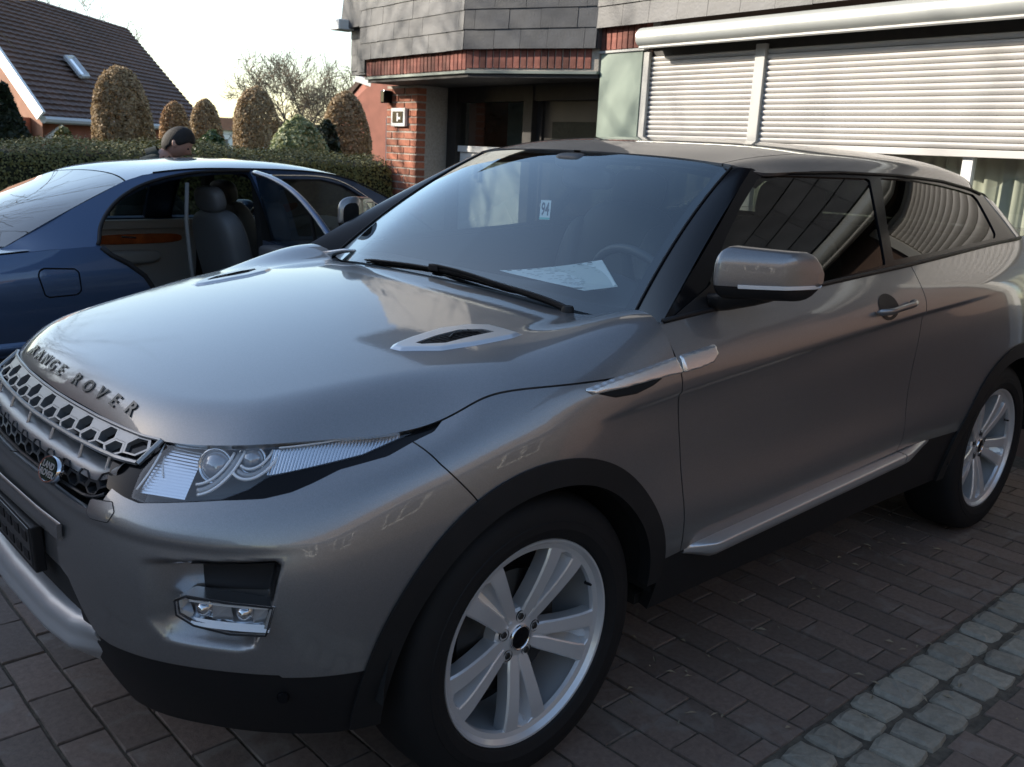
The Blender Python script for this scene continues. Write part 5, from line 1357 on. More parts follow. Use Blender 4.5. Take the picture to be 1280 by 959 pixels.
pair('rear_side_window', C(SIDE, lambda M: polyd(xz(M), GL2)+.004).offset(-.007), PRIVACY, rim=0)
for sg in (-1, 1):
    q = MB(); xs = np.linspace(.43, 2.86, 40); zs = np.interp(xs, *BELTZ)+.004; ss = side_s(xs, zs)
    q.tube([(a, sg*(b+.003), c) for a, b, c in zip(xs, ss, zs)], .0075, 6); q.build('belt_seal', BLACK, CAR, smooth=True)
    q = MB(); xs = np.linspace(1.13, 2.80, 40); zs = np.interp(xs, *RAILZ)-.004; ss = side_s(xs, zs)
    q.tube([(a, sg*(b+.001), c) for a, b, c in zip(xs, ss, zs)], .005, 6); q.build('window_seal', BLACK, CAR, smooth=True)
# painted rear pillar and rear window
r0 = [(2.845, .602, 1.395), (2.93, .577, 1.358), (3.0, .55, 1.345)]
RPIL = C(SIDE, lambda M: -polyd(xz(M), [(.3, 1.0), (.425, 1.087), (1.085, 1.478), (1.1, 1.6), (2.825, 1.6), (2.84, 1.40), (2.84, 1.2), (2.835, 1.0)]), lambda M: M.V[:, 0]-2.5, lambda M: M.V[:, 2]-np.interp(M.V[:, 0], *BELTZ),
         lambda M: np.interp(M.V[:, 0], [2.8, 2.93, 3.02], [1.41, 1.362, 1.33])-M.V[:, 2], lambda M: 2.915-.15*(1.40-M.V[:, 2])-M.V[:, 0])
pair('rear_pillar', RPIL, PAINT, rim=.02)
rw = np.array([[(3.06-.02*(s/.55)**2*2, s, 1.487-.05*(s/.55)**2*1.6), (3.14-.06*(s/.55)**2, s, 1.38), (3.26-.12*(s/.55)**2, s*1.15, 1.25)] for s in np.linspace(0, .57, 16)])
whole('rear_window', grid(rw, lambda V: np.array([[1, 0, .5]])*np.ones((len(V), 1))), PRIVACY, rim=0)
whole('parcel_deck', grid(np.array([[(2.9, s, 1.235), (3.38, s, 1.25)] for s in np.linspace(0, .78, 8)]), lambda V: V*0+[0, 0, 1]), PAINT, rim=0)
# cowl
cw = np.array([[(.33, s, float(hood_z(np.array([.35]), np.array([s]))[0])-.025), (.47, s, 1.066-.02*(s/.7)**2)] for s in np.linspace(0, .72, 30)])
whole('cowl', grid(cw, lambda V: V*0+[0, 0, 1]), BLACK, rim=0)
# ------------------------------------------------------------------ side trim
def belt_at(x, z):
    """s of the body side at (x, z)"""
    return float(belt_s(np.array([x]), np.array([z]))[0])
def side_patch(poly, off, rise=None, bevel=.003, rim=.008):
    p = np.asarray(poly)
    x0, z0 = p.min(0)-.01; x1, z1 = p.max(0)+.01
    # finer grid over the patch
    xs = np.arange(x0, x1, .006); zs = np.arange(z0, z1, .004)
    X, Z = np.meshgrid(xs, zs, indexing='ij'); S = belt_s(X, Z)
    g = grid(np.stack([X, S, Z], -1), lambda V: np.array([[0, 1, 0]])*np.ones((len(V), 1)))
    g = g.clip(polyd(xz(g), p))
    d = polyd(xz(g), p); h = off*sstep(d/bevel+.25)
    if rise is not None: h = h+rise(g.V)
    g.V = g.V+np.array([0, 1, 0])*h[:, None]; g.N = g.calcN()
    return g.rim(rim)
# bright blade behind the front wheel
BL1 = [(.108, .970), (.20, .985), (.30, .997), (.425, 1.013), (.436, .985), (.437, .973), (.36, .970), (.22, .960), (.13, .957)]
BL2 = [(.441, 1.014), (.52, 1.021), (.588, 1.027), (.594, 1.004), (.565, .985), (.50, .976), (.443, .973)]
DK = [(.14, .958), (.24, .962), (.37, .971), (.33, .955), (.27, .942), (.20, .942)]
for M, par in ((side_patch(BL1, .010), fender_n),): pass
BLADE = pm('blade_satin', (.78, .78, .77), .26, .8)
for nm, poly, mt, off, pa in (('fender_blade', BL1, BLADE, .007, (fender_n, fender_f)), ('door_blade', BL2, BLADE, .007, (door_n, door_f)), ('vent_slot', DK, DARK, .0025, (fender_n, fender_f))):
    M = side_patch(poly, off)
    meshob(nm, M, mt, pa[0]); meshob(nm, M.mirror(), mt, pa[1])
# dark gap above the blade up to the bonnet edge
# sill strips
def strip(x0, x1, zf, name, tip0, tip1):
    rows = []
    for i, x in enumerate(np.linspace(x0, x1, 40)):
        k = min(1, (x-x0)/tip0 if tip0 else 1, (x1-x)/tip1 if tip1 else 1); k = max(k, .04); z = zf(x); s = .917
        w_ = .046*k; hgt = .046*(.3+.7*k)
        rows.append([(x, s-.02, z+.008), (x, s+.004, z+.008), (x, s+w_*.9, z+.003), (x, s+w_, z-.003), (x, s+w_*.92, z-hgt*.6), (x, s+w_*.5, z-hgt), (x, s-.02, z-hgt-.004)])
    g = grid(np.array(rows), lambda V: np.array([[0, 1, 0]])*np.ones((len(V), 1)))
    return g.rim(.004)
zf = lambda x: .470+.042*(x-.55)
g1 = strip(.545, 1.735, zf, '', .10, 0); g2 = strip(1.742, 2.02, zf, '', 0, .25)
for g in (g1, g2):
    pair('sill_strip', g, SATIN, rim=0)
# door handle and its dish
for sg, par in ((-1, door_n), (1, door_f)):
    hp = [(1.425, 1.046), (1.44, 1.049), (1.50, 1.054), (1.58, 1.060), (1.640, 1.064), (1.655, 1.064)]
    off = [.004, .026, .036, .036, .026, .004]
    m = MB(); pts = [(x, sg*(belt_at(x, z)+o), z) for (x, z), o in zip(hp, off)]
    pts = [tuple(p) for p in curve(pts, 22)]
    rad = [.006 if i in (0, 21) else .0125 for i in range(22)]
    m.tube(pts, rad, 10, flat=.75); m.build('door_handle', PAINT, par, smooth=True)
    q = MB(); v = []
    for i in range(24):
        t = 2*pi*i/24; x, z = 1.512+.062*cos(t), 1.056+.040*sin(t)+.07*.06*cos(t); v.append((x, sg*(belt_at(x, z)+.0018), z))
    q.add(v+[(1.512, sg*(belt_at(1.512, 1.056)+.0015), 1.056)], [(i, (i+1) % 24, 24) for i in range(24)]); q.build('handle_dish', BLACK, par, smooth=True)
# ------------------------------------------------------------------ mirrors
def superell(c, h, e1, e2, nu=36, nv=20, R=None):
    v = []; f = []
    sg = lambda x, e: math.copysign(abs(x)**e, x)
    for j in range(nv+1):
        ph = -pi/2+pi*j/nv
        for i in range(nu):
            th = 2*pi*i/nu
            p = Vector((h[0]*sg(cos(ph), e1)*sg(cos(th), e2), h[1]*sg(cos(ph), e1)*sg(sin(th), e2), h[2]*sg(sin(ph), e1)))
            if R is not None: p = R @ p
            v.append(tuple(p+Vector(c)))
    for j in range(nv):
        for i in range(nu): f.append((j*nu+i, j*nu+(i+1) % nu, (j+1)*nu+(i+1) % nu, (j+1)*nu+i))
    return v, f
def mirror_shell(sg):
    # sections across the car, from the stalk outwards; each a closed loop (x, z)
    rows = []
    for k in np.linspace(0, 1, 26):
        s = .880+.162*k
        e = max(0, (k-.80)/.20); e0 = max(0, (.14-k)/.14)
        sc = (1-e**2.6*.75)*(1-e0**2*.35)
        cx = .658+.185*k**1.25+.02*e*e; cz = 1.205-.006*k
        hx = .078*sc; hz = (.074-.008*k)*sc
        loop = []
        for i in range(30):
            t = 2*pi*i/30; c_, s_ = cos(t), sin(t)
            x = math.copysign(abs(c_)**.75, c_)*hx; z = math.copysign(abs(s_)**.62, s_)*hz
            if c_ > 0: x *= .45
            if s_ < 0: z *= .92
            loop.append((cx+x, sg*s, cz+z))
        rows.append(loop)
    return rows
for sg in (-1, 1):
    rows = mirror_shell(1); rows = np.array(rows)
    kk = np.repeat(np.linspace(0, 1, len(rows)), rows.shape[1]+1)
    loop = np.concatenate([rows, rows[:, :1]], 1)
    SHL = grid(loop, lambda V: V-np.array([.74, .96, 1.2]), A=np.c_[kk, kk])
    n_ = len(SHL.V); SHL.N = M3(SHL.V, SHL.F).N
    ZL = 1.176
    fl_ = (lambda M: M) if sg == -1 else (lambda M: M.mirror())
    end = MB(); 
    UP_ = SHL.clip(SHL.V[:, 2]-ZL); LO_ = SHL.clip(ZL-.0015-SHL.V[:, 2])
    mir = meshob('wing_mirror', fl_(UP_), PAINT, CAR); meshob('mirror_underside', fl_(LO_), BLACK, mir)
    IND = C(SHL, lambda M: M.V[:, 2]-ZL+.004, lambda M: ZL+.005-M.V[:, 2], lambda M: M.A[:, 0]-.36, lambda M: .985-M.A[:, 0], lambda M: .80+.1*M.A[:, 0]-M.V[:, 0]).offset(.003)
    meshob('indicator_strip', fl_(IND.rim(.004)), INDICATOR, mir)
    for r_, nm in ((rows[0], 'mirror_inner_end'), (rows[-1], 'mirror_outer_end')):
        e_ = MB(); e_.add([(p[0], -p[1]*(-sg)*-1 if False else sg*p[1], p[2]) for p in r_], [tuple(range(len(r_)))]); e_.build(nm, PAINT if nm.endswith('outer_end') else BLACK, mir)
    q = MB(); q.tube([(.635, sg*.855, 1.122), (.655, sg*.895, 1.130), (.70, sg*.945, 1.148), (.74, sg*.975, 1.160)], [.030, .030, .032, .03], 12, flat=.55); q.build('mirror_stalk', BLACK, mir, smooth=True)
    q = MB(); q.add([(.690+.172*k, sg*(.905+.125*k), z) for k, z in ((.1, 1.155), (.75, 1.155), (.75, 1.245), (.1, 1.25))], [(0, 1, 2, 3)]); q.build('mirror_glass', CHROME, mir)
    q = MB(); tri = [(.47, 1.100), (.69, 1.112), (.70, 1.19), (.66, 1.165)]
    ss = side_s(np.array([p[0] for p in tri]), np.array([p[1] for p in tri]))
    q.add([(p[0], sg*(s+.006), p[1]) for p, s in zip(tri, ss)], [(0, 1, 2, 3)]); q.build('mirror_base', BLACK, mir)
# ------------------------------------------------------------------ wipers
def scrp(t, s, up=.0):
    """point on the screen: t from bottom to top, s across (near side positive)"""
    j = np.abs(SP[int(t*35)][:, 1]-abs(s)).argmin(); p = SP[int(t*35)][j]
    return Vector((p[0]-up*.75, -s, p[2]+up*.65))
def wiper(blade, arm):
    b = MB(); L = [scrp(t, s, .014) for t, s in blade]
    P = [L[0].lerp(L[1], k) for k in np.linspace(0, 1, 12)]
    for i, k in enumerate(np.linspace(0, 1, 12)): P[i] = P[i]+Vector((-.006, 0, .006))*sin(pi*k)
    b.tube(P, [.004]+[.008]*10+[.004], 6, flat=.7)
    P2 = [p+Vector((.006, 0, -.006)) for p in P]; b.tube(P2, .0035, 4)
    w_ = b.build('wiper', BLACK, CAR, smooth=True)
    a = MB(); A = [scrp(t, s, u) for t, s, u in arm]; A = [Vector(p) for p in curve([tuple(p) for p in A], 16)]
    a.tube(A, [.013-.006*i/15 for i in range(16)], 8, flat=.6); a.build('wiper_arm', BLACK, w_, smooth=True)
    c = MB(); m_ = L[0].lerp(L[1], .5); c.box(tuple(m_-Vector((.012, .022, .009))), tuple(m_+Vector((.01, .022, .012)))); c.build('wiper_joint', BLACK, w_, bevel=.003)
def wiper_at(blade, joint, arm, name='wiper'):
    b = MB(); L = [Vector((p[0], -p[1], p[2])) for p in blade]
    P = [Vector(p) for p in curve([tuple(p) for p in L], 18)]
    b.tube(P, [.004]+[.0075]*16+[.004], 6, flat=.6); b.tube([p+Vector((.007, 0, -.008)) for p in P], .003, 4)
    w_ = b.build(name, BLACK, CAR, smooth=True)
    a = MB(); A = [Vector(p) for p in curve([(p[0], -p[1], p[2]) for p in arm], 18)]
    a.tube(A, [.0075+.0075*i/17 for i in range(18)], 8, flat=.6); a.lathe([(0, .012), (.014, .010), (.018, .0), (.018, -.02)], 16, 'z', c=tuple(A[-1])); a.build('wiper_arm', BLACK, w_, smooth=True, angle=50)
    j = Vector((joint[0], -joint[1], joint[2])); c = MB(); c.box(tuple(j-Vector((.012, .024, .010))), tuple(j+Vector((.010, .024, .010)))); c.build('wiper_joint', BLACK, w_, bevel=.003)
wiper_at([(.405, -.42, 1.094), (.418, -.04, 1.108), (.412, .34, 1.092)], (.418, -.04, 1.114), [(.415, -.05, 1.120), (.400, .12, 1.118), (.395, .30, 1.104), (.390, .50, 1.090), (.392, .575, 1.078)])
q = MB(); q.tube([(.415, .72, 1.075), (.435, .675, 1.088), (.455, .63, 1.100), (.47, .58, 1.105)], [.016, .013, .010, .006], 8, flat=.6); q.build('wiper_arm', SATIN, CAR, smooth=True)
# ------------------------------------------------------------------ cabin
m = MB(); D = []
for s in np.linspace(-.74, .74, 40):
    hump = .085*math.exp(-((s-.37)/.17)**2)
    D.append([tuple(p) for p in curve([(.43, -s, 1.052), (.55, -s, 1.072), (.66, -s, 1.075+hump*.3), (.80, -s, 1.05+hump), (.88, -s, 1.0+hump*.8), (.93, -s, .93), (.90, -s, .80)], 14)])
g = grid(np.array(D), lambda V: np.array([[.5, 0, 1]])*np.ones((len(V), 1))); dash = meshob('dashboard', g, DASHM, CAR, flip=False)
# steering wheel
wc = Vector((.935, -.36, 1.035)); ax = Vector((.90, 0, .42)).normalized()
m = MB(); e1 = ax.orthogonal().normalized(); e2 = ax.cross(e1)
m.tube([wc+(e1*cos(t)+e2*sin(t))*.185 for t in np.linspace(0, 2*pi, 41)], .0155, 8, cap=False)
for t in (0, pi, -pi/2):
    d = Vector((0, -1, 0))*cos(t)+(ax.cross(Vector((0, -1, 0))))*sin(t)
    m.tube([wc+d*.05-ax*.02, wc+d*.18], [.022, .014], 8, flat=.5)
m.lathe([(0, -.03), (.06, -.025), (.07, 0), (.06, .02), (0, .02)], 20, 'x')
for i in range(len(m.v)-100, len(m.v)): m.v[i] = tuple(Vector(m.v[i])+wc)
m.build('steering_wheel', CABIN, CAR, smooth=True, angle=50)
def seat(y, x):
    b = MB()
    v, f = superell((x+.33, y, 1.0-.06), (.10, .25, .36), .55, .5, R=Matrix.Rotation(radians(14), 3, 'Y')); b.add(v, f)
    v, f = superell((x+.05, y, .62), (.30, .26, .10), .5, .45); b.add(v, f)
    for e in (-1, 1):
        v, f = superell((x+.30, y+e*.22, .95), (.10, .06, .27), .7, .7, R=Matrix.Rotation(radians(14), 3, 'Y')); b.add(v, f)
    st = b.build('seat', SEAT, CAR, smooth=True)
    b = MB(); v, f = superell((x+.44, y, 1.345), (.05, .13, .085), .6, .5, R=Matrix.Rotation(radians(10), 3, 'Y')); b.add(v, f)
    for e in (-1, 1): b.tube([(x+.42, y+e*.05, 1.2), (x+.44, y+e*.05, 1.34)], .006, 6)
    b.build('headrest', SEAT, st, smooth=True)
seat(-.37, 1.32); seat(.37, 1.32)
b = MB(); v, f = superell((2.55, 0, .90), (.12, .62, .34), .45, .4, R=Matrix.Rotation(radians(18), 3, 'Y')); b.add(v, f)
v, f = superell((2.3, 0, .62), (.28, .62, .11), .5, .4); b.add(v, f)
rb = b.build('rear_seat', SEAT, CAR, smooth=True)
m = MB(); m.box((.45, -.84, .30), (2.2, .84, .33)); m.box((-.6, -.55, .305), (.45, .55, .33)); m.box((2.2, -.55, .305), (3.3, .55, .33)); m.box((.44, -.80, .33), (.47, .80, 1.02)); m.box((3.15, -.7, .33), (3.2, .7, 1.2)); m.build('floor_pan', DARK, CAR)
m = MB(); v, f = superell((1.05, 0, 1.405), (.025, .115, .038), .5, .4); m.add(v, f); m.tube([(1.04, 0, 1.43), (1.02, 0, 1.475)], .012, 8); m.build('rear_view_mirror', CABIN, CAR, smooth=True)
m = MB(); v, f = superell((.99, 0, 1.46), (.06, .07, .028), .6, .5); m.add(v, f); m.build('sensor_housing', CABIN, CAR, smooth=True)
# ------------------------------------------------------------------ wheels
def wheel_meshes():
    M_ = {}
    t = MB()   # local: axis y, outer face towards -y
    R_ = AX
    prof = [(.236, .085), (.250, .098), (.285, .112), (.325, .110), (.348, .098), (.3585, .085), (.364, .06), (.366, .0), (.364, -.06), (.3585, -.085), (.352, -.097), (.340, -.108), (.318, -.1155), (.305, -.1165), (.303, -.1185), (.285, -.1195), (.281, -.1175), (.268, -.1145), (.262, -.111), (.258, -.104), (.250, -.098), (.236, -.085)]
    t.lathe(prof, 96); ty = t.build('tyre', RUBBER, smooth=True, angle=28)
    tr = MB()
    for k in range(60):
        for sgn in (-1, 1):
            a0 = 2*pi*(k+.25*(sgn > 0))/60
            tr.add([((.3645 if abs(y) < .07 else .360)*cos(a)+0, y, (.3675 if abs(y) < .07 else .362)*sin(a)) for a, y in ((a0, sgn*.022), (a0+.05, sgn*.022), (a0+.085, sgn*.098), (a0+.035, sgn*.098))], [(0, 1, 2, 3)])
    M_['tyre'] = ty.data; bpy.data.objects.remove(ty)
    r = MB()
    r.lathe([(.236, .08), (.238, -.06), (.240, -.080), (.2415, -.094), (.246, -.100), (.2505, -.1055), (.2555, -.1065), (.2575, -.103), (.257, -.095)], 96)      # barrel and lip
    r.lathe([(.2415, -.094), (.229, -.090), (.226, -.080)], 96)
    face = lambda q: -.0905+.030*max(0, (.20-q)/.16)**1.4      # dish of the spoke faces
    for k in range(5):
        A = radians(57+72*k)
        sec = []
        for q in np.concatenate([np.linspace(.040, .10, 6), np.linspace(.11, .232, 12)]):
            wout = float(np.interp(q, [.04, .075, .11, .17, .232], [.0265, .0360, .0425, .0560, .072]))
            gw = float(np.interp(q, [.04, .085, .12, .20, .222, .232], [.0, .0015, .0075, .0200, .0225, .003]))
            gd = float(np.interp(q, [.04, .085, .11, .165, .2155, .2165, .226, .232], [.0, .001, .018, .060, .052, .052, .002, 0]))
            ridge = float(np.interp(q, [.04, .11, .232], [.006, .010, .0165]))
            y0 = face(q)
            S_ = [(-wout*.86, y0+.048), (-wout*.97, y0+.018), (-wout, y0+.0045), (-wout+.004, y0), (-gw-.004, y0), (-gw, y0+.002), (-gw*.55, y0+gd), (gw*.55, y0+gd), (gw, y0+.002), (gw+.004, y0), (wout-.004, y0), (wout, y0+.0045), (wout*.97, y0+.018), (wout*.86, y0+.048)]
            sec.append([(q*cos(A)-u*sin(A), y, q*sin(A)+u*cos(A)) for u, y in S_])
        v = [p for s_ in sec for p in s_]; nn = 14
        f = [(i*nn+j, i*nn+j+1, (i+1)*nn+j+1, (i+1)*nn+j) for i in range(len(sec)-1) for j in range(nn-1)]
        r.add(v, f)
    r.lathe([(.0, -.0665), (.030, -.0665), (.034, -.064), (.066, -.0605), (.072, -.055), (.074, -.02)], 40)
    rim = r.build('rim', SILVER, smooth=True, angle=24)
    M_['rim'] = rim.data; bpy.data.objects.remove(rim)
    c = MB(); c.lathe([(.0, -.072), (.024, -.0715), (.027, -.070)], 32); cp = c.build('hub_cap', GLOSSBLACK, smooth=True); M_['hub_cap'] = cp.data; bpy.data.objects.remove(cp)
    c = MB(); c.lathe([(.027, -.069), (.0285, -.0735), (.031, -.073), (.032, -.066)], 32); cp = c.build('cap_ring', CHROME, smooth=True); M_['cap_ring'] = cp.data; bpy.data.objects.remove(cp)
    c = MB(); c.lathe([(.0, -.002), (.0075, -.002), (.009, .0), (.009, .014)], 6); c.lathe([(.0145, -.0008), (.0145, .004), (.0095, .012)], 16); cp = c.build('lug_nut', STEEL); M_['lug_nut'] = cp.data; bpy.data.objects.remove(cp)
    c = MB(); c.lathe([(.06, -.02), (.155, -.02), (.155, .0), (.06, .0)], 48); cp = c.build('brake_disc', STEEL); M_['brake_disc'] = cp.data; bpy.data.objects.remove(cp)
    c = MB(); c.lathe([(.0, .06), (.245, .06)], 40); cp = c.build('wheel_back', DARK); M_['wheel_back'] = cp.data; bpy.data.objects.remove(cp)
    c = MB(); c.tube([(0, 0, 0), (0, -.02, 0)], [.005, .003], 8); cp = c.build('valve', BLACK); M_['valve'] = cp.data; bpy.data.objects.remove(cp)
    return M_
WM = wheel_meshes()
for cx in (0, 2.66):
    for sg in (-1, 1):
        wlo = link('wheel', WM['rim'], CAR); wlo.location = (cx, sg*.797, AX)
        if sg == 1: wlo.rotation_euler = (0, 0, pi)
        for nm in ('tyre', 'hub_cap', 'cap_ring', 'brake_disc', 'wheel_back'): link(nm, WM[nm], wlo)
        for k in range(5):
            a = radians(57+29+72*k); o = link('lug_nut', WM['lug_nut'], wlo); o.location = (.052*cos(a), -.0645, .052*sin(a))
        o = link('valve', WM['valve'], wlo); a = radians(22); o.location = (.226*cos(a), -.075, .226*sin(a))
# ------------------------------------------------------------------ blue saloon (local: x forward, s to its right, z up)
BC = thing('blue_saloon', 'dark blue saloon parked beyond the grey car with its rear door open', 'car', (.115, 3.741, 0), rot=(0, 0, radians(5)))
_bx = [(-1.12, 0), (-1.11, .30), (-1.07, .56), (-.93, .75), (-.62, .835), (-.05, .865), (.5, .872), (1.2, .876), (2.0, .872), (2.7, .858), (3.1, .815), (3.35, .68), (3.5, .40), (3.55, 0)]
_bz = [.06, .28, .43, .60, .74, .87]
_bs = [.95, .985, 1.0, 1.0, .985, .935]
BT = []
for x, s in _bx:
    top = float(np.interp(x, [-1.12, -.6, -.05, .5, 1.2, 2.0, 2.7, 3.3, 3.55], [.80, .825, .862, .876, .872, .855, .80, .72, .62]))
    row = []
    for k in range(6):
        z = _bz[k]*(top/.87) if k > 2 else _bz[k]
        cx = 1.2; f = 1 if .0 < x < 2.5 else (1-.03*(k in (0, 5)))
        row.append((cx+(x-cx)*f, s*_bs[k], z))
    BT.append(row)
BT = np.array(BT); buk = np.r_[0, np.cumsum(np.linalg.norm(np.diff(BT[:, 2], axis=0), axis=1))]; bvk = np.array([0, .22, .37, .54, .68, .82])
bu = np.linspace(0, buk[-1], 300); bv = np.linspace(0, .82, 60)
BB = grid(np.einsum('ai,bj,ijk->abk', nspline(buk, bu), nspline(bvk, bv), BT), lambda V: V-np.array([1.2, 0, .4]), A=np.stack(np.meshgrid(bu, bv, indexing='ij'), -1).reshape(-1, 2))
DOORHOLE = [(.185, .90), (.196, .876), (.235, .835), (.317, .790), (.40, .72), (.47, .62), (.50, .45), (.52, .14), (1.30, .14), (1.30, 1.4), (.2, 1.4)]
WOP = [(.200, .86), (.235, .93), (.306, 1.021), (.40, 1.092), (.482, 1.138), (.60, 1.190), (.734, 1.226), (.87, 1.250), (1.016, 1.263), (1.15, 1.270), (1.27, 1.272), (1.30, .7), (.5, .7), (.317, .79)]
rx_ = lambda M: np.minimum(np.hypot(M.V[:, 0]-.26, M.V[:, 2]-.225), np.hypot(M.V[:, 0]-2.92, M.V[:, 2]-.225))-.335
def bside(M, name, mat, near=True, parent=BC, rim=.012, far=True, label=None):
    if rim: M = M.rim(rim)
    o = []
    if near: o.append(meshob(name, M, mat, parent, label=label))
    if far: o.append(meshob(name, M.mirror(), mat, parent))
    return o
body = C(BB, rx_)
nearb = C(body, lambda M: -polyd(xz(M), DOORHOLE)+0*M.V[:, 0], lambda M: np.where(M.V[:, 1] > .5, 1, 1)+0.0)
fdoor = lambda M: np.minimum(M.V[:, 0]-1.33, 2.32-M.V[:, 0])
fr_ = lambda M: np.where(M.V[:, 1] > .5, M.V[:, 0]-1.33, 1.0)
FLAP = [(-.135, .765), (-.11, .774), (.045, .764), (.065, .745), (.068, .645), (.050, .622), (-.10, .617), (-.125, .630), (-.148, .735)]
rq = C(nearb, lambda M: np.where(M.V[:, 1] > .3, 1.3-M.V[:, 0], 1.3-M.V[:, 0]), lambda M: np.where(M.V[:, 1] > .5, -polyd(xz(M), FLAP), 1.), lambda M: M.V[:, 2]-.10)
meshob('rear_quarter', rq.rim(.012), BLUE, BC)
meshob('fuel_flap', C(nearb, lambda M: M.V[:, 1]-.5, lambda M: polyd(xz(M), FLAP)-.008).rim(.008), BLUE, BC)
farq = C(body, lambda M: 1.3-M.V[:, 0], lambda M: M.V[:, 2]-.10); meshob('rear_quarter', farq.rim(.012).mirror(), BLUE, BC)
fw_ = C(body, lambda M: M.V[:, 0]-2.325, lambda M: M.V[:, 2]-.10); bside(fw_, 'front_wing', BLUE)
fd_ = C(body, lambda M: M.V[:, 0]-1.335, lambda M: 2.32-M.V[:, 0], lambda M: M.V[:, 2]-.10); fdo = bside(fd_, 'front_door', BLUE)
bside(C(BB, rx_, lambda M: -polyd(xz(M), DOORHOLE), lambda M: .80-M.A[:, 1]).offset(-.012), 'inner_skin', DARK, rim=0)
for sg, M in ((1, rq), (-1, farq)):
    st_ = C(M, lambda M: M.V[:, 2]-.335, lambda M: .400-M.V[:, 2], lambda M: M.V[:, 0]+.95, lambda M: .1-M.V[:, 0], lambda M: M.V[:, 1]-.4)
    st_.V = st_.V+st_.N*(.016*np.sin(np.clip((st_.V[:, 2]-.335)/.065, 0, 1)*pi))[:, None]; st_.N = st_.calcN()
    meshob('rub_strip', st_ if sg == 1 else st_.mirror(), BLUE, BC)
    
    for e_ in (-1, 1):
        sk_ = C(M, lambda M: .325-M.V[:, 2], lambda M: M.V[:, 1]-.4, lambda M: (M.V[:, 0]-.26)*e_).offset(.003)
        if len(sk_.F): meshob('lower_skirt', sk_ if sg == 1 else sk_.mirror(), BLACK, BC)
# upper body: one field of s over (x, z)
BG = np.array([(-.40, .835, .755), (-.16, .862, .775), (.2, .875, .795), (.7, .876, .808), (1.2, .872, .812), (2.0, .857, .805), (2.6, .83, .785),
 (-.30, .855, .715), (-.16, .906, .67), (.157, 1.055, .588), (.49, 1.20, .515), (.75, 1.262, .535), (1.2, 1.285, .565), (1.7, 1.278, .57), (2.05, 1.235, .575), (2.374, 1.10, .63), (2.72, .88, .735), (.7, 1.08, .71), (1.3, 1.1, .715), (1.9, 1.08, .71), (.3, .99, .70)])
def bs_(x, z):
    x = np.asarray(x, float); z = np.asarray(z, float); return tps(BG[:, :2], BG[:, 2], np.c_[x.ravel(), z.ravel()], 1e-4).reshape(x.shape)
_x = np.linspace(-.5, 2.85, 190); _z = np.linspace(.80, 1.31, 60); _X, _Z = np.meshgrid(_x, _z, indexing='ij')
BS = grid(np.stack([_X, bs_(_X, _Z), _Z], -1), lambda V: np.array([[0, 1, 0]])*np.ones((len(V), 1)))
UPX = [-.42, -.30, -.16, .157, .49, .60, .75, .95, 1.2, 1.7, 1.9, 2.05, 2.374, 2.74]; UPZ = [.82, .850, .906, 1.055, 1.20, 1.237, 1.262, 1.277, 1.285, 1.278, 1.262, 1.235, 1.10, .862]
btop = lambda x: np.interp(x, [-1.12, -.6, -.05, .5, 1.2, 2.0, 2.7, 3.3, 3.55], [.80, .825, .862, .876, .872, .855, .80, .72, .62])
FWIN = [(1.462, .885), (1.462, 1.215), (1.49, 1.232), (1.80, 1.232), (1.98, 1.195), (2.20, 1.075), (2.42, .925), (2.42, .875), (1.9, .872)]
up_ = C(BS, lambda M: np.interp(M.V[:, 0], UPX, UPZ)-M.V[:, 2], lambda M: M.V[:, 2]-btop(M.V[:, 0])+.002, lambda M: -polyd(xz(M), FWIN))
meshob('upper_body', C(up_, lambda M: -polyd(xz(M), WOP)).rim(.03), BLUE, BC)
RWIN = [(.36, .89), (.42, 1.04), (.55, 1.13), (.75, 1.20), (1.0, 1.235), (1.24, 1.24), (1.24, .885)]
meshob('upper_body', C(up_, lambda M: -polyd(xz(M), RWIN)).rim(.03).mirror(), BLUE, BC)
bside(C(BS, lambda M: polyd(xz(M), FWIN)+.004).offset(-.008), 'side_window', SIDEGLASS, rim=0)
meshob('side_window', C(BS, lambda M: polyd(xz(M), RWIN)+.004).offset(-.008).mirror(), SIDEGLASS, BC)
def bline(name, pts, r, mat, off=.004, parent=BC, smooth=True):
    p = curve([(a, 0, b) for a, b in pts], 50); m = MB(); m.tube([(a, -(float(bs_(np.array([a]), np.array([b]))[0])+off), b) for a, b in zip(p[:, 0], p[:, 2])], r, 6); return m.build(name, mat, parent, smooth=smooth)
bline('door_seal', [(.50, .50), (.47, .62), (.40, .72), (.317, .79), (.235, .835), (.196, .876)][::-1][:1]+[(.200, .88), (.235, .94), (.306, 1.025), (.40, 1.096), (.482, 1.142), (.60, 1.194), (.734, 1.230), (.87, 1.254), (1.016, 1.267), (1.27, 1.277)], .011, BLACK)
bline('window_trim', [(1.40, 1.252), (1.6, 1.252), (1.80, 1.248), (1.99, 1.208), (2.2, 1.085), (2.44, .93)], .006, CHROME)
bline('roof_drip', [(.66, 1.252), (.80, 1.27), (1.2, 1.287), (1.7, 1.281), (2.0, 1.246), (2.374, 1.102), (2.70, .885)], .005, BLACK)
m = MB(); m.tube([(a, -b, c_) for a, b, c_ in ((.205, .815, .865), (.25, .83, .82), (.33, .85, .775), (.42, .86, .70), (.48, .865, .60), (.50, .865, .45), (.51, .86, .15))], .016, 6); m.build('lower_door_seal', BLACK, BC, smooth=True)
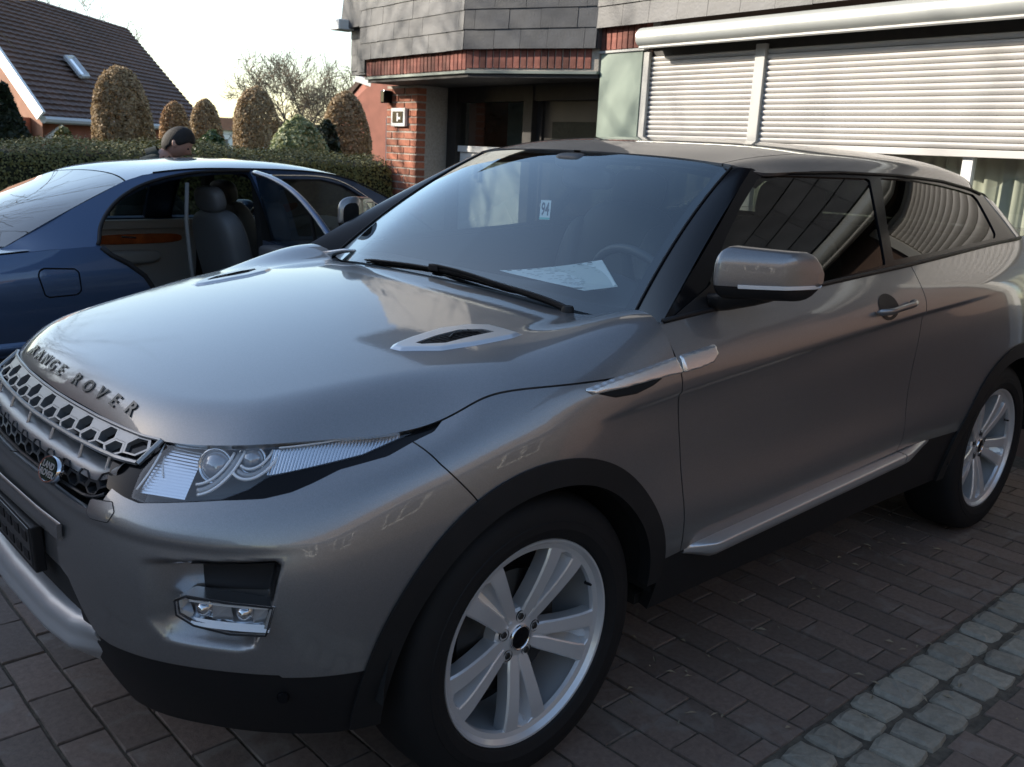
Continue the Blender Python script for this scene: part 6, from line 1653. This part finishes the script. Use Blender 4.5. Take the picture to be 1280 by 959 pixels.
# roof, rear window, windscreen, boot lid, bonnet: lofts across
def bloft(name, secs, mat, ref=(0, 0, 1), n_=24, half=False):
    P_ = []
    for (x0, z0, x1, s1, z1, k) in secs:
        t = np.linspace(0, 1, n_); P_.append(np.stack([x0+(x1-x0)*t**2, s1*t, z0+(z1-z0)*t**k], 1))
    P_ = np.array(P_); uu = np.linspace(0, 1, len(secs)); P_ = np.einsum('ai,ijk->ajk', nspline(uu*10, np.linspace(0, 10, 40)), P_)
    M = grid(P_, lambda V: np.array([list(ref)])*np.ones((len(V), 1))); return meshob(name, M+M.mirror(), mat, BC)
bloft('roof', [(.565, 1.236, .50, .515, 1.204, 2.4), (.80, 1.288, .75, .535, 1.263, 2.6), (1.2, 1.324, 1.2, .566, 1.286, 3), (1.65, 1.326, 1.68, .57, 1.280, 3), (2.0, 1.290, 1.98, .573, 1.252, 2.6)], BLUE)
RGL = glassmat('rear_glass', (.16, .18, .19), 1.5, 1.15)
bloft('rear_window', [(-.40, .868, -.24, .69, .872, 2), (-.10, 1.005, .0, .625, .985, 2.2), (.25, 1.13, .27, .565, 1.108, 2.2), (.555, 1.232, .492, .512, 1.200, 2.4)], RGL, (-.6, 0, 1))
bloft('windscreen', [(2.0, 1.286, 1.985, .57, 1.249, 2.4), (2.35, 1.13, 2.27, .60, 1.145, 2), (2.70, .97, 2.52, .655, 1.01, 2), (2.92, .865, 2.72, .72, .88, 2)], SCREEN, (.6, 0, 1))
bloft('boot_lid', [(-1.10, .79, -1.0, .60, .78, 3), (-.95, .845, -.9, .70, .80, 3), (-.65, .862, -.6, .775, .83, 3), (-.36, .872, -.15, .80, .862, 3)], BLUE)
bloft('bonnet', [(2.80, .885, 2.62, .80, .81, 2.5), (3.0, .87, 2.95, .77, .77, 3), (3.3, .79, 3.2, .68, .72, 3), (3.5, .66, 3.38, .52, .63, 3)], BLUE)
# open rear door swung out about the centre pillar
DO = thing('x', '', '', (0, 0, 0)); bpy.data.objects.remove(DO)
hx, hs = 1.275, .80
def dpt(w_, z, t=0.0, ang=radians(78)):
    """w: distance from the hinge along the door, t: towards its outside"""
    x = hx-w_*cos(ang)+t*sin(ang); s = hs+w_*sin(ang)+t*cos(ang)
    tum = max(0, z-.86)*-.55
    return (x+tum*sin(ang)*.0+tum*(sin(ang))*.25, -(s+tum*.35), z)
dm = MB(); outl = [(0.0, .12), (.78, .14), (.80, .45), (.83, .62), (.92, .74), (1.0, .80), (1.02, .865), (0, .865)]
n_ = len(outl); dm.add([dpt(a, b, .03) for a, b in outl]+[dpt(a, b, -.05) for a, b in outl], [tuple(range(n_)), tuple(range(n_, 2*n_))[::-1]]+[(i, (i+1) % n_, n_+(i+1) % n_, n_+i) for i in range(n_)])
rd = dm.build('rear_door', BLUE, BC)
fm = [(1.02, .86), (.98, .93), (.90, 1.01), (.78, 1.09), (.62, 1.17), (.42, 1.225), (.2, 1.255), (.0, 1.268)]
fc = curve([(a, 0, b) for a, b in fm], 30)
m = MB(); m.tube([dpt(a, b, 0) for a, b in fc[:, [0, 2]]], .018, 8); m.build('door_frame', BLUE, rd, smooth=True)
m = MB(); m.tube([dpt(a, b+.002, .018) for a, b in fc[:, [0, 2]]], .005, 6); m.tube([dpt(a, b+.004, -.016) for a, b in fc[:, [0, 2]]], .004, 6); m.build('frame_trim', ALUF, rd, smooth=True)
m = MB(); q = [dpt(a, b, 0) for a, b in fc[:, [0, 2]]]+[dpt(0, .865, 0)]; m.add(q, [tuple(range(len(q)))]); m.build('door_glass', SIDEGLASS, rd)
m = MB(); m.tube([dpt(.72, .87, 0), dpt(.74, 1.09, 0)], .012, 6); m.build('window_divider', BLACK, rd)
m = MB(); v, f = superell(dpt(.5, .80, -.07), (.06, .42, .06), .5, .4, R=Matrix.Rotation(radians(-12), 3, 'Z')); m.add(v, f); m.build('door_trim', SEAT, rd, smooth=True)
# cabin
m = MB(); m.box((-.2, -.78, .10), (2.7, .78, .13)); m.box((-.25, -.76, .13), (-.2, .76, .85)); m.box((2.55, -.7, .13), (2.6, .7, .84)); m.build('floor_pan', DARK, BC)
for x0, x1, sg in ((1.31, 1.43, -1), (1.60, 1.70, 1)):
    m = MB()
    if 1:
        pr = [(x0, sg*.78, .12), (x1, sg*.78, .12), (x1-.02, sg*.60, 1.26), (x0, sg*.58, 1.265)]; m.add(pr+[(a, b-sg*.06, c_) for a, b, c_ in pr], [(0, 1, 2, 3), (4, 5, 6, 7), (0, 3, 7, 4), (1, 2, 6, 5)])
    m.build('centre_pillar', DARK, BC)
GREYL = pm('grey_leather', (.10, .105, .11), .5)
def bseat(x, y, nm='seat'):
    b = MB(); R_ = Matrix.Rotation(radians(-14), 3, 'Y')
    v, f = superell((x-.28, y, .70), (.09, .25, .33), .55, .5, R=R_); b.add(v, f); v, f = superell((x, y, .42), (.28, .25, .09), .5, .45); b.add(v, f)
    s_ = b.build(nm, GREYL, BC, smooth=True)
    b = MB(); v, f = superell((x-.38, y, 1.085), (.055, .14, .085), .7, .6, R=R_); b.add(v, f); b.tube([(x-.36, y-.05, .95), (x-.38, y-.05, 1.06)], .006, 6); b.tube([(x-.36, y+.05, .95), (x-.38, y+.05, 1.06)], .006, 6); b.build('headrest', GREYL, s_, smooth=True)
bseat(1.50, -.36); bseat(2.02, .36)
b = MB(); v, f = superell((.12, 0, .68), (.10, .60, .30), .45, .4, R=Matrix.Rotation(radians(-18), 3, 'Y')); b.add(v, f); v, f = superell((.45, 0, .42), (.28, .62, .10), .5, .4); b.add(v, f); b.build('rear_seat', GREYL, BC, smooth=True)
WOOD = pm('polished_wood', (.48, .12, .03), .22, noise=(12, .4)); TRIMG = pm('grey_door_trim', (.42, .43, .42), .6)
for x0, x1 in ((.40, 1.62), (1.66, 2.5)):
    m = MB(); m.box((x0, .735, .2), (x1, .765, .86)); m.box((x0, .69, .80), (x1, .74, .865)); t_ = m.build('door_trim', TRIMG, BC, bevel=.006)
    m = MB(); v, f = superell(((x0+x1)/2+.15, .728, .725), (.34, .014, .036), .6, .5); m.add(v, f); m.build('wood_strip', WOOD, t_, smooth=True)
    m = MB(); v, f = superell(((x0+x1)/2, .70, .60), (.30, .05, .05), .6, .5); m.add(v, f); m.build('armrest', TRIMG, t_, smooth=True)
    m = MB(); m.tube([((x0+x1)/2+.02, .715, .745), ((x0+x1)/2+.12, .700, .735)], .008, 6); m.build('door_lever', CHROME, t_)
m = MB(); m.tube([(.835, -.60, 1.20), (.80, -.64, .98), (.79, -.69, .75), (.81, -.72, .40)], .013, 6, flat=.35); m.build('seat_belt', pm('belt_webbing', (.13, .13, .125), .6), BC, smooth=True)
m = MB(); D = [(2.05, .80), (2.15, .87), (2.4, .885), (2.8, .87)]
m.add([(x, s, z) for x, z in D for s in (-.70, .70)], [(2*i, 2*i+1, 2*i+3, 2*i+2) for i in range(3)]); m.add([(2.05, -.7, .80), (2.05, .7, .80), (2.15, .7, .4), (2.15, -.7, .4)], [(0, 1, 2, 3)]); m.build('dashboard', DASHM, BC)
m = MB(); wc_ = Vector((1.93, .36, .84)); ax_ = Vector((-.9, 0, .42)).normalized(); e1 = ax_.orthogonal().normalized(); e2 = ax_.cross(e1)
m.tube([wc_+(e1*cos(t)+e2*sin(t))*.185 for t in np.linspace(0, 2*pi, 31)], .015, 7, cap=False); m.tube([wc_-e2*.17, wc_+e2*.17], .02, 6); m.build('steering_wheel', CABIN, BC, smooth=True)
m = MB(); v, f = superell((2.16, -.93, .93), (.055, .10, .06), .7, .6); m.add(v, f); m.tube([(2.2, -.80, .89), (2.18, -.9, .91)], .025, 7); m.build('wing_mirror', BLUE, BC, smooth=True)
m = MB(); v, f = superell((2.16, .93, .93), (.055, .10, .06), .7, .6); m.add(v, f); m.tube([(2.2, .80, .89), (2.18, .9, .91)], .025, 7); m.build('wing_mirror', BLUE, BC, smooth=True)
m = MB()
for sg in (-1, 1): m.box((-1.10, sg*.72-.12, .52), (-.93, sg*.72+.10, .74))
for sg in (-1, 1):
    m = MB(); v, f = superell((-1.0, sg*.64, .63), (.12, .17, .085), .5, .6); m.add(v, f); m.build('tail_lamp', pm('tail_red', (.22, .01, .01), .12, 0, .5), BC, smooth=True)
for cx in (.26, 2.92):
    for sg in (-1, 1):
        o = link('wheel', WM['rim'], BC); o.location = (cx, sg*.755, .225); o.scale = (.86, .86, .86)
        if sg == 1: o.rotation_euler = (0, 0, pi)
        for nm in ('tyre', 'hub_cap', 'wheel_back'): link(nm, WM[nm], o)
# ------------------------------------------------------------------ person bending beside the blue car
pp_ = at(181, 190, 7.4)
PX_, PY_ = pp_.x, pp_.y
PER = thing('person', 'person in dark green jacket and short dark hair bending over behind the blue car', 'person', (PX_-.15, PY_+.06, -.09)); PER.scale = (1.08, 1.08, .995)
JACKET = pm('dark_green_jacket', (.022, .030, .026), .85, noise=(18, .25), bump=(120, .002)); SKIN = pm('skin', (.40, .235, .185), .5, noise=(20, .06)); TROUS = pm('dark_trousers', (.02, .022, .03), .9); CAPM = pm('dark_hair', (.010, .008, .007), .7, bump=(320, .004))
fdir = Vector((.86, -.50, 0)).normalized(); sdir = Vector((fdir.y, -fdir.x, 0))     # faces right and towards the car
def pq(f, s, z): v = fdir*f+sdir*s; return (v.x, v.y, z)
def skin_body(name, verts, edges, radii, mat, root=0, sub=2):
    me = bpy.data.meshes.new(name); me.from_pydata(verts, edges, []); o = link(name, me, PER)
    md = o.modifiers.new('skin', 'SKIN'); md.use_smooth_shade = True
    sv_ = me.skin_vertices[0].data
    for i, r in enumerate(radii): sv_[i].radius = (r, r) if not isinstance(r, tuple) else r; sv_[i].use_root = (i == root)
    o.modifiers.new('sub', 'SUBSURF').levels = sub; o.modifiers['sub'].render_levels = sub
    dg = bpy.context.evaluated_depsgraph_get(); m2 = bpy.data.meshes.new_from_object(o.evaluated_get(dg)); m2.materials.clear(); m2.materials.append(mat)
    for p in m2.polygons: p.use_smooth = True
    o.modifiers.clear(); o.data = m2; return o
V_ = [pq(0, 0, .92), pq(.06, 0, 1.08), pq(.17, 0, 1.24), pq(.25, 0, 1.345), pq(.29, 0, 1.40), pq(.33, 0, 1.44),
      pq(.20, .17, 1.31), pq(.27, .24, 1.08), pq(.42, .20, .92), pq(.20, -.17, 1.31), pq(.27, -.24, 1.08), pq(.42, -.20, .92),
      pq(-.01, .10, .88), pq(.05, .11, .48), pq(-.01, .12, .08), pq(-.01, -.10, .88), pq(.04, -.11, .48), pq(-.03, -.12, .08), pq(.12, .13, .04), pq(.10, -.13, .04)]
E_ = [(0, 1), (1, 2), (2, 3), (3, 4), (4, 5), (3, 6), (6, 7), (7, 8), (3, 9), (9, 10), (10, 11), (0, 12), (12, 13), (13, 14), (0, 15), (15, 16), (16, 17), (14, 18), (17, 19)]
R_ = [.15, .155, .165, .12, .062, .06, .075, .055, .045, .075, .055, .045, .095, .07, .055, .095, .07, .055, .045, .045]
bod = skin_body('body', V_, E_, R_, JACKET)
bod.data.materials.append(TROUS); bod.data.materials.append(SKIN)
for p in bod.data.polygons:
    c = p.center
    if c.z < .84: p.material_index = 1
    if c.z > 1.392 and Vector((c.x, c.y, 0)).dot(fdir) > .255: p.material_index = 2
for sg in (1, -1):      # hands with five fingers each
    hv = [pq(.42, .20*sg, .92), pq(.47, .19*sg, .885), pq(.50, .185*sg, .86)]; he = [(0, 1), (1, 2)]; hr = [.026, (.030, .016), (.032, .014)]
    for k in range(4):
        o_ = (-.024+.016*k)*1.0; L_ = [.065, .078, .073, .058][k]; b = len(hv)
        hv += [pq(.515, .185*sg+o_, .845), pq(.515+L_*.5, .185*sg+o_, .815), pq(.515+L_*.7, .185*sg+o_, .782)]; he += [(2, b), (b, b+1), (b+1, b+2)]; hr += [.0095, .0088, .0078]
    b = len(hv); hv += [pq(.475, .185*sg-.035*sg, .875), pq(.505, .185*sg-.052*sg, .845)]; he += [(1, b), (b, b+1)]; hr += [.011, .009]
    skin_body('hand', hv, he, hr, SKIN)
# head looking down
HC = Vector(pq(.385, 0, 1.505)); fw2 = (fdir*.80+Vector((0, 0, -.60))).normalized(); upv = (Vector((0, 0, 1))*.80+fdir*.60).normalized(); sv2 = sdir
def hp(f, s, u): return tuple(HC+fw2*f+sv2*s+upv*u)
hm = MB(); nu, nv = 28, 20; v = []
for j in range(nv+1):
    ph = -pi/2+pi*j/nv
    for i in range(nu):
        th = 2*pi*i/nu; f, s, u = cos(ph)*cos(th), cos(ph)*sin(th), sin(ph)
        ff = f*.098; ss = s*.077; uu = u*.120
        if u < 0: ff *= 1-.15*u*u; ss *= 1-.35*u*u
        if f > 0 and u < .1: ff += .008*math.exp(-((s*.077)/.02)**2)*math.exp(-((uu+.005)/.02)**2)
        if f > .5:
            ff += .030*math.exp(-((ss)/.013)**2)*math.exp(-((uu+.022)/.018)**2)      # nose
            ff -= .010*(math.exp(-((ss-.032)/.015)**2)+math.exp(-((ss+.032)/.015)**2))*math.exp(-((uu-.008)/.014)**2)   # eye sockets
            ff += .006*math.exp(-(ss/.024)**2)*math.exp(-((uu+.062)/.010)**2)         # lips
            ff += .010*math.exp(-(ss/.03)**2)*math.exp(-((uu+.100)/.022)**2)          # chin
        v.append(hp(ff, ss, uu))
hm.add(v, [(j*nu+i, j*nu+(i+1) % nu, (j+1)*nu+(i+1) % nu, (j+1)*nu+i) for j in range(nv) for i in range(nu)]); head = hm.build('head', SKIN, PER, smooth=True)
for sg in (-1, 1):
    m = MB(); v, f = superell(hp(-.008, sg*.078, -.012), (.020, .010, .030), .8, .8); m.add(v, f); m.build('ear', SKIN, head, smooth=True)
    m = MB(); v, f = superell(hp(.083, sg*.032, .008), (.008, .012, .008), 1, 1, 12, 8); m.add(v, f); m.build('eye', pm('eye_dark', (.03, .02, .018), .2), head, smooth=True)
m = MB(); v = []
for j in range(15):
    for i in range(nu):
        th = 2*pi*i/nu; ct = cos(th)
        lo = radians(float(np.interp(ct, [-1, -.5, -.1, .25, .6, 1], [-62, -50, -8, -4, 22, 26])))
        ph = lo+(pi/2-lo)*j/14
        f, s, u = cos(ph)*cos(th), cos(ph)*sin(th), sin(ph); k = 1 if j else .93
        v.append(hp((f*.112)*k, s*.088*k, u*.134+.003))
m.add(v, [(j*nu+i, j*nu+(i+1) % nu, (j+1)*nu+(i+1) % nu, (j+1)*nu+i) for j in range(14) for i in range(nu)]); m.build('hair', CAPM, PER, smooth=True)
m = MB(); m.tube([pq(.20, 0, 1.36), pq(.27, 0, 1.40)], [.10, .085], 16, cap=False); m.build('collar', JACKET, PER, smooth=True)
# ------------------------------------------------------------------ paper sheets on the dashboard and sticker on the screen
_pq = [np.array(p) for p in ((.55, -.115, 1.118), (.78, -.335, 1.168), (.62, -.54, 1.130), (.50, -.49, 1.112))]
def onp(a, b, up=0.0):
    p = (1-a)*(1-b)*_pq[0]+a*(1-b)*_pq[1]+a*b*_pq[2]+(1-a)*b*_pq[3]
    return (p[0], p[1], p[2]+.008*sin(a*5+b)*b-.012*a*(1-a)*4*.5+up)
m = MB(); n_ = 12
v = [onp(i/n_, j/n_) for i in range(n_+1) for j in range(n_+1)]
m.add(v, [(i*(n_+1)+j, (i+1)*(n_+1)+j, (i+1)*(n_+1)+j+1, i*(n_+1)+j+1) for i in range(n_) for j in range(n_)])
ps = m.build('paper_sheet', pm('white_paper', (.80, .83, .82), .7), None, smooth=True); tag(ps, 'printed white paper sheets lying on the dashboard behind the windscreen', 'paper')
m = MB(); rr = random.Random(5)
for r in range(13):
    b = .10+.065*r; a = .12
    while a < .86:
        w_ = rr.uniform(.02, .10)
        if rr.random() < .72: m.add([onp(a, b, .0012), onp(min(a+w_, .90), b, .0012), onp(min(a+w_, .90), b+.016, .0012), onp(a, b+.016, .0012)], [(0, 1, 2, 3)])
        a += w_+.03
m.build('print', pm('grey_print', (.38, .42, .42), .8), ps, kind='stuff')
m = MB()
for r in range(9):
    a = .05+.1*r; m.add([onp(a, .03, .0012), onp(a+.045, .03, .0012), onp(a+.045, .055, .0012), onp(a, .055, .0012)], [(0, 1, 2, 3)])
m.build('print_marks', INK, ps, kind='stuff')
m = MB(); m.add([onp(.02, .05, -.004), onp(1.01, .0, -.004), onp(1.03, 1.05, -.005), onp(.05, 1.10, -.004)], [(0, 1, 2, 3)]); m.build('under_sheet', PAPER, ps)
# 94 sticker on the inside of the screen
SQ = [Vector((x, -y, z)) for x, y, z in ((.720, .106, 1.341), (.725, .147, 1.343), (.648, .222, 1.289), (.643, .181, 1.287))]     # corners on the glass
snr = (SQ[1]-SQ[0]).cross(SQ[3]-SQ[0]).normalized()
if snr.x > 0: snr = -snr
bas = -snr*.007
m = MB(); m.add([q+bas for q in SQ]+[q+bas-snr*.0006 for q in SQ], [(0, 1, 2, 3), (4, 5, 6, 7), (0, 1, 5, 4), (1, 2, 6, 5), (2, 3, 7, 6), (3, 0, 4, 7)])
st = m.build('sticker', PAPER); tag(st, 'small white sticker with the number 94 inside the windscreen', 'sticker')
me = text_mesh('94', 1.0, 0, 'sticker_digits'); me.materials.append(INK)
xs_ = [v_.co.x for v_ in me.vertices]; ys_ = [v_.co.y for v_ in me.vertices]; x0, x1, y0, y1 = min(xs_), max(xs_), min(ys_), max(ys_)
for v_ in me.vertices:
    a, b = .12+.76*(v_.co.x-x0)/(x1-x0), .12+.70*(1-(v_.co.y-y0)/(y1-y0)); v_.co = SQ[0]*(1-a)*(1-b)+SQ[1]*a*(1-b)+SQ[2]*a*b+SQ[3]*(1-a)*b+bas+snr*.0007
link('sticker_digits', me, st)
m = MB(); k0, k1 = SQ[3].lerp(SQ[0], .1), SQ[2].lerp(SQ[1], .1); m.add([q+bas+snr*.0005 for q in (SQ[3], SQ[2], k1, k0)], [(0, 1, 2, 3)]); m.build('sticker_edge', pm('sticker_green', (.10, .42, .34), .6), st)
